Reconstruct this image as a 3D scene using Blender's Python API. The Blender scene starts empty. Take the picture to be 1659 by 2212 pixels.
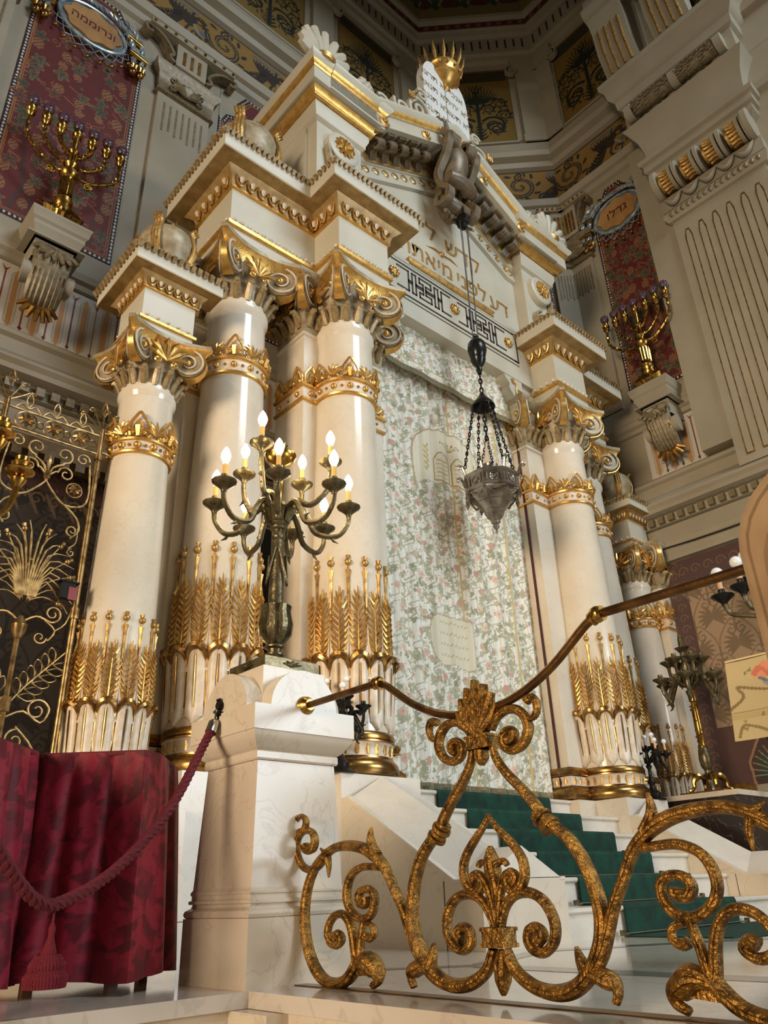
import bpy, math, random
import numpy as np
from mathutils import Vector, Matrix
rnd = random.Random(7)
pi = math.pi; cos = math.cos; sin = math.sin; R = math.radians
C = bpy.context.scene.collection
def S(r, g, b):
    return tuple(((c/255)/12.92 if c/255 <= .04045 else ((c/255+.055)/1.055)**2.4) for c in (r, g, b))

# ------------------------------------------------------------------ camera
def make_camera():
    yaw, pit, rol = R(42.605), R(26.399), R(2.153)
    F = Vector((sin(yaw)*cos(pit), cos(yaw)*cos(pit), sin(pit)))
    Rt = Vector((cos(yaw), -sin(yaw), 0)); D = F.cross(Rt)
    r2 = Rt*cos(rol)+D*sin(rol); d2 = -Rt*sin(rol)+D*cos(rol)
    cam = bpy.data.cameras.new('camera'); o = bpy.data.objects.new('camera', cam)
    m = Matrix((r2, -d2, -F)).transposed().to_4x4(); m.translation = (0, 0, .40)
    o.matrix_world = m; cam.sensor_fit = 'HORIZONTAL'; cam.sensor_width = 36; cam.lens = 36.0
    cam.clip_start = .05; cam.clip_end = 100
    C.objects.link(o); bpy.context.scene.camera = o
make_camera()
# ------------------------------------------------------------------ light
sc = bpy.context.scene
w = bpy.data.worlds.new('world'); sc.world = w; w.use_nodes = True
bg = w.node_tree.nodes['Background']; bg.inputs[0].default_value = (1.0, .82, .60, 1); bg.inputs[1].default_value = .085
def area(name, loc, target, sx, sy, power, col, spread=180):
    l = bpy.data.lights.new(name, 'AREA'); l.spread = R(spread); l.shape = 'RECTANGLE'; l.size = sx; l.size_y = sy; l.energy = power; l.color = col
    o = bpy.data.objects.new(name, l); o.location = loc
    o.rotation_euler = (Vector(target)-Vector(loc)).to_track_quat('-Z', 'Y').to_euler(); C.objects.link(o)
    return o
area('hall_window_light', (8.5, -11.0, 21.0), (7.6, 6.4, 6.5), 8, 6, 1750, (.80, .91, 1.0), 150)      # high dome windows of the hall facing the ark
area('low_front_fill', (13.0, -11.0, 5.5), (7.0, 6.4, 2.5), 7, 6, 580, (.82, .92, 1.0), 100)    # added cool fill for the lower front, no seen source
area('warm_side_fill', (-24.0, -3.0, 5.0), (9.0, 6.5, 4.0), 8, 8, 780, (1.0, .79, .56), 56)           # added warm fill for left-facing sides, no seen source
sc.view_settings.view_transform = 'Standard'; sc.view_settings.look = 'None'
sc.view_settings.exposure = 0.0; sc.view_settings.gamma = 1.0; sc.view_settings.use_curve_mapping = False

# ------------------------------------------------------------------ mesh builder
class MB:
    def __init__(s): s.v = []; s.f = []; s.m = []
    def add(s, vs, fs, mi=0):
        o = len(s.v); s.v += [tuple(v) for v in vs]; s.f += [tuple(i+o for i in f) for f in fs]; s.m += [mi]*len(fs); return s
    def box(s, x0, x1, y0, y1, z0, z1, mi=0):
        v = [(x, y, z) for z in (z0, z1) for y in (y0, y1) for x in (x0, x1)]
        return s.add(v, [(0, 2, 3, 1), (4, 5, 7, 6), (0, 1, 5, 4), (2, 6, 7, 3), (0, 4, 6, 2), (1, 3, 7, 5)], mi)
    def tube(s, pts, r, n=8, mi=0, closed=False, asp=1.0, up=None, caps=True):
        P = [Vector(p) for p in pts]; k = len(P)
        rr = r if isinstance(r, (list, tuple)) else [r]*k
        T = []
        for i in range(k):
            a = P[(i-1) % k] if (closed or i > 0) else P[i]; b = P[(i+1) % k] if (closed or i < k-1) else P[i]
            t = b-a; T.append(t.normalized() if t.length > 1e-9 else Vector((0, 0, 1)))
        u = Vector(up) if up is not None else (Vector((0, 0, 1)) if abs(T[0].z) < .9 else Vector((1, 0, 0)))
        vs = []
        for i in range(k):
            if up is not None: u = Vector(up)
            N = (u-T[i]*u.dot(T[i]))
            N = N.normalized() if N.length > 1e-6 else T[i].orthogonal().normalized()
            B = T[i].cross(N); u = N
            for j in range(n):
                a = 2*pi*j/n; q = P[i]+(N*cos(a)*asp+B*sin(a))*rr[i]; vs.append(q)
        fs = []
        for i in range(k if closed else k-1):
            for j in range(n):
                a = i*n+j; b = i*n+(j+1) % n; c = ((i+1) % k)*n+(j+1) % n; d = ((i+1) % k)*n+j
                fs.append((a, b, c, d))
        if caps and not closed:
            fs.append(tuple(range(n-1, -1, -1))); fs.append(tuple((k-1)*n+j for j in range(n)))
        return s.add(vs, fs, mi)
    def ribbon(s, pts, w, d, up, mi=0):
        # rectangular section swept along pts: w along 'up', d across
        P = [Vector(p) for p in pts]; k = len(P); U = Vector(up).normalized(); vs = []
        ww = w if isinstance(w, (list, tuple)) else [w]*k; dd = d if isinstance(d, (list, tuple)) else [d]*k
        for i in range(k):
            t = (P[min(i+1, k-1)]-P[max(i-1, 0)]).normalized(); B = t.cross(U).normalized()
            for a, b in ((-1, -1), (1, -1), (1, 1), (-1, 1)): vs.append(P[i]+U*a*ww[i]/2+B*b*dd[i]/2)
        fs = [(i*4+j, i*4+(j+1) % 4, i*4+4+(j+1) % 4, i*4+4+j) for i in range(k-1) for j in range(4)]
        fs += [(3, 2, 1, 0), (4*k-4, 4*k-3, 4*k-2, 4*k-1)]
        return s.add(vs, fs, mi)
    def lathe(s, prof, c=(0, 0, 0), n=24, mi=0, sq=None):
        vs = []; k = len(prof)
        for r, z in prof:
            for j in range(n):
                a = 2*pi*(j+.5)/n; vs.append((c[0]+max(r, 1e-4)*cos(a), c[1]+max(r, 1e-4)*sin(a), c[2]+z))
        fs = [(i*n+j, i*n+(j+1) % n, (i+1)*n+(j+1) % n, (i+1)*n+j) for i in range(k-1) for j in range(n)]
        fs += [tuple(range(n-1, -1, -1)), tuple((k-1)*n+j for j in range(n))]
        return s.add(vs, fs, mi)
    def mold(s, path, prof, mi=0, closed=False, caps=True):
        # horizontal moulding: path of (x, y), outward side on the right hand; prof of (out, z)
        k = len(path); P = [Vector(p) for p in path]; M = []
        for i in range(k):
            a = P[i]-P[(i-1) % k] if (closed or i > 0) else P[1]-P[0]
            b = P[(i+1) % k]-P[i] if (closed or i < k-1) else P[k-1]-P[k-2]
            a.normalize(); b.normalize(); na = Vector((a.y, -a.x)); nb = Vector((b.y, -b.x))
            m = na+nb; M.append(m/max(m.dot(na), .15) if m.length > 1e-6 else na)
        n = len(prof)
        vs = [(P[i].x+M[i].x*o, P[i].y+M[i].y*o, z) for i in range(k) for o, z in prof]
        fs = [(i*n+j, i*n+j+1, ((i+1) % k)*n+j+1, ((i+1) % k)*n+j) for i in range(k if closed else k-1) for j in range(n-1)]
        if caps and not closed: fs += [tuple(range(n)), tuple((k-1)*n+j for j in range(n-1, -1, -1))]
        return s.add(vs, fs, mi)
    def moldxz(s, path, prof, y, mi=0):
        # moulding in the vertical plane y: path of (x, z) left to right, prof of (out towards -y, up)
        k = len(path); P = [Vector(p) for p in path]; n = len(prof); vs = []
        for i in range(k):
            a = P[i]-P[i-1] if i > 0 else P[1]-P[0]; b = P[i+1]-P[i] if i < k-1 else P[k-1]-P[k-2]
            a.normalize(); b.normalize(); na = Vector((-a.y, a.x)); nb = Vector((-b.y, b.x)); m = na+nb; m = m/m.dot(na)
            vs += [(P[i].x+m.x*u, y-o, P[i].y+m.y*u) for o, u in prof]
        fs = [(i*n+j, (i+1)*n+j, (i+1)*n+j+1, i*n+j+1) for i in range(k-1) for j in range(n-1)]
        fs += [tuple(range(n)), tuple((k-1)*n+j for j in range(n-1, -1, -1))]
        return s.add(vs, fs, mi)
    def extr(s, poly, f0, f1, mi=0):
        # polygon (list of 2d) extruded between two 3d maps
        n = len(poly); vs = [f0(*p) for p in poly]+[f1(*p) for p in poly]
        fs = [tuple(range(n)), tuple(range(2*n-1, n-1, -1))]+[(i, (i+1) % n+0 if False else i+n, (i+1) % n+n, (i+1) % n) for i in range(n)]
        return s.add(vs, fs, mi)
    def grid(s, fn, nu, nv, mi=0, wrap=False):
        vs = [fn(i/(nu if wrap else nu-1), j/(nv-1)) for i in range(nu) for j in range(nv)]
        fs = [(i*nv+j, ((i+1) % nu)*nv+j, ((i+1) % nu)*nv+j+1, i*nv+j+1) for i in range(nu if wrap else nu-1) for j in range(nv-1)]
        return s.add(vs, fs, mi)
    def ball(s, c, r, n=8, mi=0, sz=1.0):
        k = max(4, n//2+1)
        return s.lathe([(r*sin(pi*i/k), -r*sz*cos(pi*i/k)) for i in range(k+1)], c, n, mi)
    def xf(s, m):
        s.v = [tuple(m @ Vector(v)) for v in s.v]; return s
    def merge(s, o, m=None):
        return s.add([m @ Vector(v) for v in o.v] if m is not None else o.v, o.f, 0) if False else s._mg(o, m)
    def _mg(s, o, m):
        b = len(s.v); s.v += [tuple(m @ Vector(v)) for v in o.v] if m is not None else o.v
        s.f += [tuple(i+b for i in f) for f in o.f]; s.m += o.m; return s
    def mesh(s, name, mats, ang=38, smooth=True):
        me = bpy.data.meshes.new(name); me.from_pydata(s.v, [], s.f)
        for m in (mats if isinstance(mats, (list, tuple)) else [mats]): me.materials.append(m)
        if any(s.m): me.polygons.foreach_set('material_index', s.m)
        if smooth:
            me.polygons.foreach_set('use_smooth', [True]*len(me.polygons)); me.set_sharp_from_angle(angle=R(ang))
        me.update(); return me
def tag(o, label=None, cat=None, group=None, kind=None):
    if label: o['label'] = label
    if cat: o['category'] = cat
    if group: o['group'] = group
    if kind: o['kind'] = kind
    return o
def thing(name, label, cat, loc=(0, 0, 0), rz=0, group=None):
    o = bpy.data.objects.new(name, None); C.objects.link(o); o.location = loc; o.rotation_euler = (0, 0, rz); o.empty_display_size = .1
    return tag(o, label, cat, group)
def struct(name, loc=(0, 0, 0)):
    o = bpy.data.objects.new(name, None); C.objects.link(o); o.location = loc; o['kind'] = 'structure'; return o
def inst(name, me, parent=None, loc=(0, 0, 0), rot=(0, 0, 0), sc_=(1, 1, 1)):
    o = bpy.data.objects.new(name, me); C.objects.link(o); o.location = loc; o.rotation_euler = rot; o.scale = sc_
    if parent is not None: o.parent = parent
    return o
def obj(name, mb, mats, parent=None, world=False, ang=38, smooth=True, kind=None):
    """one mesh object; world=True: vertices are in world space (parent unrotated)"""
    off = Vector((0, 0, 0))
    if parent is None:
        a = np.array(mb.v); off = Vector(((a[:, 0].min()+a[:, 0].max())/2, (a[:, 1].min()+a[:, 1].max())/2, a[:, 2].min()))
        mb = MB()._mg(mb, Matrix.Translation(-off))
    elif world:
        p = parent; q = Vector((0, 0, 0))
        while p is not None: q += Vector(p.location); p = p.parent
        mb = MB()._mg(mb, Matrix.Translation(-q))
    o = inst(name, mb.mesh(name, mats, ang, smooth), parent, off)
    if kind: o['kind'] = kind
    return o
def copy_tree(o, parent=None):
    c = o.copy(); C.objects.link(c); c.parent = parent
    for ch in list(o.children): copy_tree(ch, c)
    return c
def spiral(cx, cz, r0, r1, a0, turns, n=24, p=1.0):
    return [(cx+(r0+(r1-r0)*(i/n)**p)*cos(a0+turns*2*pi*i/n), cz+(r0+(r1-r0)*(i/n)**p)*sin(a0+turns*2*pi*i/n)) for i in range(n+1)]
def smoothpts(pts, k=4, closed=False):
    # catmull-rom through points of any dimension
    P = [np.array(p, float) for p in pts]; n = len(P); out = []
    for i in range(n if closed else n-1):
        g = (lambda j: P[j % n]) if closed else (lambda j: P[min(max(j, 0), n-1)])
        a, b, c, d = g(i-1), g(i), g(i+1), g(i+2)
        for t in [q/k for q in range(k)]:
            out.append(tuple(.5*((2*b)+(c-a)*t+(2*a-5*b+4*c-d)*t*t+(3*b-a-3*c+d)*t**3)))
    if not closed: out.append(tuple(P[-1]))
    return out

# ------------------------------------------------------------------ materials
def mat(name, col, rough=.5, metal=0.0, col2=None, scale=4.0, detail=4, vein=None, vscale=2.2, bump=0.0, bscale=30, spec=.5, stretch=None, lo=.35, hi=.65, sheen=0, coat=0):
    m = bpy.data.materials.new(name); m.use_nodes = True; nt = m.node_tree; N = nt.nodes; L = nt.links
    b = N['Principled BSDF']; b.inputs['Base Color'].default_value = (*col, 1); b.inputs['Roughness'].default_value = rough
    b.inputs['Metallic'].default_value = metal; b.inputs['Specular IOR Level'].default_value = spec
    if sheen: b.inputs['Sheen Weight'].default_value = sheen
    if coat: b.inputs['Coat Weight'].default_value = coat; b.inputs['Coat Roughness'].default_value = .15
    if col2 is None and vein is None and not bump: return m
    tc = N.new('ShaderNodeTexCoord'); mp = N.new('ShaderNodeMapping'); L.new(tc.outputs['Object'], mp.inputs[0])
    if stretch: mp.inputs['Scale'].default_value = stretch
    cur = None
    if col2 is not None:
        nz = N.new('ShaderNodeTexNoise'); nz.inputs['Scale'].default_value = scale; nz.inputs['Detail'].default_value = detail; L.new(mp.outputs[0], nz.inputs[0])
        rp = N.new('ShaderNodeValToRGB'); rp.color_ramp.elements[0].position = lo; rp.color_ramp.elements[1].position = hi
        rp.color_ramp.elements[0].color = (*col, 1); rp.color_ramp.elements[1].color = (*col2, 1); L.new(nz.outputs['Fac'], rp.inputs[0]); cur = rp.outputs[0]
    if vein is not None:
        n2 = N.new('ShaderNodeTexNoise'); n2.inputs['Scale'].default_value = vscale; n2.inputs['Detail'].default_value = 8; n2.inputs['Distortion'].default_value = 1.3; L.new(mp.outputs[0], n2.inputs[0])
        r2 = N.new('ShaderNodeValToRGB'); e = r2.color_ramp.elements; e[0].position = .485; e[0].color = (0, 0, 0, 1); e[1].position = .50; e[1].color = (1, 1, 1, 1)
        q = e.new(.515); q.color = (0, 0, 0, 1); L.new(n2.outputs['Fac'], r2.inputs[0])
        mu = N.new('ShaderNodeMath'); mu.operation = 'MULTIPLY'; mu.inputs[1].default_value = .32; L.new(r2.outputs[0], mu.inputs[0])
        mx = N.new('ShaderNodeMix'); mx.data_type = 'RGBA'; L.new(mu.outputs[0], mx.inputs[0])
        if cur is not None: L.new(cur, mx.inputs[6])
        else: mx.inputs[6].default_value = (*col, 1)
        mx.inputs[7].default_value = (*vein, 1); cur = mx.outputs[2]
    if cur is not None: L.new(cur, b.inputs['Base Color'])
    if bump:
        n3 = N.new('ShaderNodeTexNoise'); n3.inputs['Scale'].default_value = bscale; n3.inputs['Detail'].default_value = 3; L.new(mp.outputs[0], n3.inputs[0])
        bp = N.new('ShaderNodeBump'); bp.inputs['Strength'].default_value = bump; bp.inputs['Distance'].default_value = .02; L.new(n3.outputs['Fac'], bp.inputs['Height']); L.new(bp.outputs[0], b.inputs['Normal'])
    return m
def emis(name, col, st):
    m = bpy.data.materials.new(name); m.use_nodes = True; b = m.node_tree.nodes['Principled BSDF']
    b.inputs['Base Color'].default_value = (*col, 1); b.inputs['Emission Color'].default_value = (*col, 1); b.inputs['Emission Strength'].default_value = st; return m
def attr_mat(name, rough=.7, bump=0.0, bscale=200, sheen=0):
    m = bpy.data.materials.new(name); m.use_nodes = True; nt = m.node_tree; b = nt.nodes['Principled BSDF']; b.inputs['Roughness'].default_value = rough
    a = nt.nodes.new('ShaderNodeAttribute'); a.attribute_name = 'paint'; nt.links.new(a.outputs['Color'], b.inputs['Base Color'])
    b.inputs['Specular IOR Level'].default_value = .3
    if sheen: b.inputs['Sheen Weight'].default_value = sheen
    if bump:
        n3 = nt.nodes.new('ShaderNodeTexNoise'); n3.inputs['Scale'].default_value = bscale
        bp = nt.nodes.new('ShaderNodeBump'); bp.inputs['Strength'].default_value = bump; bp.inputs['Distance'].default_value = .01
        nt.links.new(n3.outputs['Fac'], bp.inputs['Height']); nt.links.new(bp.outputs[0], b.inputs['Normal'])
    return m
M = {}
M['marble'] = mat('cream_marble', S(218, 206, 186), .22, col2=S(206, 192, 170), scale=2.0, vein=S(168, 138, 106), vscale=2.6, lo=.3, hi=.75)
M['shaft'] = mat('polished_column_marble', S(222, 212, 194), .16, col2=S(210, 196, 174), scale=1.6, vein=S(200, 176, 146), vscale=3.5, lo=.3, hi=.75)
M['white'] = mat('white_marble_slab', S(222, 214, 200), .28, col2=S(210, 200, 184), scale=3.0, vein=S(190, 168, 140), vscale=4, lo=.3, hi=.75)
M['floor'] = mat('polished_floor_marble', S(212, 203, 190), .10, col2=S(198, 186, 170), scale=1.3, vein=S(160, 146, 130), vscale=1.4)
M['grey'] = mat('grey_floor_marble', S(120, 114, 106), .12, col2=S(92, 87, 82), scale=5)
M['ivory'] = mat('painted_ivory', S(202, 196, 178), .42, col2=S(188, 181, 160), scale=1.4, lo=.3, hi=.8)
M['ivory2'] = mat('aged_ivory', S(178, 164, 134), .42, .1, col2=S(140, 122, 90), scale=9, lo=.35, hi=.7)
M['wall'] = mat('khaki_wall_paint', S(162, 152, 132), .6, col2=S(148, 138, 117), scale=.9, lo=.3, hi=.7)
M['wall2'] = mat('dark_khaki_relief', S(134, 120, 92), .45, .15, col2=S(102, 88, 62), scale=14, lo=.35, hi=.7)
M['wallgold'] = mat('dull_gold_paint', S(170, 128, 62), .38, .75, col2=S(120, 86, 40), scale=10)
M['gold'] = mat('bright_gilding', S(226, 182, 104), .3, .75, col2=S(190, 140, 66), scale=11, lo=.35, hi=.75, bump=.12, bscale=60)
M['gold2'] = mat('worn_gilding', S(208, 168, 100), .38, .7, col2=S(158, 120, 66), scale=16, lo=.35, hi=.7, bump=.2, bscale=50)
M['fence'] = mat('rubbed_gilt_iron', S(170, 124, 54), .42, .75, col2=S(86, 58, 24), scale=22, lo=.36, hi=.68, bump=.6, bscale=60)
M['rail'] = mat('dark_brass_rail', S(128, 92, 52), .34, .9, col2=S(88, 60, 34), scale=10, bump=.12, bscale=40)
M['torus'] = mat('gilt_bronze', S(190, 146, 82), .26, .95, col2=S(120, 92, 58), scale=6)
M['bronze'] = mat('dark_bronze', S(128, 116, 84), .34, .7, col2=S(84, 74, 52), scale=12, bump=.2, bscale=40)
M['brass'] = mat('polished_brass', S(200, 160, 84), .24, 1.0, col2=S(140, 104, 48), scale=9)
M['iron'] = mat('black_iron', S(38, 35, 32), .35, .6)
M['silver'] = mat('tarnished_silver', S(176, 168, 156), .27, .9, col2=S(120, 110, 98), scale=7, lo=.35, hi=.65)
M['rope'] = mat('crimson_rope', S(98, 12, 26), .75, bump=.3, bscale=120)
M['tassel'] = mat('crimson_tassel_thread', S(112, 16, 32), .85, bump=.6, bscale=160)
M['velvet'] = mat('green_carpet', S(8, 64, 46), .9, col2=S(4, 42, 32), scale=7, lo=.35, hi=.65, bump=.4, bscale=180)
M['soffit'] = mat('gilt_brown_soffit', S(176, 146, 92), .42, .25, col2=S(146, 114, 64), scale=7)
M['capleaf'] = mat('bronzed_cream_leaf', S(170, 148, 108), .38, .2, col2=S(128, 104, 66), scale=14)
M['console'] = mat('grey_brown_stone_paint', S(128, 112, 88), .4, .1, col2=S(96, 82, 62), scale=6)
M['black'] = mat('matte_black', S(20, 18, 17), .9)
M['blackline'] = mat('dark_inlay', S(52, 40, 30), .5)
M['steel'] = mat('steel_rod', S(180, 178, 172), .25, 1.0)
M['cream'] = mat('cream_leaf_paint', S(226, 212, 192), .4, col2=S(204, 186, 160), scale=8)
M['suede'] = mat('tan_suede', S(168, 140, 106), .9, col2=S(148, 118, 86), scale=9, bump=.15)
M['tablet'] = mat('pale_tablet_stone', S(228, 228, 224), .4)
M['wood'] = mat('brown_wood', S(112, 64, 34), .4, col2=S(84, 46, 24), scale=6, stretch=(1, 1, .15))
M['darkmarble'] = mat('dark_veined_marble', S(44, 34, 30), .2, vein=S(150, 130, 120), vscale=3)
M['sleeve'] = mat('candle_sleeve', S(226, 178, 98), .6)
M['sleeve_white'] = mat('pale_candle_sleeve', S(214, 170, 130), .6)
M['bulb'] = emis('lit_bulb', (1.0, .80, .46), 30)
M['bulb_off'] = mat('frosted_bulb', S(240, 240, 238), .25)
M['ropeblue'] = mat('silvered_rope', S(176, 190, 196), .3, .35, col2=S(110, 122, 130), scale=10)
M['purple'] = mat('purple_glass_shade', S(84, 62, 76), .25)
M['ceil'] = mat('dark_teal_ceiling', S(40, 58, 62), .8)
M['paint'] = attr_mat('painted_pattern', .6)
M['cloth'] = attr_mat('woven_pattern', .75, bump=.25, bscale=160, sheen=.15)
M['damask'] = attr_mat('crimson_damask', .55, bump=.1, bscale=160, sheen=.1)

# ------------------------------------------------------------------ painted patterns: a small canvas turned into coloured grid vertices
class Canvas:
    def __init__(s, W, H, base, res):
        s.res = res; s.W = W; s.H = H; s.nx = int(W/res)+1; s.ny = int(H/res)+1
        s.a = np.zeros((s.ny, s.nx, 3), np.float32); s.a[:] = S(*base)
    def _win(s, x0, x1, y0, y1):
        i0 = max(0, int(x0/s.res)-1); i1 = min(s.nx, int(x1/s.res)+2); j0 = max(0, int(y0/s.res)-1); j1 = min(s.ny, int(y1/s.res)+2)
        if i0 >= i1 or j0 >= j1: return None
        X, Y = np.meshgrid(np.arange(i0, i1)*s.res, np.arange(j0, j1)*s.res); return i0, i1, j0, j1, X, Y
    def poly(s, pts, col):
        P = np.array(pts, float); q = s._win(P[:, 0].min(), P[:, 0].max(), P[:, 1].min(), P[:, 1].max())
        if q is None: return
        i0, i1, j0, j1, X, Y = q; ins = np.zeros(X.shape, bool); n = len(P)
        for i in range(n):
            x1, y1 = P[i]; x2, y2 = P[(i+1) % n]
            if y1 == y2: continue
            c = ((y1 > Y) != (y2 > Y)) & (X < (x2-x1)*(Y-y1)/(y2-y1)+x1); ins ^= c
        s.a[j0:j1, i0:i1][ins] = S(*col)
    def stroke(s, pts, w, col, w1=None):
        n = len(pts)-1; w1 = w if w1 is None else w1; c = S(*col)
        for i in range(n):
            (ax, ay), (bx, by) = pts[i], pts[i+1]; h = (w+(w1-w)*i/max(n, 1))/2
            q = s._win(min(ax, bx)-h, max(ax, bx)+h, min(ay, by)-h, max(ay, by)+h)
            if q is None: continue
            i0, i1, j0, j1, X, Y = q; dx, dy = bx-ax, by-ay; L2 = dx*dx+dy*dy+1e-12
            t = np.clip(((X-ax)*dx+(Y-ay)*dy)/L2, 0, 1); m = (X-ax-t*dx)**2+(Y-ay-t*dy)**2 <= h*h
            s.a[j0:j1, i0:i1][m] = c
    def disc(s, x, y, r, col, ry=None):
        ry = ry or r; q = s._win(x-r, x+r, y-ry, y+ry)
        if q is None: return
        i0, i1, j0, j1, X, Y = q; s.a[j0:j1, i0:i1][((X-x)/r)**2+((Y-y)/ry)**2 <= 1] = S(*col)
    def rect(s, x0, x1, y0, y1, col): s.poly([(x0, y0), (x1, y0), (x1, y1), (x0, y1)], col)
    def leaf(s, x, y, r, ang, col, out=None, lobes=5, vein=None):
        def pt(k):
            return [(x+rr*cos(ang+t), y+rr*sin(ang+t)) for t, rr in [(2*pi*i/40, k*r*(.46+.54*abs(cos(lobes*pi*i/40))**1.8)*(1.0-.22*cos(2*pi*i/40-pi))) for i in range(40)]]
        if out: s.poly(pt(1.12), out)
        s.poly(pt(1.0), col)
        if vein:
            for k in range(lobes):
                a = ang+2*pi*k/lobes; s.stroke([(x, y), (x+r*.75*cos(a), y+r*.75*sin(a))], s.res*1.2, vein)
    def blade(s, x, y, L, w, ang, col, bend=0.0):
        a = []; b = []
        for i in range(11):
            t = i/10; an = ang+bend*t; px = x+L*t*cos(ang+bend*t*.5); py = y+L*t*sin(ang+bend*t*.5); h = w*sin(pi*min(.02+t*.98, 1))**.7/2
            a.append((px-h*sin(an), py+h*cos(an))); b.append((px+h*sin(an), py-h*cos(an)))
        s.poly(a+b[::-1], col)
    def grapes(s, x, y, r, col, out):
        s.disc(x, y, r*1.05, out, r*1.5)
        for k in range(14):
            t = k/13; yy = y+r*1.3*(1-2*t); hw = r*.75*math.sqrt(max(0, 1-((yy-y)/(r*1.5))**2)); s.disc(x+hw*((k*7) % 5-2)/2, yy, r*.17, col)
    def curl(s, x, y, r, a0, turns, w, col, w1=None):
        s.stroke(spiral(x, y, r, r*.12, a0, turns, 26), w, col, w1 if w1 is not None else w*.5)
def canvas_obj(name, cv, o, u, v, mt, parent=None, disp=None, nrm=(0, -1, 0), fn=None):
    """canvas laid on the rectangle o + u*x + v*y (x, y in metres); disp(x, y) moves it along nrm"""
    nx, ny = cv.nx, cv.ny; X, Y = np.meshgrid(np.arange(nx)*cv.res, np.arange(ny)*cv.res)
    o = np.array(o, float); u = np.array(u, float); v = np.array(v, float); n = np.array(nrm, float)
    P = o+X[..., None]*u+Y[..., None]*v
    if disp is not None: P = P+disp(X, Y)[..., None]*n
    if fn is not None: P = fn(X, Y)
    if parent is not None:
        p = parent; q = np.zeros(3)
        while p is not None: q += np.array(p.location); p = p.parent
        P = P-q
    me = bpy.data.meshes.new(name); me.vertices.add(nx*ny); me.vertices.foreach_set('co', P.reshape(-1).astype(np.float32))
    I = np.arange((ny-1)*(nx-1)); r_ = I//(nx-1); c_ = I % (nx-1); a = r_*nx+c_
    F = np.stack([a, a+1, a+nx+1, a+nx], 1).astype(np.int32); nf = len(F)
    me.loops.add(nf*4); me.loops.foreach_set('vertex_index', F.reshape(-1)); me.polygons.add(nf)
    me.polygons.foreach_set('loop_start', np.arange(nf, dtype=np.int32)*4); me.polygons.foreach_set('loop_total', np.full(nf, 4, np.int32))
    me.polygons.foreach_set('use_smooth', np.ones(nf, bool))
    at = me.color_attributes.new('paint', 'FLOAT_COLOR', 'POINT'); col = np.ones((ny*nx, 4), np.float32); col[:, :3] = cv.a.reshape(-1, 3)
    at.data.foreach_set('color', col.reshape(-1)); me.materials.append(mt); me.update(calc_edges=True); me.validate()
    return inst(name, me, parent)
def text_mb(s, size, depth=.004, align='CENTER'):
    # the built-in font fills its dalet wrongly: draw a resh and add the dalet's spur
    dal = [i for i, ch in enumerate(s) if ch == 'ד']; s = s.replace('ד', 'ר')
    def run(q, al):
        cu = bpy.data.curves.new('t', 'FONT'); cu.body = q; cu.size = size; cu.extrude = depth; cu.align_x = al; cu.align_y = 'CENTER'; cu.resolution_u = 3
        o = bpy.data.objects.new('t', cu); C.objects.link(o); dg = bpy.context.evaluated_depsgraph_get(); me = o.evaluated_get(dg).to_mesh()
        mb = MB(); mb.add([tuple(v.co) for v in me.vertices], [tuple(p.vertices) for p in me.polygons])
        o.evaluated_get(dg).to_mesh_clear(); bpy.data.objects.remove(o); bpy.data.curves.remove(cu); return mb
    mb = run(s, align); x0 = min(v[0] for v in mb.v); zt = max(v[1] for v in run('ר', align).v)
    for i in dal:
        q = run(s[:i+1], 'LEFT'); w_ = max(v[0] for v in q.v)-min(v[0] for v in q.v); mb.box(x0+w_-.03*size, x0+w_+.07*size, zt-.09*size, zt, -depth, depth)
    return mb
def heb(s): return s[::-1]
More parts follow.
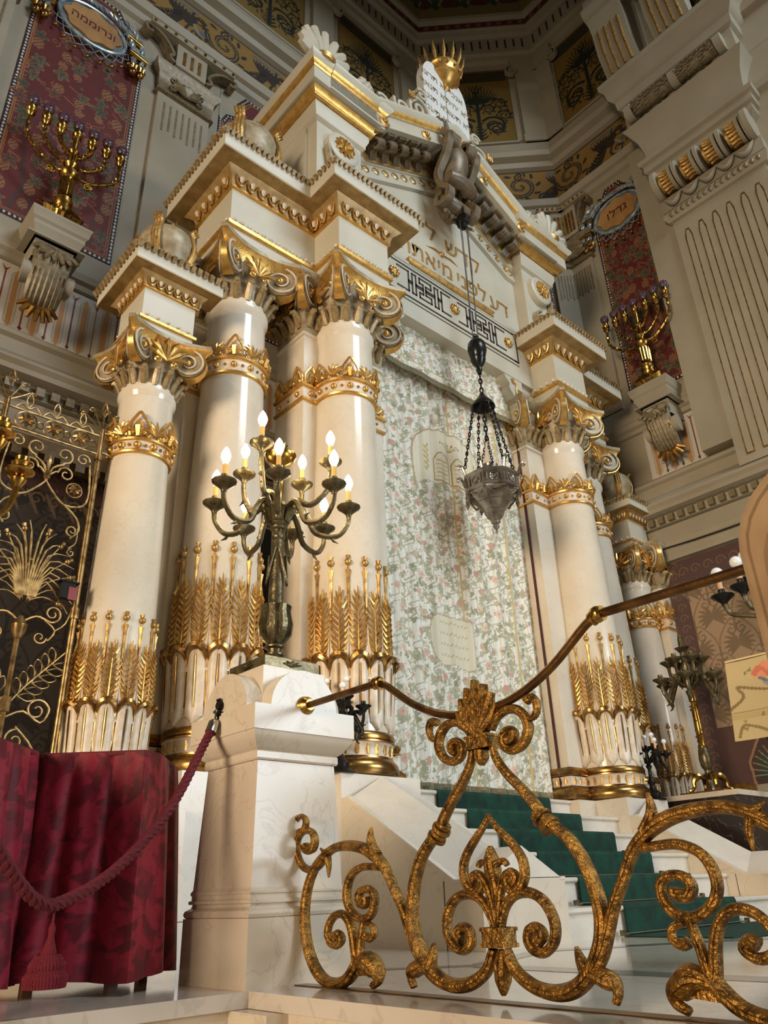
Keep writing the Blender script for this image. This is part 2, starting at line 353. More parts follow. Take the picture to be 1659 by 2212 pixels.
# ================================================================== SETTING
ZC = 24.0
def fr(name, loc, rz):
    o = struct(name, loc); o.rotation_euler = (0, 0, rz); return o
wall_back = fr('wall_back', (0, 9.5, 0), 0)
wall_diag = fr('wall_diagonal', (10.6, 9.5, 0), R(-45))
wall_right = fr('wall_right', (13.0, 7.1, 0), R(-90))
WALLS = [(wall_back, -4.0, 10.6), (wall_diag, 0.0, 3.394), (wall_right, 0.0, 13.0)]
def wb(x0, x1, z0, z1, out, p, name, mt='wall', th=.06):
    return obj(name, MB().box(x0, x1, -out, th, z0, z1), M[mt], p)
DENT = MB().box(0, .11, -.28, -.1, 6.47, 6.60).mesh('dentil', M['wall2'], smooth=False)
for p, a, b in WALLS:
    wb(a, b, -1.2, ZC, 0, p, 'wall_surface', th=.3)
    e0 = .0 if p is not wall_back else 0
    # lower entablature, dado, mouldings, upper cornices: one moulding each
    def run(name, prof, mt, x0=a, x1=b):
        return obj(name, MB().mold([(x0, 0), (x1, 0)], prof), M[mt], p)
    run('architrave', [(0, 5.75), (.14, 5.75), (.14, 5.98), (.17, 6.0), (.17, 6.1), (.13, 6.12), (.13, 6.42), (0, 6.42)], 'wall')
    run('cornice', [(0, 6.42), (.18, 6.46), (.2, 6.62), (.38, 6.66), (.38, 6.74), (.43, 6.8), (.43, 6.84), (.12, 7.1), (.1, 7.32), (.16, 7.36), (.17, 7.42), (.12, 7.47), (0, 7.5)], 'wall')
    x = a+.1
    while x < b-.1: inst('dentil', DENT, p, (x, 0, 0)); x += .2
    run('dado_cap', [(0, 8.62), (.06, 8.64), (.08, 8.72), (.14, 8.76), (.17, 8.86), (.13, 8.9), (.12, 9.28), (.06, 9.34), (0, 9.34)], 'wall')
    run('frieze_moulding', [(0, 15.45), (.08, 15.5), (.12, 15.62), (.2, 15.66), (.26, 15.82), (.2, 15.88), (.1, 15.92), (0, 15.96)], 'wall')
    run('string_cornice', [(0, 17.12), (.1, 17.16), (.14, 17.3), (.3, 17.36), (.34, 17.5), (.3, 17.56), (.16, 17.62), (.12, 18.05), (0, 18.1)], 'wall')
    run('upper_cornice', [(0, 21.55), (.1, 21.6), (.12, 21.75), (.2, 21.8), (.2, 22.45), (.3, 22.5), (.34, 22.62), (.4, 22.64), (.4, 22.95), (.5, 23.0), (.52, 23.1), (0, 23.2)], 'wall')
    rb = Canvas(b-a, .22, (96, 34, 30), .02)
    x = .1
    while x < b-a: rb.disc(x, .11, .07, (120, 96, 70)); x += .3
    canvas_obj('red_band', rb, (a, -.405, 22.69), (1, 0, 0), (0, 0, 1), M['paint'], None).parent = p
    sl = MB(); x = a+.2
    while x < b-.1: sl.box(x, x+.05, -.206, -.19, 22.0 if int(x*4) % 2 else 21.95, 22.34); x += .24
    o = obj('cornice_slots', sl, M['blackline'], p, smooth=False); o['kind'] = 'stuff'
    # lotus cove above
    lc = Canvas(b-a, 1.15, (104, 88, 48), .025); x = .3; k = 0
    while x < b-a:
        if k % 2 == 0:
            for q in range(9):
                an = pi*(.08+.84*q/8); lc.blade(x, .28, .34, .12, an, (74, 40, 36)); lc.disc(x+.34*cos(an), .28+.34*sin(an), .05, (130, 112, 80))
        else:
            for q in range(5): lc.blade(x, .2, .48, .07, pi*(.28+.44*q/4), (38, 58, 46))
        x += .42; k += 1
    canvas_obj('lotus_cove', lc, (a, -.52, 23.1), (1, 0, 0), (0, -.45, .89), M['paint'], None).parent = p

ceil = MB().extr([(-4, 9.0), (10.2, 9.0), (12.5, 6.8), (12.5, -2.5), (-4, -2.5)], lambda x, y: (x, y, 24.05), lambda x, y: (x, y, 24.25))
o = obj('ceiling', ceil, M['ceil']); o['kind'] = 'structure'

# ---- painted panels and friezes
def red_panel(W, H, seed):
    rr = random.Random(seed); c = Canvas(W, H, (158, 148, 128), .0125)
    def outline(d):
        n = min(.42, W*.2); w2 = W-d; h = H-d
        pts = [(d, d), (w2, d), (w2, h-1.0), (w2-.06, h-1.1), (w2-.16, h-.85), (w2-n, h-.75), (w2-n, h-.35), (w2-n-.2, h)]
        return pts+[(W-x, y) for x, y in pts[::-1]]
    c.poly(outline(.0), (40, 26, 34)); O = outline(.045)
    for i in range(len(O)):                                   # bead row in the dark border
        (x0, y0), (x1, y1) = O[i], O[(i+1) % len(O)]; L = math.hypot(x1-x0, y1-y0); n = max(1, int(L/.075))
        for j in range(n): c.poly([(x0+(x1-x0)*j/n+dx*.022, y0+(y1-y0)*j/n+dy*.03) for dx, dy in ((-1, 0), (0, 1), (1, 0), (0, -1))], (206, 196, 190))
    c.poly(outline(.085), (150, 104, 62)); c.poly(outline(.10), (94, 42, 38))
    c.poly(outline(.125), (150, 104, 62)); c.poly(outline(.135), (92, 38, 36))
    G = [(84, 84, 64), (74, 76, 56), (90, 88, 68), (98, 64, 50)]
    for k in range(5):                                        # vine stems
        x = W*(.2+.15*k); pts = [(x, .2)]; an = pi/2
        for q in range(30):
            an += rr.uniform(-.45, .45)*.8; an = max(.5, min(2.6, an)); nx_ = min(max(pts[-1][0]+.17*cos(an), .2), W-.2); pts.append((nx_, pts[-1][1]+.17*abs(sin(an))))
            if rr.random() < .5:
                t = [(pts[-1][0]+.06*j*cos(an+1.2*(1 if q % 2 else -1)+.2*j), pts[-1][1]+.06*j*sin(an+1.2)) for j in range(5)]; c.stroke(t, .02, (140, 88, 56))
        c.stroke([p for p in smoothpts(pts, 3) if p[1] < H-1.2], .07, (74, 46, 44), .02)
    for q in range(26):                                       # tendrils
        x, y = rr.uniform(.3, W-.3), rr.uniform(.4, H-1.2); c.curl(x, y, rr.uniform(.05, .11), rr.uniform(0, 6), 1.2, .014, (140, 92, 60))
    y = .3
    while y < H-.9:
        n = 5
        for j in range(n):
            x = W*(.12+.76*j/(n-1))+rr.uniform(-.08, .08); yy = y+rr.uniform(-.08, .08)+(.12 if j % 2 else 0); s = rr.uniform(.085, .125)
            if yy > H-1.7 and (x < .35 or x > W-.35): continue
            if rr.random() < .34: c.grapes(x, yy, s*.75, (70, 44, 40), (136, 92, 62))
            else: c.leaf(x, yy, s*1.25, rr.uniform(0, 6.3), rr.choice(G), (136, 90, 62), vein=(58, 52, 42))
        y += .27
    return c
def framed_panel(p, x0, z0, W, H, seed, name='red_vine_panel'):
    cv = red_panel(W, H, seed); o = canvas_obj(name, cv, (x0, -.012, z0), (1, 0, 0), (0, 0, 1), M['paint'], None); o.parent = p; return o
framed_panel(wall_back, 1.1, 9.42, 1.97, 6.0, 3)
framed_panel(wall_back, 4.66, 9.42, 1.9, 6.0, 4)
framed_panel(wall_right, .75, 9.42, 1.27, 5.9, 5)
framed_panel(wall_diag, .55, 9.42, 2.3, 6.0, 9)
framed_panel(wall_back, -2.4, 9.42, 1.9, 6.0, 6)

def dragon_frieze(L, seed):
    H = 1.18; c = Canvas(L, H, (136, 106, 54), .02); c.rect(0, L, 0, .06, (70, 60, 50)); c.rect(0, L, H-.06, H, (70, 60, 50)); rr = random.Random(seed)
    D = (52, 44, 38); B = (84, 98, 110); x = .4
    while x < L+1:
        c.curl(x, .62, .42, pi, 1.6, .13, D); c.curl(x, .62, .42, pi, 1.6, .03, (126, 106, 70))
        for q in range(9): c.blade(x+.4*cos(q*.7), .62+.4*sin(q*.7), .2, .09, q*.7+.6, D, .5)
        xx = x+.95                                            # winged creature
        c.stroke(smoothpts([(xx-.35, .15), (xx-.1, .3), (xx+.1, .6), (xx+.3, .55), (xx+.42, .85), (xx+.6, .8)], 5), .22, D, .06)
        for q in range(10): c.blade(xx+.05+.02*q, .55, .5-.02*q, .08, 2.5-q*.16, D, -.5)
        for q in range(8): c.blade(xx-.3+.06*q, .25+.05*q, .16, .07, 2.2, (36, 32, 30))
        c.disc(xx+.62, .5, .12, B, .08); c.stroke([(xx+.4, .44), (xx+.62, .5)], .05, B); c.stroke(smoothpts([(xx+.3, .28), (xx+.45, .2), (xx+.5, .4), (xx+.38, .6)], 4), .05, (140, 136, 120))
        for q in range(6): c.disc(xx-.2+.12*q, 1.0, .07, (96, 100, 100), .05)
        for ox, oy, r in ((.0, .95, .13), (1.35, .3, .2), (1.45, .85, .18), (.55, .2, .12)): c.curl(x+ox, oy, r, 1.0+ox, 1.4, .06, D); c.blade(x+ox+r, oy, .2, .07, 1.2+ox, D, .8)
        x += 2.05
    return c
for p, a, b in WALLS:
    L = min(b, 10.6)-a if p is not wall_right else 7.0
    a0 = a if p is not wall_back else 2.2; L = b-a0 if p is wall_back else L
    o = canvas_obj('dragon_frieze', dragon_frieze(L, 5), (a0, -.01, 15.95), (1, 0, 0), (0, 0, 1), M['paint'], None); o.parent = p
def gold_panel(W, H, dark=1.0):
    c = Canvas(W, H, (120, 94, 44), .02); D = (34, 36, 28); m = W/2
    for q in range(int((W+H)*2/.07)):
        d = q*.07; t = d % (2*(W+H))
        x, y = (t, .03) if t < W else (W-.03, t-W) if t < W+H else (2*W+H-t, H-.03) if t < 2*W+H else (.03, 2*(W+H)-t); c.disc(x, y, .018, (70, 60, 50))
    c.stroke([(m, .2), (m, H*.7)], .1, D, .03)
    for sgn in (-1, 1):
        for cx, y, r, w_ in ((.46, .34, .24, .08), (.40, .50, .34, .09), (.72, .86, .2, .06), (.30, 1.15, .18, .06), (.62, 1.35, .2, .06)):
            x = m+sgn*cx; pts = spiral(x, y+.2, r, r*.14, (pi if sgn > 0 else 0)-sgn*.6, -1.7*sgn, 30); c.stroke(pts, w_, D, w_*.4)
            for q in range(7): a = q*.9; c.blade(x+r*.85*cos(a), y+.2+r*.85*sin(a), .13, .05, a+.9*sgn, D, .6)
        for q in range(10): c.blade(m, H*.52, H*.30-.02*q, .045, pi/2+sgn*(.09+.15*q), D, -sgn*.7)
        c.stroke(smoothpts([(m, H*.42), (m+sgn*.4, H*.60), (m+sgn*.78, H*.50), (m+sgn*.84, H*.36)], 6), .05, D, .02)
        for q in range(6): c.blade(m+sgn*.06, .12+.1*q, .34-.03*q, .06, pi/2+sgn*(1.25-.1*q), D, -sgn*.5)
    c.rect(.08, W-.08, H*.84, H-.06, (60, 54, 36))
    return c
for p, x0, W in ((wall_back, 7.75, 1.95), (wall_diag, .65, 1.95), (wall_right, .55, 1.75), (wall_right, 3.3, 1.9), (wall_back, 4.7, 2.0)):
    o = canvas_obj('gilt_ground_panel', gold_panel(W, 3.0), (x0, -.01, 18.3), (1, 0, 0), (0, 0, 1), M['paint'], None); o.parent = p
    obj('panel_frame', MB().mold([(x0+W+.03, -.0), (x0-.03, -.0)], [(0, 18.2), (-.06, 18.2), (-.06, 18.27), (0, 18.27)]), M['wall'], p)
# upper pilasters with scroll brackets
def pilaster_bracket(p, x, w, z0, z1, z2):
    """flat pilaster from z0 to z1 with relief capital to z2"""
    t = obj('pilaster', MB().box(x-w/2, x+w/2, -.1, 0, z0, z1), M['wall'], p)
    n = 7
    for i in range(n):
        xx = x-w*.36+w*.72*i/(n-1); obj('flute_slot', MB().box(xx-.018, xx+.018, -.108, -.09, z1-.95+.06*(i % 2), z1-.2), M['wall2'], p, smooth=False)
    cp = MB().mold([(x-w/2, 0), (x-w/2, -.1), (x+w/2, -.1), (x+w/2, 0)], [(0, z1), (.06, z1+.02), (.04, z1+.1), (.02, z1+.14), (.05, z1+.5), (.13, z1+.6), (.15, z1+.72), (0, z1+.72)])
    obj('capital_block', cp, M['wall2'], p)
    an = MB()
    for i in range(9):
        a = pi*(.08+.84*i/8); L = .3
        an.tube([(x, -.17, z1+.2), (x+L*.6*cos(a), -.2, z1+.2+L*.6*sin(a)), (x+L*cos(a), -.17, z1+.2+L*sin(a))], [.03, .055, .02], 6)
    for s in (-1, 1):
        for k in (0, 1):
            q = spiral(x+s*(.28+.0*k), z1+.24+.2*k, .09, .015, pi/2, s*1.4, 14); an.tube([(u, -.17, v) for u, v in q], .022, 5)
        for k in range(6): an.ball((x+s*(.1+k*.08), -.19, z1+.6), .035, 6)
    obj('capital_relief', an, M['wallgold'] if False else M['wall2'], p)
    # scroll bracket with stud row above
    br = MB().box(x-w*.62, x+w*.62, -.16, 0, z1+.72, z1+.84)
    br.box(x-w*.3, x+w*.3, -.22, 0, z1+.84, z2-.12)
    br.box(x-w*.85, x+w*.85, -.3, 0, z2-.12, z2)
    obj('bracket', br, M['wall'], p)
    sc_ = MB()
    for s in (-1, 1):
        pr_ = [(x+s*w*.32, z1+.86), (x+s*w*.42, z1+.95), (x+s*w*.36, (z1+z2)/2+.3), (x+s*w*.6, z2-.2), (x+s*w*.9, z2-.14), (x+s*w*.88, z2-.3), (x+s*w*.78, z2-.28)]
        sc_.ribbon([(u, -.14, v) for u, v in smoothpts(pr_, 4)], .2, .06, (0, 1, 0))
    obj('bracket_scrolls', sc_, M['wall2'], p)
    st = MB()
    for i in range(9): st.ball((x-w*.8+w*1.6*i/8, -.31, z2-.06), .035, 6)
    for i in range(3): st.box(x-w*.15+w*.15*i-.03, x-w*.15+w*.15*i+.03, -.235, -.21, z1+.95, z2-.28)
    obj('gilt_studs', st, M['wallgold'], p)
pilaster_bracket(wall_back, 3.9, 1.06, 9.34, 13.85, 15.45)
pilaster_bracket(wall_back, .35, 1.0, 9.34, 13.85, 15.45)
pilaster_bracket(wall_back, 7.3, 1.06, 9.34, 13.85, 15.45)
pilaster_bracket(wall_right, .27, .62, 9.34, 13.6, 15.45)
pilaster_bracket(wall_diag, .15, .6, 9.34, 13.6, 15.45)
pilaster_bracket(wall_diag, 3.2, .6, 9.34, 13.6, 15.45)
for p, x in ((wall_back, 7.2), (wall_back, 10.2), (wall_diag, .25), (wall_diag, 3.1), (wall_right, .2), (wall_right, 2.75), (wall_back, 4.2)):
    up = MB().box(x-.32, x+.32, -.12, 0, 18.1, 21.0).box(x-.36, x+.36, -.16, 0, 18.1, 18.35); up.box(x-.42, x+.42, -.16, 0, 21.0, 21.55)
    for s in (-1, 1):
        q = spiral(x+s*.42, 21.0, .2, .03, pi/2, -s*1.6, 18); up.ribbon([(u, -.14, v) for u, v in q], .12, .05, (0, 1, 0))
    obj('upper_pilaster', up, M['wall'], p)
# striped dado zone
def dado(L):
    c = Canvas(L, 1.12, (196, 190, 178), .0125); x = .18; k = 0
    while x < L:
        for g, col in ((.075, (150, 138, 120)), (.062, (186, 178, 164)), (.042, (176, 132, 88))):
            c.poly([(x-g, .14), (x-g*.6, .08), (x, .04), (x+g*.6, .08), (x+g, .14), (x+g, .94), (x+g*.5, 1.0), (x, 1.05), (x-g*.5, 1.0), (x-g, .94)], col)
        xx = x+.165; c.stroke([(xx, .12), (xx, 1.0)], .022, (116, 52, 44)); c.poly([(xx-.03, .1), (xx, .05), (xx+.03, .1), (xx, .15)], (90, 46, 42))
        c.poly([(xx-.06, 1.06), (xx-.02, .98), (xx, .9), (xx+.02, .98), (xx+.06, 1.06), (xx, 1.0)], (124, 40, 44)); x += .33; k += 1
    return c
for p, x0, L in ((wall_back, -1.0, 9.5), (wall_right, .85, 1.6), (wall_diag, .5, 2.4)):
    o = canvas_obj('striped_dado', dado(L), (x0, -.01, 7.5), (1, 0, 0), (0, 0, 1), M['paint'], None); o.parent = p
# lower wallpaper field with border and its frame (right wall) and behind the grille (back wall)
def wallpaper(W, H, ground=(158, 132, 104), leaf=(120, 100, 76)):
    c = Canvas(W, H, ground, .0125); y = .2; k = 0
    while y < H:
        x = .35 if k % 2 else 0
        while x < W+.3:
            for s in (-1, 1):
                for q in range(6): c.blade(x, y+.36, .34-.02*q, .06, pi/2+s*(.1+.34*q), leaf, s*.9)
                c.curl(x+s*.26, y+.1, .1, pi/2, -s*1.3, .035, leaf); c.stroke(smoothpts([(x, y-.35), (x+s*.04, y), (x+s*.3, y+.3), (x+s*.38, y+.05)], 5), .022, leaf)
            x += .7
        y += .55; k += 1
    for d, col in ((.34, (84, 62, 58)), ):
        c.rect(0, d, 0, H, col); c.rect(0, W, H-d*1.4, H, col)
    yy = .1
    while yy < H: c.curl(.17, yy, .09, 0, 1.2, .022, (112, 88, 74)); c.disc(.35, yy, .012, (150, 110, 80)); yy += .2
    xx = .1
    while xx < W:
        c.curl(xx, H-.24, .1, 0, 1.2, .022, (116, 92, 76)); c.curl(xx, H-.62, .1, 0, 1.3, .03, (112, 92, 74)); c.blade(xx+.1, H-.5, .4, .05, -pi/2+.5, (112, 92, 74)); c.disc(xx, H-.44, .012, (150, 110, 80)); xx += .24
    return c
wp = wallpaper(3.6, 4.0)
wp.rect(.35, 3.6, 0, .95, (86, 62, 56))
for cx in (1.25, 2.75):
    wp.poly([(cx-.5, .0), (cx-.52, .35), (cx-.3, .7), (cx, 1.05), (cx+.3, .7), (cx+.52, .35), (cx+.5, 0)], (150, 112, 84))
    wp.poly([(cx-.46, .0), (cx-.48, .34), (cx-.28, .66), (cx, .98), (cx+.28, .66), (cx+.48, .34), (cx+.46, 0)], (70, 52, 46))
    for q in range(15): wp.blade(cx, .12, .5, .075, pi*(q/14), (44, 66, 56)); wp.stroke([(cx, .12), (cx+.5*cos(pi*(q+.5)/14.5), .12+.5*sin(pi*(q+.5)/14.5))], .012, (160, 140, 110))
o = canvas_obj('wallpaper_panel', wp, (.7, -.02, 1.75), (1, 0, 0), (0, 0, 1), M['paint'], None); o.parent = wall_right
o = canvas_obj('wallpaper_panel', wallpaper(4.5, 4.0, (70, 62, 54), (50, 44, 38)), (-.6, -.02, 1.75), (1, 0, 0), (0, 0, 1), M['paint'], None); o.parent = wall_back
dk = MB().box(3.95, 10.3, -.03, 0, 0, 5.7); obj('dark_gap_sheet', dk, M['black'], wall_back)  # black sheet standing in for the deep shade behind the columns
ct = MB().box(-1, 4.4, -.45, -.12, 5.55, 5.75)
for i in range(26): ct.box(-.9+.2*i, -.79+.2*i, -.5, -.4, 5.42, 5.55)
obj('door_lintel', ct, M['console'], wall_back, smooth=False)
cb = MB().tube(smoothpts([(.62, -.17, 4.9), (.62, -.19, 5.7), (.75, -.19, 5.98), (2.0, -.19, 5.96), (6, -.19, 6.0)], 4), .012, 6)
obj('wall_cable', cb, M['iron'], wall_right)

# ---- floor, platform edge, lower steps
fl = MB().extr([(-6, 3.69), (2.39, 3.69), (2.39, -8), (14, -8), (14, 10), (-6, 10)], lambda x, y: (x, y, 0), lambda x, y: (x, y, -.07))
o = obj('floor', fl, M['floor'], smooth=False); o['kind'] = 'structure'
f_ = o
gi = MB()
for poly in ([(3.95, 3.66), (5.0, 4.02), (5.0, 3.86), (3.95, 3.5)], [(3.78, 3.5), (3.98, 3.5), (4.02, 1.0), (3.82, 1.0)], [(2.95, 4.3), (3.1, 4.3), (3.95, 3.6), (3.85, 3.5)], [(3.9, .8), (5.2, 1.5), (5.2, 1.3), (3.9, .6)], [(4.9, 3.85), (5.0, 4.0), (7.6, 2.5), (7.5, 2.35)]):
    gi.extr(poly, lambda x, y: (x, y, .002), lambda x, y: (x, y, -.03))
o = obj('grey_marble_inlay', gi, M['grey'], f_, world=True, smooth=False)
kerb = MB()
kerb.mold([(-6, 3.72), (2.36, 3.72)], [(0, -.07), (-.0, -.1), (.0, -.32), (.0, -.9), (-.2, -.9)])
kerb.mold([(2.42, 3.72), (2.42, -8)], [(0, -.07), (0, -.9), (-.2, -.9)])
kerb.box(2.3, 2.7, 3.4, 4.0, -.9, -.072)
o = obj('platform_riser', kerb, M['marble'], smooth=False); o['kind'] = 'structure'; o.name = 'trim_1'
st = MB().box(-6, 2.42, 3.2, 3.72, -.36, -.30).box(-6, 2.42, 3.24, 3.72, -.9, -.36)
o = obj('trim_2', st, M['white'], smooth=False); o['kind'] = 'structure'
o = obj('floor_lower', MB().box(-6, 2.45, -8, 3.3, -1.0, -.9), M['floor'], smooth=False); o['kind'] = 'structure'
sp = MB().box(2.66, 2.74, -8, 3.69, -.005, .004); o = obj('trim_3', sp, M['rail'], smooth=False); o['kind'] = 'structure'

# ---- big triumphal pier on the right wall
bp = thing('triumphal_pier', 'huge fluted cream pier with reeded roll capital, rising up the right edge', 'pier', (12.6, 3.5, 6.9))
def bo(name, mb, mt, **k): return obj(name, mb, M[mt], bp, world=True, **k)
Y0, Y1 = 2.5, 4.45
bo('fluted_shaft', MB().box(12.6, 13.0, Y0, Y1, 6.9, 12.8), 'wall', smooth=False)
me = None; wf = (Y1-Y0-.2)/6
for i in range(6):
    yc = Y0+.1+wf*(i+.5); fm = MB(); a = wf*.27
    out = [(yc-a, 7.05), (yc+a, 7.05), (yc+a, 12.2), (yc+a*.45, 12.4), (yc-a*.45, 12.4), (yc-a, 12.2)]
    fm.extr(out, lambda y, z: (12.592, y, z), lambda y, z: (12.605, y, z))
    inn = [(yc+(y-yc)*.72, z+(.03 if z < 8 else -.05)) for y, z in out]
    fl2 = MB().extr(inn, lambda y, z: (12.588, y, z), lambda y, z: (12.60, y, z))
    g = bo('flute', fm, 'wallgold', smooth=False); obj('flute_field', fl2, M['wall'], g, world=True, smooth=False)
P4 = [(13.0, Y1), (12.6, Y1), (12.6, Y0), (13.0, Y0)]
bo('egg_moulding', MB().mold(P4, [(0, 12.72), (.06, 12.74), (.12, 12.85), (.12, 12.95), (.08, 13.0), (0, 13.0)]), 'wall')
for i in range(16): bo('egg', MB().ball((12.5, Y0+.06+i*.122, 12.87), .05, 8, sz=1.4), 'wall2')
bo('swag_band', MB().mold(P4, [(0, 13.0), (.1, 13.0), (.1, 13.35), (0, 13.35)]), 'wall')
for i in range(5):
    a = Y0+.04+i*.38; pts = smoothpts([(12.46, a, 13.3), (12.42, a+.1, 13.12), (12.42, a+.19, 13.06), (12.42, a+.28, 13.12), (12.46, a+.38, 13.3)], 4)
    bo('swag', MB().tube(pts, [.02+.035*sin(pi*k/(len(pts)-1)) for k in range(len(pts))], 6), 'wall')
for i in range(4):
    y0 = Y0+.02+i*.485; rl = MB(); n = 20
    for k in range(n):
        a = 2*pi*k/n; rl.tube([(12.46+.27*cos(a), y0+.13, 13.68+.27*sin(a)), (12.46+.235*cos(a), y0+.24, 13.68+.235*sin(a)), (12.46+.27*cos(a), y0+.36, 13.68+.27*sin(a))], .036, 5)
    rl.tube([(12.46, y0+.1, 13.68), (12.46, y0+.42, 13.68)], .24, 18)
    rr_ = bo('reeded_roll', rl, 'gold2')
    c2 = MB()
    for d in (0, .1): c2.tube([(12.46, y0+d, 13.68), (12.46, y0+d+.07, 13.68)], .32-.02*(d > 0), 24)
    obj('roll_collar', c2, M['wall'], rr_, world=True)
for y in (Y1+.01, Y0-.01): bo('end_volute', MB().tube([(12.46, y-.05, 13.68), (12.46, y+.05, 13.68)], .36, 26), 'wall')
bo('fascia', MB().mold(P4, [(0, 13.9), (.16, 14.05), (.16, 14.2), (.22, 14.24), (.22, 14.42), (.28, 14.46), (.3, 14.56), (0, 14.6)]), 'wall')
bo('cove', MB().mold(P4, [(0, 14.6), (.12, 14.62), (.14, 14.9), (.2, 15.2), (.34, 15.5), (.4, 15.6), (0, 15.6)]), 'wall')
bo('cornice', MB().mold(P4, [(0, 15.6), (.3, 15.6), (.3, 16.3), (.38, 16.36), (.4, 16.6), (.5, 16.7), (.54, 16.95), (.62, 17.05), (.62, 17.2), (0, 17.3)]), 'wall')
for a, b in ((Y0+.05, Y0+.9), (Y0+1.05, Y1-.02)):
    lr = MB().tube([(12.2, a, 15.92), (12.2, b, 15.92)], .17, 16); rr = random.Random(4)
    for k in range(90):
        y = a+(b-a)*rr.random(); an = rr.uniform(1.6, 5.2); q = Vector((12.2+.17*cos(an), y, 15.92+.17*sin(an)))
        lr.add([q+Vector((0, -.05, 0)), q+Vector((.05*cos(an), .01, .05*sin(an)+.02)), q+Vector((0, .08, .0)), q+Vector((.03*cos(an), .01, -.04))], [(0, 1, 2), (0, 2, 3), (0, 1, 2, 3)])
    bo('laurel_roll', lr, 'wall2')
for y in (Y0+.97, Y1+.1, Y0-.05): bo('roll_band', MB().tube([(12.2, y-.08, 15.92), (12.2, y+.08, 15.92)], .21, 18), 'wall')
for i in range(2):
    y0 = Y0+.3+i*1.25; prof = [(0, 17.3), (.05, 17.3), (.35, 17.6), (.55, 18.2), (.6, 19.0), (.75, 19.4), (.75, 19.9), (.7, 20.2), (0, 20.2)]
    vm = MB().extr(prof, lambda o_, z: (12.6-o_, y0, z), lambda o_, z: (12.6-o_, y0+.85, z)); v = bo('fluted_console', vm, 'wall', smooth=False)
    for k in range(4):
        yy = y0+.16+.175*k; obj('gilt_flute', MB().tube([(12.24, yy, 17.6), (12.05, yy, 18.2), (12.0, yy, 18.95)], .035, 8), M['gold2'], v, world=True)
    obj('gilt_boss', MB().ball((11.85, y0+.42, 19.65), .12, 12), M['gold2'], v, world=True)
    obj('console_volute', MB().tube([(11.98, y0-.03, 19.6), (11.98, y0+.88, 19.6)], .26, 20), M['wall'], v, world=True)
# wall face beside the pier with relief ornament
rel = MB(); rr = random.Random(3)
rel.mold([(12.75, 2.48), (12.75, .2)], [(0, 14.6), (.1, 14.65), (.12, 14.8), (.05, 14.85)]); rel.mold([(12.75, 2.48), (12.75, .2)], [(0, 16.8), (.14, 16.85), (.2, 17.05), (0, 17.1)])
rel.box(12.75, 13.0, .2, 2.5, 6.9, 20.5)
sw = bo('side_bay', rel, 'wall')
rn = MB()
for cy, cz, s in ((2.0, 18.0, 1), (1.5, 18.2, -1), (1.75, 18.6, 1), (2.15, 18.5, -1), (1.3, 17.8, 1), (1.1, 18.4, -1)):
    q = spiral(cy, cz, .2, .03, rr.uniform(0, 6), s*1.5, 18); rn.tube([(12.74, u, v) for u, v in q], .035, 6)
    for k in range(4):
        a = rr.uniform(0, 6.3); rn.tube([(12.74, cy, cz), (12.7, cy+.18*cos(a), cz+.18*sin(a)), (12.74, cy+.32*cos(a+.3), cz+.32*sin(a+.3))], [.03, .045, .01], 6)
obj('scroll_relief', rn, M['wall2'], sw, world=True)
bo('pedestal', MB().mold([(13, 4.62), (12.62, 4.62), (12.62, 0)], [(0, 6.85), (.1, 6.85), (.12, 6.95), (.05, 7.0), (.05, 8.5), (.12, 8.6), (.16, 8.75), (0, 8.8)]) if False else MB().box(12.66, 13, 4.45, 5.05, 7.5, 15.4), 'wall', smooth=False)

ar = thing('chancel_shade_arch', 'plain cream arch beam above the picture, added to shade the upper apse', 'arch', (4.5, 3.4, 20.3))  # unseen straight beam, added to keep the high light off the upper apse
obj('shade_band', MB().box(-4, 13.2, 2.5, 4.3, 20.3, 24.0), M['wall'], ar, world=True, smooth=False)
# ================================================================== THE ARK
XC = 7.653; ZS = 1.43
# ---- shared column pieces (local: column axis at origin, z = height above plinth)
def petal_mesh():
    m = MB(); H = .74
    def f(u, v):
        s = u*2-1; w = .094*(1-.25*max(0, v-.75)*4*.5)*(math.sqrt(max(0, 1-(1-min(v/.16, 1))**2))*.9+.1)
        y = .02+.045*(1-s*s)**.5+.03*v*v; z = H*v
        g = .018*math.exp(-(s/.16)**2) if v > .12 else 0
        return (s*w, -(y-g), z)
    m.grid(f, 9, 11, 0)
    m.f = m.f; m.tube([(0, -.058, .16), (0, -.075, .45), (0, -.085, .66)], [.004, .009, .006], 5, 1)
    cap = smoothpts([(-.092, -.03, .60), (-.085, -.075, .69), (-.03, -.105, .745), (.03, -.105, .745), (.085, -.075, .69), (.092, -.03, .60)], 3)
    m.tube(cap, [.012+.03*sin(pi*i/(len(cap)-1)) for i in range(len(cap))], 6, 1)
    m.tube([(-.095, -.035, .6), (-.1, -.02, .3), (-.08, -.02, .06)], [.013, .01, .004], 5, 1)
    m.tube([(.095, -.035, .6), (.1, -.02, .3), (.08, -.02, .06)], [.013, .01, .004], 5, 1)
    return m.mesh('petal', [M['cream'], M['torus']])
def lance_mesh():
    m = MB()
    def f(u, v):
        s = u*2-1; w = .092*max(.02, 1-max(0, (v-.45)/.55)**1.6); return (s*w, -(.012+.03*(1-abs(s))+.0*v), .62+.6*v)
    m.grid(f, 5, 8, 0); m.tube([(0, -.046, .65), (0, -.04, 1.15)], [.006, .003], 4, 1); return m.mesh('lance_leaf', [M['cream'], M['gold2']])
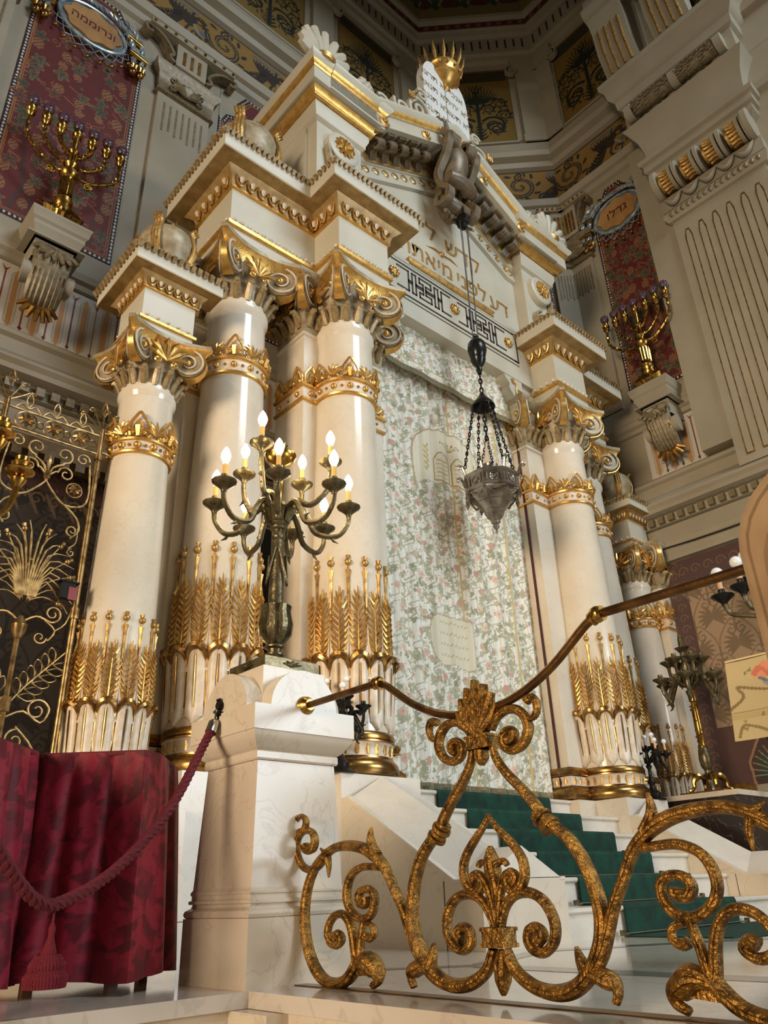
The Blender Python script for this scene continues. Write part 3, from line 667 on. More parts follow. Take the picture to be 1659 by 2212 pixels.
def ear_mesh():
    m = MB(); m.tube([(0, -.03, .70), (0, -.05, 1.1), (0, -.05, 1.75)], [.016, .012, .006], 5)
    for k in range(12):
        z = .93+.065*k; L = .115*min(1, .45+k*.2)*min(1, (13-k)*.18)
        for s in (-1, 1): m.tube([(0, -.045, z), (s*L*.5, -.07, z+.06), (s*L, -.035, z+.15)], [.008, .017, .004], 4)
    m.tube([(0, -.05, 1.68), (0, -.05, 1.84)], [.02, .004], 5); return m.mesh('wheat_ear', M['gold'])
def pod_mesh():
    m = MB(); m.tube([(0, -.02, 1.0), (0, -.03, 1.5), (0, -.03, 2.02), (0, -.03, 2.10)], [.011, .014, .02, .035], 6)
    m.tube([(0, -.03, 2.10), (0, -.03, 2.14)], [.012, .012], 6); m.ball((0, -.035, 2.19), .042, 8); m.tube([(0, -.035, 2.22), (0, -.035, 2.27)], [.014, .028], 6); return m.mesh('poppy_pod', M['gold2'])
def palmette_mesh(h=.26):
    m = MB()
    for k in range(7):
        a = R(18+24*k); L = h*(.72+.28*sin(a)); m.tube([(0, -.015, .03), (L*.6*cos(a), -.045, .03+L*.6*sin(a)), (L*cos(a), -.02, .03+L*sin(a))], [.008, h*.1, h*.035], 5)
    for s in (-1, 1):
        q = spiral(s*h*.34, h*.02, h*.16, h*.03, pi/2, s*1.4, 12); m.tube([(u, -.02, v) for u, v in q], h*.045, 5)
    return m.mesh('palmette', M['gold'])
def pointleaf_mesh(h=.28):
    m = MB(); m.tube(smoothpts([(-h*.28, -.012, 0), (-h*.36, -.02, h*.4), (-h*.15, -.03, h*.8), (0, -.03, h), (h*.15, -.03, h*.8), (h*.36, -.02, h*.4), (h*.28, -.012, 0)], 3), h*.06, 5)
    m.tube([(0, -.015, .0), (0, -.045, h*.35), (0, -.02, h*.72)], [h*.1, h*.16, .01], 5)
    for s in (-1, 1): m.tube([(u, -.025, v) for u, v in spiral(s*h*.16, h*.2, h*.12, h*.02, -pi/2, s*1.2, 10)], h*.04, 4)
    return m.mesh('point_leaf', M['gold'])
def volute_mesh():
    # in plane x (outwards) z; thickness along y, widening towards the axis
    wf = lambda u: min(.34, .10+.42*max(0, .80-u))
    m = MB(); path = smoothpts([(.20, .555), (.32, .56), (.42, .60), (.50, .665)], 4)+spiral(.565, .455, .232, .05, R(102), -1.75, 36)[1:]
    k = len(path); wd = [wf(u) for u, v in path]; dd = [.045-.022*i/k for i in range(k)]
    m.ribbon([(u, 0, v) for u, v in path], [w_*1.0 for w_ in wd], dd, (0, 1, 0), 0)
    for s in (-1, 1): m.tube([(u, s*wd[i]*.5, v) for i, (u, v) in enumerate(path)], [.016-.006*i/k for i in range(k)], 5, 2)
    for s in (-1, 1): m.ball((.565, s*(wf(.565)*.5), .455), .05, 8, 1)
    out = [(.18, .36), (.18, .55), (.32, .55), (.42, .58)]+[(.565+.21*cos(R(a)), .455+.21*sin(R(a))) for a in range(110, -130, -20)]+[(.36, .40), (.28, .33)]
    vs = [(u, -(wf(u)*.5-.022), v) for u, v in out]+[(u, wf(u)*.5-.022, v) for u, v in out]; n = len(out)
    m.add(vs, [tuple(range(n)), tuple(range(2*n-1, n-1, -1))]+[(i, i+n, (i+1) % n+n, (i+1) % n) for i in range(n)], 0)
    for s in (-1, 1):
        q = smoothpts([(.40, .42), (.36, .34), (.27, .29), (.19, .31)], 4)+spiral(.20, .36, .05, .012, -pi/2, -1.3, 12)[1:]
        m.tube([(u, s*(wf(u)*.5), v) for u, v in q], .014, 5, 2)
    b2 = smoothpts([(.40, .63), (.50, .70), (.62, .70), (.74, .62), (.805, .47), (.78, .34), (.68, .24), (.54, .21)], 3); m.ribbon([(u, 0, v) for u, v in b2], [wf(u)*.72 for u, v in b2], .014, (0, 1, 0), 1)
    return m.mesh('volute', [M['ivory2'], M['gold'], M['cream']])
def acanthus_mesh():
    m = MB()
    m.tube([(0, 0, -.01), (0, -.035, .08), (0, -.075, .155), (0, -.13, .20), (0, -.165, .17)], [.046, .054, .05, .042, .022], 7, 0)
    m.tube([(0, -.04, .03), (0, -.085, .10), (0, -.125, .17)], [.004, .010, .010], 4, 1)
    m.ball((0, -.15, .19), .024, 6, 1); return m.mesh('acanthus_leaf', [M['capleaf'], M['gold']])
PM = dict(petal=petal_mesh(), lance=lance_mesh(), ear=ear_mesh(), pod=pod_mesh(), palm=palmette_mesh(), point=pointleaf_mesh(), vol=volute_mesh(), aca=acanthus_mesh())
PM['palm_small'] = palmette_mesh(.17); PM['palm_big'] = palmette_mesh(.3)
def ring(parent, name, me, n, r, z, ph=0.0, sc_=(1, 1, 1), arc=None):
    for i in range(n):
        a = 2*pi*(i+.5)/n+ph
        inst(name, me, parent, (r*cos(a), r*sin(a), z), (0, 0, a+pi/2), sc_)
def column_shaft(s=1.0):
    return [(.455, .44), (.44, .9), (.435, 1.4), (.428, 2.4), (.41, 3.4), (.385, 4.6), (.362, 5.56)]
MESH = {}
def make_column(x, y, label, s=1.0, hs=1.0, z0=ZS, capz=7.14, name='ark_column', ch=1.0):
    """s: radial scale, hs: vertical scale of everything above the plinth"""
    t = thing(name, label, 'column', (x, y, z0), 0, None)
    key = ('col', s, hs)
    def part(nm, fn, mats):
        k = (nm, s, hs)
        if k not in MESH: MESH[k] = fn().mesh(nm, mats)
        return inst(nm, MESH[k], t)
    H = (capz-z0)
    part('base_torus', lambda: MB().lathe([(r*s, z*hs) for r, z in [(.40, 0), (.485, .02), (.51, .07), (.50, .13), (.455, .175), (.445, .18), (.445, .2)]], n=36), M['torus'])
    part('fluted_drum', lambda: MB().lathe([(r*s, z*hs) for r, z in [(.44, .19), (.425, .25), (.44, .31), (.46, .335)]], n=36), M['cream'])
    kn = ('niche', s, hs)
    if kn not in MESH: MESH[kn] = MB().tube([(0, -.43*s, .215*hs), (0, -.425*s, .27*hs), (0, -.44*s, .315*hs)], [.018, .024, .014], 6).mesh('gilt_niche', M['gold2'])
    for i in range(24): inst('gilt_niche', MESH[kn], t, (0, 0, 0), (0, 0, 2*pi*i/24))
    part('base_rings', lambda: MB().lathe([(r*s, z*hs) for r, z in [(.44, .33), (.475, .335), (.475, .35), (.46, .36), (.47, .365), (.475, .40), (.46, .43), (.44, .44)]], n=36), M['torus'])
    nk = H
    part('shaft', lambda: MB().lathe([(.44*s, .43*hs), (.435*s, .9*hs), (.428*s, 2.0*hs), (.41*s, .55*H), (.385*s, .75*H), (.362*s, .96*H), (.365*s, .965*H), (.395*s, .975*H), (.395*s, .985*H), (.37*s, .99*H), (.37*s, H)], n=40), M['shaft'])
    ring(t, 'petal', PM['petal'], 14, .415*s, .45*hs, 0, (s, s, hs)); ring(t, 'lance_leaf', PM['lance'], 14, .43*s, .33*hs, pi/14, (s, s, hs))
    ring(t, 'wheat_ear', PM['ear'], 14, .405*s, .13*hs, 0, (s, s, hs)); ring(t, 'poppy_pod', PM['pod'], 14, .405*s, .06*hs, pi/14, (s, s, hs))
    zb = .792*H
    bd = part('banded_collar', lambda: MB().lathe([(r*s, z) for r, z in [(.385, zb), (.41, zb+.01), (.418, zb+.03), (.40, zb+.05)]], n=36).lathe([(r*s, z) for r, z in [(.40, zb+.2*hs), (.425, zb+.21*hs), (.43, zb+.24*hs), (.40, zb+.27*hs), (.38, zb+.275*hs)]], n=36), M['gold'])
    b2 = part('collar_field', lambda: MB().lathe([(.396*s, zb+.04), (.396*s, zb+.21*hs)], n=36), M['cream'])
    sm = MB().ball((0, -.0, 0), .045, 8).lathe([(.06, -.01), (.06, .0), (.045, .0)], n=10) if False else None
    if 'stud' not in MESH:
        MESH['stud'] = MB().ball((0, 0, 0), .042, 8).mesh('stud', M['gold']); MESH['studs'] = MB().ball((0, 0, 0), .02, 6).mesh('small_stud', M['gold2'])
    for i in range(12):
        a = 2*pi*i/12; inst('stud', MESH['stud'], t, (.40*s*cos(a), .40*s*sin(a), zb+.125*hs)); a += pi/12; inst('small_stud', MESH['studs'], t, (.40*s*cos(a), .40*s*sin(a), zb+.125*hs))
    ring(t, 'palmette', PM['palm_small'], 6, .395*s, zb+.26*hs, 0); ring(t, 'point_leaf', PM['point'], 6, .395*s, zb+.26*hs, pi/6)
    capital(t, (0, 0, H), s, ch)
    return t
def capital(t, loc, s=1.0, hs=1.0):
    c = inst('capital_bell', MESH.setdefault(('bell', s, hs), MB().lathe([(r*s, z*hs) for r, z in [(.36, 0), (.37, .1), (.38, .22), (.42, .42), (.44, .56), (.3, .60)]], n=28).mesh('capital_bell', M['ivory2'])), t, loc)
    for i in range(4): inst('volute', PM['vol'], c, (0, 0, 0), (0, 0, pi/4+i*pi/2), (s, s, hs))
    ring(c, 'acanthus_leaf', PM['aca'], 16, .345*s, .0, 0, (s, s, hs))
    for i in range(4): inst('palmette', PM['palm_big'], c, (.47*s*cos(i*pi/2), .47*s*sin(i*pi/2), .30*hs), (0, 0, i*pi/2+pi/2))
    k = ('abacus', s, hs)
    if k not in MESH:
        # concave-sided abacus with cut corners
        def plan(e):
            P = []
            for i in range(4):
                a = i*pi/2; cx, cy = cos(a), sin(a); tx, ty = -sin(a), cos(a)
                for q in range(9):
                    u = -1+2*q/8; d = (.44+e)+.15*(abs(u)**2.2); P.append(((cx*d+tx*u*(.55+e*.6))*s, (cy*d+ty*u*(.55+e*.6))*s))
            return P
        m = MB(); lv = [(-.07, .53), (-.03, .60), (.02, .68), (.05, .70), (.05, .76)]
        rings_ = [plan(e) for e, z in lv]; n = len(rings_[0]); vs = [(x, y, z*hs) for (e, z), rg in zip(lv, rings_) for x, y in rg]
        for q in range(len(lv)-1):
            mi = 1 if q < 3 else 0
            m2 = [(q*n+j, q*n+(j+1) % n, (q+1)*n+(j+1) % n, (q+1)*n+j) for j in range(n)]
            m.add([] if m.v else vs, [], 0); m.f += m2; m.m += [mi]*n
        m.f += [tuple((len(lv)-1)*n+j for j in range(n)), tuple(range(n-1, -1, -1))]; m.m += [0, 1]
        MESH[k] = m.mesh('abacus', [M['ivory2'], M['gold']])
    inst('abacus', MESH[k], c)
    return c
L1 = make_column(XC-3.74, 6.914, 'left ark column behind the lit candelabrum, second from the left', 1.0)
L2 = make_column(XC-2.40, 6.373, 'ark column left of the floral curtain, above the marble stair wall')
R1 = make_column(XC+2.40, 6.373, 'ark column just right of the floral curtain and its pier')
R2 = make_column(XC+3.74, 6.914, 'ark column half hidden right behind the one beside the curtain')
S3 = 5.48-ZS; k3 = .72
L3 = make_column(XC-4.83, 6.82, 'shorter outer column next to the gilt grille, above the red draped stand', .78, .72, 1.10, 5.35, 'side_column', .8)
R3 = make_column(XC+4.83, 6.82, 'far right shorter column in shade beside the wallpapered wall', .78, .72, 1.10, 5.35, 'side_column', .8)

# ---- piers behind the curtain columns
def make_pier(x0, x1, y0, y1, label, h=7.14, z0=ZS, name='ark_pier', s=1.0, full=True):
    t = thing(name, label, 'pier', ((x0+x1)/2, (y0+y1)/2, z0)); cx, cy = (x0+x1)/2, (y0+y1)/2
    P = [(x0-cx, y1-cy), (x0-cx, y0-cy), (x1-cx, y0-cy), (x1-cx, y1-cy)]; H = h-z0
    pt = [p for p in P]
    def mo(nm, prof, mt, **k): return obj(nm, MB().mold(pt, prof), M[mt], t, **k)
    obj('shaft', MB().box(P[1][0], P[2][0], P[1][1], P[3][1], .4, H), M['shaft'], t, smooth=False)
    mo('base_torus', [(0, 0), (.07, .02), (.085, .07), (.08, .13), (.04, .175), (0, .2)], 'torus'); mo('fluted_drum', [(0, .19), (.03, .2), (.012, .25), (.03, .32), (0, .33)], 'cream')
    mo('base_rings', [(0, .33), (.05, .335), (.05, .35), (.035, .36), (.05, .40), (.03, .44), (0, .44)], 'torus')
    ng = MB()
    for (ax, ay), (bx, by) in zip(P[:-1], P[1:]):
        L = math.hypot(bx-ax, by-ay); n = max(1, int(L/.12)); nx_, ny_ = (by-ay)/L, -(bx-ax)/L
        for i in range(n):
            q = (i+.5)/n; X = ax+(bx-ax)*q+nx_*.018; Y = ay+(by-ay)*q+ny_*.018; ng.tube([(X, Y, .215), (X, Y, .26), (X, Y, .31)], [.018, .026, .014], 6)
    obj('gilt_niches', ng, M['gold2'], t)
    zb = .792*H
    mo('banded_collar', [(0, zb), (.035, zb+.01), (.035, zb+.04), (.0, zb+.05)], 'gold'); mo('collar_ring', [(0, zb+.2), (.045, zb+.21), (.05, zb+.24), (.02, zb+.27), (0, zb+.275)], 'gold')
    mo('collar_field', [(0, zb+.04), (.012, zb+.04), (.012, zb+.21), (0, zb+.21)], 'cream')
    mo('necking', [(0, H-.17), (.03, H-.16), (.03, H-.12), (.01, H-.1), (0, H-.1)], 'shaft')
    for (ax, ay), (bx, by) in zip(P[:-1], P[1:]):
        L = math.hypot(bx-ax, by-ay); n = max(1, round(L/.21)); nx_, ny_ = (by-ay)/L, -(bx-ax)/L; rz = math.atan2(ny_, nx_)+pi/2
        for i in range(n):
            q = (i+.5)/n; X = ax+(bx-ax)*q; Y = ay+(by-ay)*q; inst('stud' if i % 2 == 0 else 'small_stud', MESH['stud'] if i % 2 == 0 else MESH['studs'], t, (X+nx_*.015, Y+ny_*.015, zb+.125))
            inst('point_leaf' if i % 2 == 0 else 'palmette', PM['point'] if i % 2 == 0 else PM['palm_small'], t, (X, Y, zb+.26), (0, 0, rz))
        n = max(2, round(L/.135))
        for i in range(n):
            q = (i+.5)/n; inst('acanthus_leaf', PM['aca'], t, (ax+(bx-ax)*q, ay+(by-ay)*q, H), (0, 0, rz))
        inst('palmette', PM['palm_big'], t, ((ax+bx)/2+nx_*.08, (ay+by)/2+ny_*.08, H+.28), (0, 0, rz))
    obj('capital_core', MB().mold(pt, [(0, H-.1), (.02, H), (.04, H+.3), (.08, H+.58), (0, H+.6)]), M['ivory2'], t)
    hx, hy = P[2][0], -P[1][1]
    for sx in (-1, 1):
        inst('volute', PM['vol'], t, (sx*(hx-.32), -hy+.32, H), (0, 0, math.atan2(-1, sx)), (1, 1, 1))
        inst('volute', PM['vol'], t, (sx*(hx-.32), hy-.32, H), (0, 0, math.atan2(1, sx)), (1, 1, 1))
    mo('abacus', [(0, H+.55), (.1, H+.58), (.2, H+.67), (.22, H+.70), (.22, H+.76), (0, H+.76)], 'ivory2')
    return t
make_pier(XC-2.976, XC-1.65, 6.50, 7.10, 'square cream pier on the left of the floral curtain')
make_pier(XC+1.60, XC+2.976, 6.50, 7.10, 'square cream pier on the right of the floral curtain')
make_pier(XC-4.19, XC-3.3, 7.25, 7.7, 'shaded cream pilaster behind the second column from the left', name='rear_pilaster')
make_pier(XC+3.3, XC+4.19, 7.25, 7.7, 'shaded cream pilaster behind the right-hand columns', name='rear_pilaster')
# right wall pilaster next to the wallpaper
t = make_pier(12.72, 13.05, 6.42, 6.95, 'shaded wall pilaster between far column and wallpaper', 5.35, 1.1, 'wall_pilaster')

# ---- entablature (whole crown over the columns)
ent = thing('ark_entablature', 'gilt-edged cream entablature with leaf cornice stepping forward over the ark columns', 'entablature', (XC, 6.9, 7.9))
def eo(name, mb, mt, par=ent, **k): return obj(name, mb, M[mt] if isinstance(mt, str) else mt, par, world=True, **k)
def leafmould_mesh():
    m = MB(); m.tube(smoothpts([(-.085, -.03, .19), (-.07, -.0, .08), (0, .01, 0), (.07, 0, .08), (.085, -.03, .19)], 3), .015, 5, 1)
    m.tube([(0, .0, .04), (0, -.012, .1), (0, -.0, .16)], [.014, .036, .016], 6, 2); return m.mesh('lotus_leaf', [M['ivory2'], M['gold'], M['cream']])
LM = leafmould_mesh()
SMM = MB().tube([(0, 0, 0), (0, -.03, .045), (0, -.015, .09)], [.03, .042, .012], 5)
def entab(path, zA, par, s=1.0, label=''):
    """architrave .. sima along the path; zA = underside"""
    z = lambda q: zA+q*s
    o_ = lambda q: q*s
    eo('architrave', MB().mold(path, [(-.45, z(0)), (0, z(0)), (0, z(.2)), (.0, z(.2))]), 'ivory', par)
    eo('gilt_taenia', MB().mold(path, [(0, z(.19)), (o_(.045), z(.2)), (o_(.05), z(.25)), (0, z(.27))]), 'gold', par)
    eo('frieze', MB().mold(path, [(0, z(.26)), (0, z(.9)), (-.45, z(.9))]), 'ivory', par)
    eo('gilt_fillet', MB().mold(path, [(0, z(.86)), (o_(.035), z(.87)), (o_(.035), z(.90)), (0, z(.91))]), 'gold', par)
    eo('cyma', MB().mold(path, [(0, z(.9)), (o_(.03), z(.93)), (o_(.06), z(1.02)), (o_(.15), z(1.09)), (o_(.16), z(1.11)), (0, z(1.11))]), 'soffit', par)
    eo('corona_soffit', MB().mold(path, [(0, z(1.10)), (o_(.335), z(1.10)), (o_(.335), z(1.125)), (0, z(1.125))]), 'soffit', par)
    eo('corona', MB().mold(path, [(0, z(1.12)), (o_(.335), z(1.12)), (o_(.335), z(1.31)), (o_(.35), z(1.33)), (0, z(1.33))]), 'ivory', par)
    eo('sima', MB().mold(path, [(0, z(1.33)), (o_(.34), z(1.33)), (o_(.36), z(1.37)), (o_(.37), z(1.40)), (-.3, z(1.41))]), 'ivory', par)
    bd = MB(); sm = MB()
    for i, ((ax, ay), (bx, by)) in enumerate(zip(path[:-1], path[1:])):
        L = math.hypot(bx-ax, by-ay)
        if L < .05: continue
        tx, ty = (bx-ax)/L, (by-ay)/L; nx_, ny_ = ty, -tx; rz = math.atan2(ny_, nx_)+pi/2
        n = max(1, int(L/.105))
        for k in range(n): q = (k+.5)/n*L; bd.ball((ax+tx*q+nx_*.02, ay+ty*q+ny_*.02, z(.315)), .029*s, 6)
        n = max(1, round((L+.1)/(.185*s)))
        for k in range(n):
            q = (k+.5)/n*L; inst('lotus_leaf', LM, par, Vector((ax+tx*q+nx_*.07*s, ay+ty*q+ny_*.07*s, z(.91)))-Vector(par.location), (R(0), 0, rz), (s, s, s*1.1))
        # sima leaves run on the outer line
        e0 = -.36*s if (i > 0 and cross_(path, i) > 0) or i == 0 else .36*s
        n = max(1, int((L+.5)/.1)); a0, a1 = sima_span(path, i, .37*s)
        n = max(1, int((a1-a0)/.078))
        for k in range(n):
            q = a0+(k+.5)/n*(a1-a0); m = Matrix.Translation((ax+tx*q+nx_*.345*s, ay+ty*q+ny_*.345*s, z(1.325))) @ Matrix.Rotation(rz, 4, 'Z'); sm._mg(SMM, m)
    o = eo('bead_row', bd, 'cream', par); o['kind'] = 'stuff'; o = eo('sima_leaves', sm, 'capleaf', par); o['kind'] = 'stuff'
def cross_(p, i):
    a = (p[i][0]-p[i-1][0], p[i][1]-p[i-1][1]); b = (p[i+1][0]-p[i][0], p[i+1][1]-p[i][1]); return a[0]*b[1]-a[1]*b[0]
def sima_span(p, i, o):
    L = math.hypot(p[i+1][0]-p[i][0], p[i+1][1]-p[i][1]); a = 0.0; b = L
    if i > 0: a = -o if cross_(p, i) > 0 else o
    if i < len(p)-2: b = L+o if cross_(p, i+1) > 0 else L-o
    return a, b
ZA = 7.9
PL = [(XC-3.3, 7.36), (XC-4.184, 7.36), (XC-4.184, 6.469), (XC-2.835, 6.469), (XC-2.835, 5.928), (XC-1.944, 5.928), (XC-1.944, 6.45)]
PR = [(2*XC-x, y) for x, y in PL[::-1]]
entab(PL, ZA, ent); entab(PR, ZA, ent)
eo('soffit_mass', MB().box(XC-4.16, XC-1.7, 6.49, 7.34, 7.9, 9.25).box(XC+1.7, XC+4.16, 6.49, 7.34, 7.9, 9.25).box(XC-2.81, XC-1.97, 5.95, 6.6, 7.9, 9.25).box(XC+1.97, XC+2.81, 5.95, 6.6, 7.9, 9.25), 'ivory', smooth=False)
# side orders
for sx, lab in ((-1, 'small shaded entablature block over the outer left column'), (1, 'small entablature block joining the far right column to the wall')):
    cx = XC+sx*4.83; t = thing('side_entablature', lab, 'entablature', (cx, 6.82, 5.96))
    P3 = [(cx-.31, 7.13), (cx-.31, 6.51), (cx+.31, 6.51), (cx+.31, 7.13)]
    if sx < 0: P3 = [(cx+.31, 7.13)]+P3[:-1]+[(cx+.31, 6.6)]
    entab(P3, 5.96, t, .66)
    obj('core', MB().box(cx-.29, cx+.29, 6.53, 7.11, 5.98, 6.88), M['ivory'], t, world=True, smooth=False)

# ---- lintel, tympanum, attic and pediment
at_ = thing('ark_pediment', 'white gilt-edged attic with broken pediment, Hebrew inscription and Greek key band', 'pediment', (XC, 6.7, 8.3))
def ao(name, mb, mt, par=at_, **k): return obj(name, mb, M[mt] if isinstance(mt, str) else mt, par, world=True, **k)
ao('lintel', MB().box(XC-1.95, XC+1.95, 6.42, 7.1, 8.27, 9.36), 'ivory', smooth=False)
# scrolled corner brackets in the opening
for sx in (-1, 1):
    pl = smoothpts([(0, 8.3), (.42, 8.3), (.43, 8.2), (.34, 8.12), (.36, 8.02), (.28, 7.92), (.2, 7.8), (.14, 7.6), (.04, 7.45), (0, 7.4)], 3); x0 = XC+sx*1.62
    c_ = ao('corner_bracket', MB().extr(pl, lambda u, z: (x0-sx*u, 6.43, z), lambda u, z: (x0-sx*u, 7.1, z)), 'ivory')
    cs = MB()
    for (cx, cz, r, tn) in ((.1, 7.98, .075, 1.4), (.12, 7.76, .06, -1.3), (.25, 8.18, .05, 1.2)): cs.tube([(x0-sx*u, 6.42, v) for u, v in spiral(cx, cz, r, .012, 1.0, tn, 14)], .014, 5)
    cs.tube([(x0-sx*u, 6.42, v) for u, v in smoothpts([(.3, 8.22), (.18, 8.12), (.2, 7.95), (.06, 7.8), (.05, 7.58)], 3)], .014, 5); obj('gilt_scroll', cs, M['gold'], c_, world=True)
# Greek key band: dark inlay lines
kb = MB(); yk = 6.417
def kline(pts, w=.03):
    for (ax, az), (bx, bz) in zip(pts[:-1], pts[1:]):
        x0, x1 = sorted((ax, bx)); z0, z1 = sorted((az, bz)); kb.box(x0-w/2, x1+w/2, yk-.004, yk+.01, z0-w/2, z1+w/2)
for sx in (-1, 1):
    for x0 in (.17, ):
        g = lambda pts: kline([(XC+sx*u, v) for u, v in pts])
        for base, up in ((9.20, -1), (8.80, 1)):
            v = lambda q: base+up*q*.2
            pts = [(.1, v(0)), (.30, v(0)), (.30, v(.9)), (.38, v(.9)), (.38, v(.0)), (.46, v(0)), (.46, v(.9)), (.66, v(.9)), (.66, v(.55)), (.54, v(.55)), (.54, v(.0)), (.8, v(0)), (.8, v(.5)), (.72, v(.5)), (.72, v(.9)), (.88, v(.9)), (.88, v(0)), (.96, v(0)), (.96, v(.9)), (1.04, v(.9)), (1.04, v(0)), (1.28, v(0))]
            g(pts)
        g([(1.5, 9.28), (1.6, 9.28), (1.6, 8.68), (1.5, 8.68)]); 
kline([(XC-1.55, 8.68), (XC+1.55, 8.68)]); kline([(XC-1.55, 9.28), (XC+1.55, 9.28)]); kline([(XC-1.6, 8.6), (XC+1.6, 8.6)], .014)
ao('greek_key_band', kb, 'blackline', smooth=False)
for x in (-1.36, 0, 1.36):
    rs = MB().lathe([(.1, -.03), (.1, 0), (.06, .02), (.035, .04), (0, .05)], n=12)
    for k in range(8): rs.ball((.075*cos(k*pi/4), .075*sin(k*pi/4), .01), .033, 6)
    rs.xf(Matrix.Translation((XC+x, 6.41, 9.0)) @ Matrix.Rotation(pi/2, 4, 'X')); ao('rosette', rs, 'gold2')
ao('lintel_ledge', MB().mold([(XC-1.95, 6.46), (XC+1.95, 6.46)], [(0, 9.34), (.05, 9.35), (.06, 9.40), (0, 9.46)]), 'ivory')
ao('gilt_plaque_ledge', MB().mold([(XC-.95, 6.60), (XC-.95, 6.46), (XC+.95, 6.46), (XC+.95, 6.6)], [(0, 9.36), (.07, 9.38), (.06, 9.44), (.09, 9.48), (.07, 9.52), (0, 9.55)]), 'gold2')
# attic wall (tympanum) outline with raking top
AY = 6.58
tp = [(XC-2.95, 9.3), (XC+2.95, 9.3), (XC+2.95, 11.2), (XC+1.77, 11.2), (XC, 12.1), (XC-1.77, 11.2), (XC-2.95, 11.2)]
ao('tympanum', MB().extr(tp[::-1], lambda x, z: (x, AY, z), lambda x, z: (x, 7.6, z)), 'ivory', smooth=False)
def text_on(s, size, x, z, mt, rot=0.0, y=AY, par=at_, name='inscription', dp=.006):
    tm = text_mb(heb(s), size, dp); tm.xf(Matrix.Translation((x, y-dp, z)) @ Matrix.Rotation(rot, 4, 'Y') @ Matrix.Rotation(pi/2, 4, 'X')); return ao(name, tm, mt, par, smooth=False)
text_on('קדש', .50, XC+.55, 10.62, 'gold2'); text_on('ל״', .50, XC-.35, 10.66, 'gold2'); text_on('ע', .50, XC-.66, 10.62, 'gold2')
text_on('דע', .46, XC+1.45, 9.98, 'gold2'); text_on('לפני', .46, XC+.72, 10.0, 'gold2'); text_on('מי', .46, XC+.04, 10.0, 'gold2'); text_on('אתה', .46, XC-.62, 10.0, 'gold2'); text_on('עומד', .46, XC-1.5, 9.98, 'gold2')
orn = MB().ball((XC-.02, AY, 10.32), .06, 8).tube([(XC-.4, AY, 10.3), (XC-.2, AY-.01, 10.34), (XC, AY-.01, 10.32), (XC+.2, AY-.01, 10.34), (XC+.4, AY, 10.3)], [.004, .02, .01, .02, .004], 6); ao('divider_ornament', orn, 'gold2')
# raking wave band under the cornice and raking cornice
RK = [(XC-1.78, 11.2), (XC-.0, 12.1), (XC+1.78, 11.2)]; FP = [(XC-2.45, 11.2)]+RK+[(XC+2.45, 11.2)]
ao('wave_band', MB().moldxz([(x, z-.36) for x, z in FP], [(0, 0), (.06, .02), (.06, .06), (.04, .08), (.04, .30), (.08, .32), (.1, .36), (0, .36)], AY), 'ivory')
wv = MB()
for i in range(len(FP)-1):
    (ax, az), (bx, bz) = FP[i], FP[i+1]; L = math.hypot(bx-ax, bz-az); n = max(1, round(L/.25)); an = math.atan2(bz-az, bx-ax)
    for k in range(n):
        q = (k+.5)/n; cx = ax+(bx-ax)*q-sin(an)*.19; cz = az+(bz-az)*q-.36+cos(an)*.19
        ao('wave_scroll', MB().tube([(u, AY-.045, v) for u, v in spiral(cx, cz, .085, .02, pi+an, -1.3, 14)], .013, 5), 'gold')
RB = [(XC-3.161+.3, 11.2)]+RK+[(XC+3.161-.3, 11.2)]
ao('bracket_soffit', MB().moldxz(RB, [(0, 0), (.1, .0), (.12, .10), (.1, .14), (0.1, .32), (.16, .36), (.16, .40), (0, .40)], AY), 'soffit')
ao('raking_corona', MB().moldxz(RB, [(0, .36), (.54, .36), (.54, .40), (.52, .42), (.52, .62), (.55, .64), (0, .64)], AY), 'ivory')
ao('raking_gilt_edge', MB().moldxz(RB, [(0, .63), (.545, .63), (.56, .68), (.60, .72), (0.3, .73)], AY), 'gold')
ao('raking_sima', MB().moldxz(RB, [(0, .70), (.60, .72), (.65, .78), (.66, .83), (-.1, .85)], AY), 'ivory')
MODM = MB()
for d in (-.055, 0, .055):
    q = smoothpts([(-.05, .30), (-.12, .32), (-.28, .30), (-.40, .22), (-.40, .13), (-.32, .11), (-.2, .16), (-.10, .05)], 3); MODM.ribbon([(d, u, v) for u, v in q], .05, .04, (1, 0, 0), 0)
MODM.box(-.1, .1, -.45, 0, .30, .36); MODM = MODM.mesh('modillion', [M['console']])
def mods(x0, x1, z0, z1, n):
    an = math.atan2(z1-z0, x1-x0)
    for i in range(n):
        q = (i+.5)/n; inst('modillion', MODM, at_, Vector((x0+(x1-x0)*q, AY, z0+(z1-z0)*q))-Vector(at_.location), (0, -an, 0))
mods(XC-1.78, XC-.42, 11.2, 11.9, 5); mods(XC+.42, XC+1.78, 11.9, 11.2, 5)
for i, (x, z) in enumerate([(-1.75, 11.73), (-.75, 12.25), (.75, 12.25), (1.75, 11.73)]):
    r_ = MB().lathe([(.11, 0), (.11, .02), (.07, .04), (.045, .03)], n=14).ball((0, 0, .04), .045, 8); r_.xf(Matrix.Translation((XC+x, 6.06, z)) @ Matrix.Rotation(pi/2, 4, 'X')); ao('cornice_boss', r_, 'gold2')
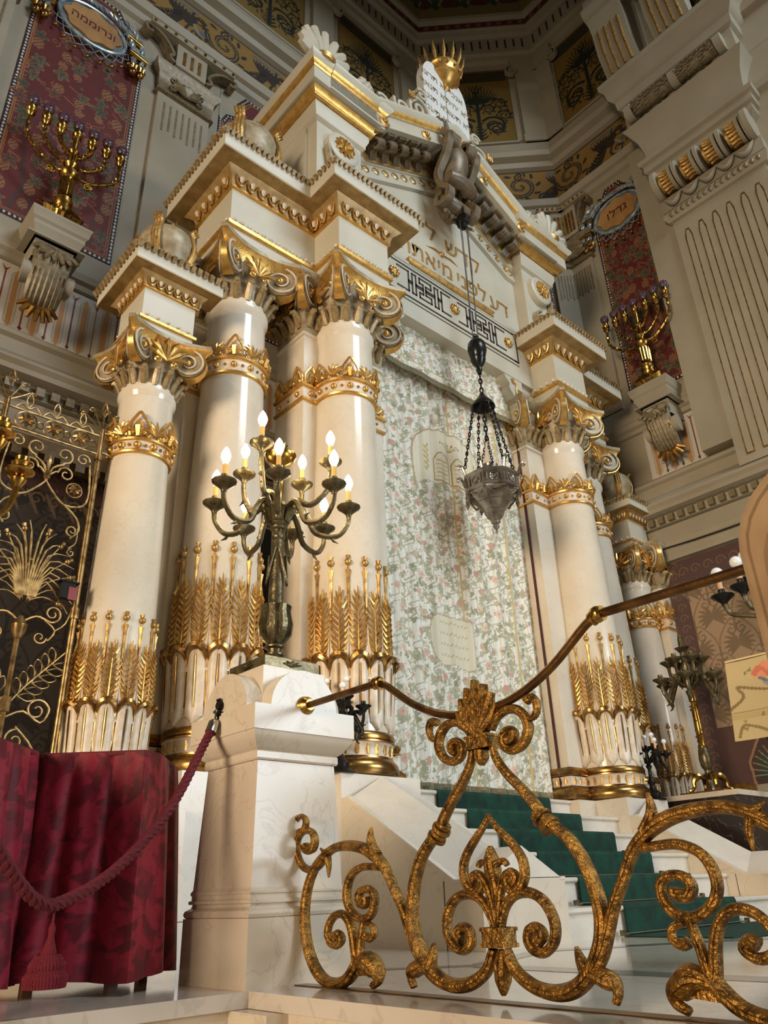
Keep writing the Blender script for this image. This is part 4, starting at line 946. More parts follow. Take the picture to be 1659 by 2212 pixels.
# attic end blocks with rosettes and side returns
for sx in (-1, 1):
    xa, xb = sorted((XC+sx*2.02, XC+sx*2.9))
    b = ao('attic_end_block', MB().box(xa, xb, 6.36, 7.6, 9.3, 11.2), 'ivory', smooth=False)
    pb = [(xa, 7.6), (xa, 6.36), (xb, 6.36), (xb, 7.6)]
    ao('end_cornice', MB().mold(pb, [(0, 11.1), (.06, 11.14), (.06, 11.2), (.1, 11.3), (.1, 11.42), (0, 11.44)]), 'ivory'); ao('end_gilt_step', MB().mold(pb, [(0, 11.42), (.16, 11.44), (.18, 11.50), (.24, 11.54), (0, 11.56)]), 'gold')
    sp_ = [(xa-.02, 8.2), (xa-.02, 6.32), (xb+.02, 6.32), (xb+.02, 8.2)]
    ao('end_corona', MB().mold(sp_, [(0, 11.56), (.26, 11.56), (.26, 11.82), (0, 11.84)]), 'ivory'); ao('end_gilt_edge', MB().mold(sp_, [(0, 11.82), (.27, 11.82), (.28, 11.88), (.32, 11.92), (0, 11.93)]), 'gold'); ao('end_sima', MB().mold(sp_, [(0, 11.90), (.32, 11.92), (.37, 11.98), (.38, 12.03), (-.1, 12.05)]), 'ivory')
    cx = XC+sx*2.448
    rs = MB().lathe([(.3, 0), (.3, .1), (.27, .12), (.24, .12)], n=24); rs.xf(Matrix.Translation((cx, 6.36, 10.72)) @ Matrix.Rotation(pi/2, 4, 'X')); rr_ = ao('round_boss', rs, 'ivory', b)
    b.children[-1].parent = b if False else rr_.parent
    r2 = MB().ball((0, 0, .1), .055, 8)
    for k in range(12): r2.tube([(.05*cos(k*pi/6), .05*sin(k*pi/6), .12), (.12*cos(k*pi/6), .12*sin(k*pi/6), .145), (.19*cos(k*pi/6), .19*sin(k*pi/6), .12)], [.02, .042, .02], 5)
    r2.xf(Matrix.Translation((cx, 6.36, 10.72)) @ Matrix.Rotation(pi/2, 4, 'X')); ao('gilt_rosette', r2, 'gold')
    s2 = MB().ribbon([(u, 6.3, v) for u, v in spiral(cx-sx*.1, 9.95, .2, .04, pi/2, sx*1.6, 20)], .12, .04, (0, 1, 0)).ribbon([(cx+sx*.1, 6.3, 9.8), (cx+sx*.22, 6.28, 10.1), (cx+sx*.3, 6.3, 10.6)], .1, .05, (0, 1, 0)); ao('foot_scroll', s2, 'silver' if False else 'ivory2')
# central console holding the lamp chain
cn = thing('ark_console', 'large scrolled grey-gold console at the top centre of the pediment holding the lamp chain', 'console', (XC, 6.3, 10.8))
def co(name, mb, mt='console', **k): return obj(name, mb, M[mt], cn, world=True, **k)
for sx in (-1, 1):
    q = smoothpts([(5.98, 12.62), (5.86, 12.4), (5.98, 12.05), (6.2, 11.75), (6.14, 11.4), (5.98, 11.2), (6.05, 11.0), (6.25, 11.02), (6.26, 11.2), (6.14, 11.22)], 4)
    co('side_scroll', MB().ribbon([(XC+sx*(.36-.05*i/len(q)), y, z) for i, (y, z) in enumerate(q)], .14, .1, (1, 0, 0)))
    co('upper_volute', MB().tube([(XC+sx*.1, 5.95, 12.45), (XC+sx*.32, 5.95, 12.45)], .16, 18).tube([(XC+sx*.1, 5.92, 12.45), (XC+sx*.36, 5.92, 12.45)], .06, 10))
    for k in range(3): co('curled_leaf', MB().tube([(XC+sx*.2, 6.2, 12.55), (XC+sx*(.25+.07*k), 6.0, 12.8), (XC+sx*(.35+.1*k), 5.92, 12.86-.04*k)], [.05, .07, .03], 7))
co('middle_roll', MB().tube([(XC-.3, 6.02, 11.55), (XC-.12, 6.0, 11.55), (XC, 5.98, 11.55), (XC+.12, 6.0, 11.55), (XC+.3, 6.02, 11.55)], [.12, .17, .13, .17, .12], 16))
co('fluted_body', MB().tube(smoothpts([(XC, 6.3, 12.6), (XC, 6.12, 12.2), (XC, 6.22, 11.8), (XC, 6.32, 11.4), (XC, 6.3, 11.0)], 3), [.26, .27, .28, .28, .27, .27, .26, .25, .24, .22, .2, .18, .15][:13], 14))
co('lower_roll', MB().tube([(XC-.34, 6.22, 11.1), (XC-.2, 6.18, 11.1), (XC, 6.16, 11.1), (XC+.2, 6.18, 11.1), (XC+.34, 6.22, 11.1)], [.1, .16, .14, .16, .1], 16))
for k in range(5): co('palm_tip', MB().tube([(XC, 6.3, 11.0), (XC+.1*(k-2), 6.2, 10.85), (XC+.17*(k-2), 6.12, 10.72+.04*abs(k-2))], [.04, .065, .035], 6))
# stone tablets with crown
tb = thing('stone_tablets', 'white round-topped double tablets of the law standing above the pediment', 'tablets', (XC, 6.2, 12.7))
def half(x0, sx):
    n = 12; W = .6
    return [(x0, 12.45), (x0+sx*W, 12.45), (x0+sx*W, 14.15)]+[(x0+sx*(W/2+W/2*cos(pi*i/n)), 14.15+.62*sin(pi*i/n)) for i in range(1, n)]+[(x0, 14.15)]
for sx in (-1, 1):
    pl = half(XC+sx*.01, sx); pl = pl if sx > 0 else pl[::-1]
    s_ = obj('tablet', MB().extr(pl[::-1], lambda x, z: (x, 6.13, z), lambda x, z: (x, 6.3, z)), M['tablet'], tb, world=True)
    rows = (['אנכי', 'לא יהיה', 'לא תשא', 'זכור', 'כבד'] if sx > 0 else ['לא תרצח', 'לא תנאף', 'לא תגנב', 'לא תענה', 'לא תחמד'])
    for i, rw in enumerate(rows):
        tm = text_mb(heb(rw), .21, .004); tm.xf(Matrix.Translation((XC+sx*.31, 6.126, 14.3-.33*i)) @ Matrix.Rotation(pi/2, 4, 'X')); obj('engraved_line', tm, M['ivory2'], s_, world=True, smooth=False)
cr = thing('gilt_crown', 'polished golden spiked crown above the stone tablets', 'crown', (XC+.06, 6.22, 14.30))
obj('crown_stem', MB().lathe([(.1, .0), (.14, .05), (.06, .1), (.1, .2), (.2, .25)], n=16), M['gold'], cr)
obj('crown_bowl', MB().lathe([(.08, .12), (.2, .2), (.29, .32), (.34, .34), (.34, .36), (.32, .38), (.33, .42), (.36, .52), (.38, .54), (.38, .58), (.34, .58), (.31, .42)], n=32), M['gold'], cr)
cr.parent = tb; cr.location = Vector((XC+.06, 6.22, 14.30))-Vector(tb.location); cr.name = 'crown'; del cr['label']; del cr['category']
for k in range(14):
    a = 2*pi*k/14; obj('crown_spike', MB().tube([(.36*cos(a), .36*sin(a), .56), (.42*cos(a), .42*sin(a), .72), (.48*cos(a), .48*sin(a), .98)], [.02, .036, .003], 6), M['gold'], cr)
    obj('crown_gem', MB().ball((.37*cos(a+.2), .37*sin(a+.2), .48), .03, 6), M['gold2'], cr)
# acroteria: shells at the corners, scrolls along the rake
def shell(x, lab, fl=1):
    t = thing('shell_acroterion', lab, 'ornament', (x, 6.1, 12.0))
    obj('shell_base', MB().lathe([(.2, 0), (.22, .08), (.12, .14)], n=16), M['gold2'], t)
    for k in range(9):
        a = R(6+21*k); L = .62*(.7+.3*sin(a)); obj('shell_lobe', MB().tube([(0, .02, .08), (L*.6*cos(a), -.02, .1+L*.6*sin(a)), (L*cos(a), -.06, .1+L*sin(a))], [.05, .1, .07], 7), M['ivory'], t)
shell(XC-3.0, 'white shell ornament on the upper left corner of the pediment'); shell(XC+2.75, 'white shell ornament on the right end of the pediment')
for sx, lab in ((-1, 'white scrolled crest with flower climbing left of the stone tablets'), (1, 'white scrolled crest just right of the stone tablets')):
    t = thing('scroll_crest', lab, 'ornament', (XC+sx*1.2, 6.2, 12.1))
    for cx, cz, r, tn in ((.78, 12.95, .26, 1.6), (1.25, 12.62, .22, -1.5), (.72, 13.4, .13, 1.3), (1.7, 12.35, .15, 1.4)):
        q = [(XC+sx*u, 6.15, v) for u, v in spiral(cx, cz, r, .04, pi*.1, tn, 22)]; obj('scroll', MB().ribbon(q, [.16-.06*i/23 for i in range(23)], .055, (0, 1, 0)), M['ivory'], t, world=True)
    q = smoothpts([(.62, 12.4), (.9, 12.55), (1.05, 12.9), (.85, 13.2)], 4); obj('stem', MB().ribbon([(XC+sx*u, 6.15, v) for u, v in q], .12, .07, (0, 1, 0)), M['ivory'], t, world=True)
    fw = MB()
    for k in range(6): fw.tube([(0, 0, 0), (.1*cos(k*pi/3), -.05, .1*sin(k*pi/3)), (.17*cos(k*pi/3), -.02, .17*sin(k*pi/3))], [.03, .07, .05], 6)
    fw.ball((0, -.06, 0), .05, 8, 0).xf(Matrix.Translation((XC+sx*2.15, 6.1, 12.25))); obj('flower', fw, M['ivory'], t, world=True)
    bb = MB()
    for k in range(7): bb.ball((XC+sx*(1.0+.05*(k % 3)), 6.05, 13.05+.06*(k//3)), .04, 6)
    obj('berries', bb, M['gold2'], t, world=True)
# ---- ark urns
def urn(x, y, z, s, lab):
    t = thing('urn', lab, 'urn', (x, y, z)); f = lambda P: [(r*s, q*s) for r, q in P]
    obj('urn_foot', MB().lathe(f([(.24, 0), (.24, .05), (.14, .1), (.08, .2), (.12, .28), (.1, .3)]), n=20), M['ivory2'], t)
    obj('urn_bowl', MB().lathe(f([(.1, .28), (.28, .36), (.38, .55), (.40, .72), (.36, .88), (.26, .98), (.12, 1.0)]), n=28), M['ivory2'], t)
    for k in range(4):
        a = pi/4+k*pi/2; st_ = MB()
        for d in (-.1, 0, .1):
            st_.tube(smoothpts([(.12*s*cos(a+d*2), .12*s*sin(a+d*2), .28*s), (.33*s*cos(a+d), .33*s*sin(a+d), .4*s), (.42*s*cos(a+d), .42*s*sin(a+d), .66*s), (.36*s*cos(a+d), .36*s*sin(a+d), .95*s), (.44*s*cos(a+d), .44*s*sin(a+d), 1.02*s)], 3), .028*s, 6)
        obj('gilt_strap', st_, M['gold2'], t)
    fm = MB().lathe(f([(.2, .98), (.14, 1.04), (.16, 1.12), (.05, 1.22)]), n=14)
    for k in range(6): fm.tube([(.1*s*cos(k), .1*s*sin(k), 1.02*s), (.16*s*cos(k), .16*s*sin(k), 1.2*s)], [.05*s, .01*s], 5)
    obj('flame_finial', fm, M['torus'], t)
urn(XC-3.78, 6.9, 9.3, 1.18, 'large grey urn with gilt straps atop the upper left ark cornice')
urn(XC-4.83, 6.82, 6.88, .86, 'smaller grey-gold urn on the low block over the outer left column')
urn(XC+3.78, 6.9, 9.3, 1.18, 'grey urn with gilt straps atop the right ark cornice')
urn(XC+4.83, 6.82, 6.88, .8, 'dark urn on the far right low block, glimpsed between columns')

# ---- podium, flank walls, plinths
def podium(sx, lab):
    t = thing('stair_flank_wall', lab, 'stair wall', (XC+sx*2.4, 5.0, 0)); xo, xi = XC+sx*2.92, XC+sx*1.893; xr = (xo+xi)/2
    ev = [(4.24, 0.0), (4.24, .47), (4.51, .47), (5.77, 1.205), (5.872, 1.205), (5.872, 0)]
    f = lambda x: (lambda y, z: (x, y, z)); A, B = (xo, xi) if sx < 0 else (xi, xo)
    obj('wall_body', MB().extr(ev, f(A), f(B)), M['marble'], t, world=True, smooth=False)
    rd = [(4.24, .705), (4.62, .705), (5.873, 1.445)]
    cpv = MB(); e1 = .0; a, b = A+.055, B-.055
    rows = [((4.24, .475), (4.24, .705)), ((4.51, .475), (4.62, .705)), ((5.77, 1.21), (5.872, 1.43)), ((5.872, 1.21), (5.872, 1.43))]
    vs = []
    for (ye, ze), (yr, zr) in rows: vs += [(a, ye, ze), (xr, yr, zr), (b, ye, ze)]
    fs = [(0, 1, 4, 3), (1, 2, 5, 4), (3, 4, 7, 6), (4, 5, 8, 7), (0, 2, 1)]
    cpv.add(vs, fs); obj('gabled_coping', cpv, M['white'], t, world=True, smooth=False)
    # narrow ledge slabs beside the coping
    for x0, x1 in ((A-.004, A+.055), (B-.055, B+.004)):
        obj('coping_ledge', MB().extr([(4.235, .455), (4.235, .478), (4.51, .478), (5.77, 1.212), (5.77, 1.19), (4.51, .455)], f(x0), f(x1)), M['white'], t, world=True, smooth=False)
    obj('joint_line', MB().box(A-.004, A+.001, 4.62, 4.626, 0, .47), M['blackline'], t, world=True, smooth=False)
podium(-1, 'left marble stair wall with gabled coping, between gilt gate and green steps'); podium(1, 'right marble stair wall with gabled coping beyond the green carpet')
for sx, lab in ((-1, 'left cream marble podium block under the ark columns'), (1, 'right cream marble podium block under the ark columns')):
    A, B = sorted((XC+sx*2.92, XC+sx*1.893)); t = thing('podium', lab, 'podium', (XC+sx*3, 6.5, 0))
    obj('column_plinth', MB().box(A, B, 5.873, 8, 0, ZS), M['white'], t, world=True, smooth=False)
    a, b = sorted((XC+sx*1.507, XC+sx*1.9)); obj('pier_plinth', MB().box(a, b, 6.353, 7.6, 0, ZS), M['marble'], t, world=True, smooth=False)
    a, b = sorted((XC+sx*2.92, XC+sx*4.27)); obj('outer_plinth', MB().box(a, b, 6.42, 8, 0, ZS), M['white'], t, world=True, smooth=False)
    a, b = sorted((XC+sx*4.27, XC+sx*5.4)); obj('side_plinth', MB().box(a, b, 6.3, 7.35, 0, 1.10), M['marble'], t, world=True, smooth=False)
    jl = MB(); xj = XC+sx*3.98; jl.box(xj-.003, xj+.003, 6.417, 6.43, .3, ZS); xa_, xb_ = sorted((XC+sx*2.92, XC+sx*4.27)); jl.box(xa_, xb_, 6.417, 6.43, .245, .25); obj('joint_line', jl, M['blackline'], t, world=True, smooth=False)
# ---- steps and carpet
stp = thing('marble_staircase', 'pale marble steps rising between the two stair walls', 'stairs', (XC, 5.4, 0)); h = ZS/6; YS = [4.30, 4.74, 5.18, 5.62, 6.06, 6.50]
for i, y in enumerate(YS):
    y1 = 7.2; sb = obj('step', MB().box(XC-1.89, XC+1.89, y, YS[i+1]+.1 if i < 5 else 7.4, i*h, (i+1)*h-.045), M['white'], stp, world=True, smooth=False)
    obj('nosing', MB().mold([(XC-1.89, y), (XC+1.89, y)], [(-.5, (i+1)*h-.045), (.015, (i+1)*h-.045), (.03, (i+1)*h-.03), (.03, (i+1)*h-.008), (.02, (i+1)*h), (-.5, (i+1)*h)]), M['white'], sb, world=True)
cpm = MB(); CX0, CX1 = XC-1.05, XC+1.02; path = [(YS[0]-.04, .012), (YS[0]-.04, h-.01)]
prof = [(YS[0]-1.15, .006)]+[(YS[0]-.045, .008)]
for i, y in enumerate(YS):
    prof += [(y-.045, (i+1)*h-.02), (y-.03, (i+1)*h+.012)]
    if i < 5: prof += [(YS[i+1]-.045, (i+1)*h+.012)]
prof += [(7.0, 6*h+.012)]
n = len(prof); vs = [(x, y, z) for x in (CX0, CX1) for y, z in prof]+[(x, y+.02, z-.012) for x in (CX0, CX1) for y, z in prof]
fs = [(i, i+1, n+i+1, n+i) for i in range(n-1)]+[(i, 2*n+i, 2*n+i+1, i+1) for i in range(n-1)]+[(n+i, n+i+1, 3*n+i+1, 3*n+i) for i in range(n-1)]
fs = [f for f in fs]; cpm.add(vs, fs)
o = obj('stair_carpet', cpm, M['velvet'], smooth=False); tag(o, 'green velvet stair carpet running up to the curtain', 'carpet')
fc = MB().box(XC-1.1, XC+6, 3.0, 4.24, .002, .014); o = obj('floor_carpet', MB().box(XC-1.2, XC+2.6, 3.25, 4.2, .0015, .012), M['velvet'], smooth=False); tag(o, 'green carpet strip on the floor before the lowest marble step', 'carpet')
for i, y in enumerate(YS):
    t = thing('carpet_rod', ['thin steel rod across the carpet at the foot of the lowest step', 'steel rod at the foot of the second step', 'steel rod at the foot of the third step', 'steel rod at the foot of the fourth step', 'steel rod at the foot of the fifth step', 'steel rod at the foot of the top step'][i], 'carpet rod', (XC, y-.06, i*h+.02), group='carpet rods')
    obj('rod', MB().tube([(-1.15, 0, 0), (1.15, 0, 0)], .009, 8), M['steel'], t)
    for s in (-1, 1): obj('rod_bracket', MB().box(s*1.15-.03, s*1.15+.03, -.012, .02, -.015, .03), M['bronze'], t)
t = thing('pipe_end', 'small white round pipe end beside the top of the carpet', 'pipe', (XC-1.42, 6.42, 1.27)); obj('pipe', MB().tube([(0, 0, 0), (0, .08, 0)], .045, 16), M['bulb_off'], t)

# ---- curtain
def brocade(W, H, seed=2):
    rr = random.Random(seed); c = Canvas(W, H, (232, 227, 212), .0125)
    for k in range(int(W/.045)):
        x = k*.045+rr.uniform(-.01, .01); c.stroke([(x+.008*sin(q*1.3+k), q*H/24) for q in range(25)], .012, (214, 204, 182) if k % 3 else (242, 238, 228))
    G = [(172, 170, 140), (182, 178, 150), (156, 154, 124), (188, 180, 152)]; P = [(222, 188, 168), (216, 180, 160), (202, 154, 138), (226, 196, 174)]
    y = .1; row = 0
    while y < H+.2:
        x = -.1+(.33 if row % 2 else 0)
        while x < W+.2:
            g = rr.choice(G); pts = smoothpts([(x-.14, y-.22), (x-.02, y-.12), (x-.08, y), (x+.08, y+.08), (x+.02, y+.2), (x+.18, y+.26)], 3); c.stroke(pts, .018, (172, 164, 136), .008)
            for q in range(7): c.leaf(x+rr.uniform(-.19, .19), y+rr.uniform(-.2, .22), rr.uniform(.035, .062), rr.uniform(0, 6), rr.choice(G), None, lobes=rr.choice((3, 5)))
            for q in range(10): c.disc(x+rr.uniform(-.24, .24), y+rr.uniform(-.25, .25), rr.uniform(.008, .016), rr.choice(G))
            p = rr.choice(P); fx, fy = x+.13, y-.08
            for q in range(6): c.disc(fx+.035*cos(q), fy+.03*sin(q), .026, p)
            c.disc(fx, fy, .014, (200, 146, 124))
            p = rr.choice(P); fx, fy = x-.1, y+.14
            for q in range(5): c.disc(fx+.022*cos(q*1.25), fy+.022*sin(q*1.25), .016, p)
            for q in range(5): c.leaf(x+.23+rr.uniform(-.09, .09), y+rr.uniform(-.14, .14), rr.uniform(.03, .05), rr.uniform(0, 6), rr.choice(G), None, lobes=3)
            x += .40
        y += .27; row += 1
    return c
W, H = 3.2, 6.15; cv = brocade(W, H)
for x in (.1, 1.62, 2.7): cv.stroke([(x, 0), (x, H)], .035, (196, 176, 120))
def outline_patch(pts, zoff):
    cv.poly(pts, (176, 156, 118)); cx = sum(p[0] for p in pts)/len(pts); cy = sum(p[1] for p in pts)/len(pts)
    cv.poly([(cx+(x-cx)*.96, cy+(y-cy)*.965) for x, y in pts], (222, 212, 186))
X0 = XC-1.6; Z0 = 1.52
def cp(x, z): return (x-X0, z-Z0)
pts = smoothpts([cp(*q) for q in [(6.85, 5.65), (6.8, 6.2), (6.95, 6.5), (7.3, 6.72), (7.65, 6.75), (8.0, 6.72), (8.3, 6.5), (8.46, 6.2), (8.46, 5.65), (8.2, 5.7), (7.9, 5.78), (7.66, 5.85), (7.3, 5.78), (7.0, 5.72)]], 3, closed=True); outline_patch(pts, 0)
for dx in (-.33, .03):
    x0 = 7.64+dx; tp_ = [cp(*q) for q in [(x0, 5.85), (x0, 6.2), (x0+.07, 6.32), (x0+.15, 6.35), (x0+.23, 6.32), (x0+.3, 6.2), (x0+.3, 5.85)]]; cv.stroke(tp_+[tp_[0]], .02, (168, 140, 84))
    for q in range(5): cv.stroke([cp(x0+.05, 5.92+.07*q), cp(x0+.25, 5.92+.07*q)], .016, (186, 162, 110))
for q in range(7): cv.disc(*cp(7.44+.065*q, 6.55-.004*(q-3)**2), .014, (70, 50, 36)); cv.stroke([cp(7.64, 6.42), cp(7.44+.065*q, 6.54)], .012, (170, 142, 86))
for s in (-1, 1):
    for q in range(10): cv.blade(*cp(7.66+s*.55, 5.9+.045*q), .1, .04, pi/2+s*(.4 if q % 2 else -.6), (190, 164, 96))
pts = smoothpts([cp(*q) for q in [(7.02, 3.16), (6.98, 3.5), (7.08, 3.72), (7.4, 3.73), (7.76, 3.72), (7.84, 3.5), (7.8, 3.04), (7.4, 3.06), (7.14, 3.04)]], 3, closed=True); outline_patch(pts, 0)
for q in range(4):
    for k in range(9): cv.stroke([cp(7.18+.06*k, 3.62-.15*q), cp(7.21+.06*k, 3.64-.15*q+.01*(k % 2))], .018, (196, 176, 130))
# tea-coloured stains of age in the middle of the cloth
nz = np.zeros((cv.ny, cv.nx)); XX, ZZ = np.meshgrid(np.arange(cv.nx)*cv.res, np.arange(cv.ny)*cv.res)
for sx_, sz_, rx, rz_, am in ((7.35, 5.0, .2, .5, .35), (7.75, 5.05, .16, .6, .6), (7.72, 4.1, .14, .4, .35), (7.0, 5.1, .12, .5, .2)): nz += am*np.exp(-((XX+X0-sx_)/rx)**2-((ZZ+Z0-sz_)/rz_)**2)
cv.a *= (1-np.clip(nz, 0, .8)[..., None]*np.array([.45, .6, .75])).astype(np.float32)
def fold(X, Y): return .020*np.sin(X*19+.6*np.sin(Y*.7))+.010*np.sin(X*37+Y*.4)+.01*np.sin(X*8)
ct = thing('ark_curtain', 'floral brocade curtain with pale appliques hanging in the ark doorway', 'curtain', (XC, 6.75, 1.5))
canvas_obj('curtain_cloth', cv, (X0, 6.78, Z0), (1, 0, 0), (0, 0, 1), M['cloth'], ct, fold)
fg = MB(); M['fringe'] = mat('curtain_fringe', S(184, 176, 146), .8, col2=S(150, 142, 112), scale=60)
for i in range(260):
    x = X0+3.2*i/260; y = 6.78-float(fold(np.array(x-X0), np.array(0.)))-.004; fg.tube([(x, y, 1.56), (x+rnd.uniform(-.004, .004), y, 1.44+rnd.uniform(0, .015))], .006, 3, caps=False)
o = obj('fringe', fg, M['fringe'], ct, world=True); o['kind'] = 'stuff'
obj('lining_edge', MB().tube([(XC+1.585, 6.66, 1.5), (XC+1.585, 6.66, 8.2)], .02, 6), mat('dark_red_lining', S(70, 30, 30), .8), ct, world=True)
vl = thing('ark_valance', 'floral brocade valance with fringe above the long curtain', 'valance', (XC, 6.7, 7.4))
v2 = brocade(3.2, .95, 5); v2.stroke([(0, .14), (3.2, .14)], .03, (196, 176, 120))
canvas_obj('valance_cloth', v2, (X0, 6.62, 7.5), (1, 0, 0), (0, 0, 1), M['cloth'], vl, lambda X, Y: .012*np.sin(X*9+Y))
fg = MB()
for i in range(260):
    x = X0+3.2*i/260; y = 6.612-.012*sin((x-X0)*9); fg.tube([(x, y, 7.52), (x, y, 7.41+rnd.uniform(0, .012))], .006, 3, caps=False)
o = obj('fringe', fg, M['fringe'], vl, world=True); o['kind'] = 'stuff'
o = obj('ark_doors_backing', MB().box(XC-1.7, XC+1.7, 7.0, 7.1, 1.4, 8.4), M['black'], smooth=False); tag(o, 'dark backing closing the ark niche behind the curtain', 'backing')
FP = {'arm':[(2.405,0.966),(2.422,0.91),(2.471,0.844),(2.543,0.773),(2.602,0.707),(2.651,0.644),(2.714,0.595),(2.768,0.542),(2.813,0.46),(2.838,0.379),(2.847,0.298),(2.834,0.225),(2.808,0.173),(2.775,0.123)],'base':[(2.775,0.123),(2.722,0.081),(2.665,0.056),(2.598,0.047),(2.521,0.057),(2.453,0.086),(2.408,0.125),(2.378,0.182)],'scrollA':[(2.785,0.129),(2.829,0.179),(2.867,0.251),(2.911,0.339),(2.953,0.402),(2.98,0.445),(3.024,0.511),(3.095,0.566),(3.182,0.605),(3.287,0.623),(3.396,0.622),(3.481,0.594),(3.56,0.546),(3.617,0.48),(3.65,0.402),(3.662,0.316),(3.65,0.224),(3.619,0.142),(3.563,0.071),(3.488,0.027),(3.395,0.017),(3.312,0.041),(3.255,0.088),(3.222,0.13)],'curl1':[(3.238,0.096),(3.253,0.157),(3.27,0.227),(3.301,0.285),(3.352,0.316),(3.413,0.307),(3.456,0.27),(3.467,0.226),(3.443,0.189),(3.394,0.179),(3.361,0.205),(3.384,0.226),(3.407,0.217)],'curl2':[(3.06,0.513),(3.122,0.519),(3.198,0.519),(3.27,0.491),(3.307,0.44),(3.312,0.38),(3.28,0.328),(3.217,0.295),(3.149,0.302),(3.111,0.341),(3.105,0.391),(3.138,0.42),(3.195,0.418),(3.221,0.39),(3.205,0.36),(3.165,0.363),(3.167,0.381)],'link':[(3.186,0.293),(3.203,0.242),(3.215,0.186),(3.222,0.13)],'linkcurl':[(3.168,0.277),(3.126,0.264),(3.115,0.232),(3.146,0.211),(3.173,0.221)],'topcurl':[(3.502,0.572),(3.574,0.531),(3.648,0.53),(3.709,0.565),(3.742,0.625),(3.735,0.684),(3.682,0.719),(3.613,0.714),(3.58,0.674),(3.597,0.629),(3.65,0.624),(3.67,0.65)],'topring':[(3.739,0.71),(3.756,0.754),(3.738,0.792),(3.691,0.796),(3.66,0.768),(3.675,0.731),(3.705,0.72)],'foot':[(3.236,0.102),(3.174,0.118),(3.121,0.093),(3.093,0.067),(3.094,0.041),(3.132,0.022)],'footb':[(2.776,0.117),(2.824,0.103),(2.863,0.085),(2.87,0.057),(2.856,0.029)],'spike':[(3.082,0.566),(3.118,0.62),(3.122,0.666),(3.115,0.697)],'spike2':[(2.755,0.111),(2.731,0.156),(2.717,0.2)],'leaf1':[(3.466,0.602),(3.502,0.608),(3.531,0.626)],'leaf2':[(3.474,0.586),(3.459,0.538),(3.46,0.483)],'heart':[(2.34,0.688),(2.381,0.641),(2.436,0.591),(2.48,0.547),(2.508,0.502),(2.511,0.45),(2.486,0.407),(2.445,0.39),(2.412,0.415),(2.414,0.45),(2.446,0.46),(2.463,0.438),(2.446,0.425)],'stemL':[(2.336,0.236),(2.352,0.284),(2.363,0.339),(2.377,0.395),(2.406,0.44),(2.438,0.454)],'stemC':[(2.333,0.236),(2.332,0.296),(2.333,0.357),(2.338,0.425)],'outerL':[(2.354,0.236),(2.369,0.29),(2.403,0.345),(2.456,0.378),(2.523,0.384),(2.585,0.358),(2.622,0.31),(2.633,0.258),(2.615,0.208),(2.569,0.178),(2.521,0.182),(2.494,0.216),(2.508,0.253),(2.546,0.259),(2.566,0.234),(2.541,0.215)],'leaflet':[(2.342,0.463),(2.371,0.496),(2.408,0.504),(2.424,0.489)],'spear':[(2.331,0.183),(2.337,0.131),(2.342,0.073),(2.346,0.025)],'bud':[(2.339,0.419),(2.346,0.469),(2.349,0.521),(2.348,0.566)],'fincurl':[(2.41,1.037),(2.447,1.085),(2.509,1.107),(2.564,1.097),(2.604,1.056),(2.612,1.004),(2.578,0.953),(2.521,0.934),(2.473,0.954),(2.467,0.997),(2.501,1.021),(2.532,1.007),(2.522,0.979),(2.498,0.98)],'fincurl2':[(2.584,1.069),(2.63,1.049),(2.663,1.065),(2.671,1.106),(2.651,1.135),(2.618,1.125)],'fin':[(2.344,1.031),(2.346,1.105),(2.347,1.182),(2.346,1.259)],'finbud':[(2.353,0.959),(2.354,0.926),(2.356,0.894)],'ring':[(2.64,0.643)]}
# ================================================================== FOREGROUND
# ---- marble gate posts
def gate_post(x, y, lab):
    t = thing('gate_post', lab, 'marble post', (x, y, 0))
    def sq(prof): 
        m = MB(); m.mold([(-.001, .001), (-.001, -.001), (.001, -.001), (.001, .001)], prof, closed=True, caps=False); return m
    obj('base_block', MB().box(-.33, .33, -.33, .33, 0, .31), M['marble'], t, smooth=False)
    obj('base_moulding', sq([(.30, .30), (.325, .315), (.33, .33), (.325, .345), (.30, .36), (.295, .375), (.312, .38), (.312, .395), (.30, .40), (.30, .42), (.306, .425), (.306, .435), (.297, .45), (.26, .46)]), M['marble'], t, ang=25)
    obj('shaft', sq([(.297, .44), (.266, 1.10), (.1, 1.10)]), M['marble'], t, smooth=False)
    obj('cap_moulding', sq([(.2, 1.09), (.278, 1.09), (.283, 1.10), (.283, 1.135), (.278, 1.14), (.30, 1.155), (.325, 1.19), (.342, 1.215), (.348, 1.24), (.2, 1.24)]), M['marble'], t, ang=25)
    obj('slab', MB().box(-.355, .355, -.355, .355, 1.24, 1.38), M['marble'], t, smooth=False)
    obj('centre_block', MB().box(-.225, .225, -.225, .225, 1.38, 1.64), M['marble'], t, smooth=False)
    for k in range(4):
        pl = [(.235*cos(pi*i/20), .005+.225*sin(pi*i/20)) for i in range(21)]; m = MB().extr(pl[::-1], lambda u, z: (u, -.335, 1.38+z), lambda u, z: (u, -.2, 1.38+z))
        obj('round_pediment', m, M['marble'], t).rotation_euler = (0, 0, k*pi/2)
    return t
gp = gate_post(2.70, 4.02, 'square cream marble gate post with round pediments carrying the lit candelabrum')
g2 = gate_post(2.70, .51, 'second marble gate post at the right edge where the brass rail ends')

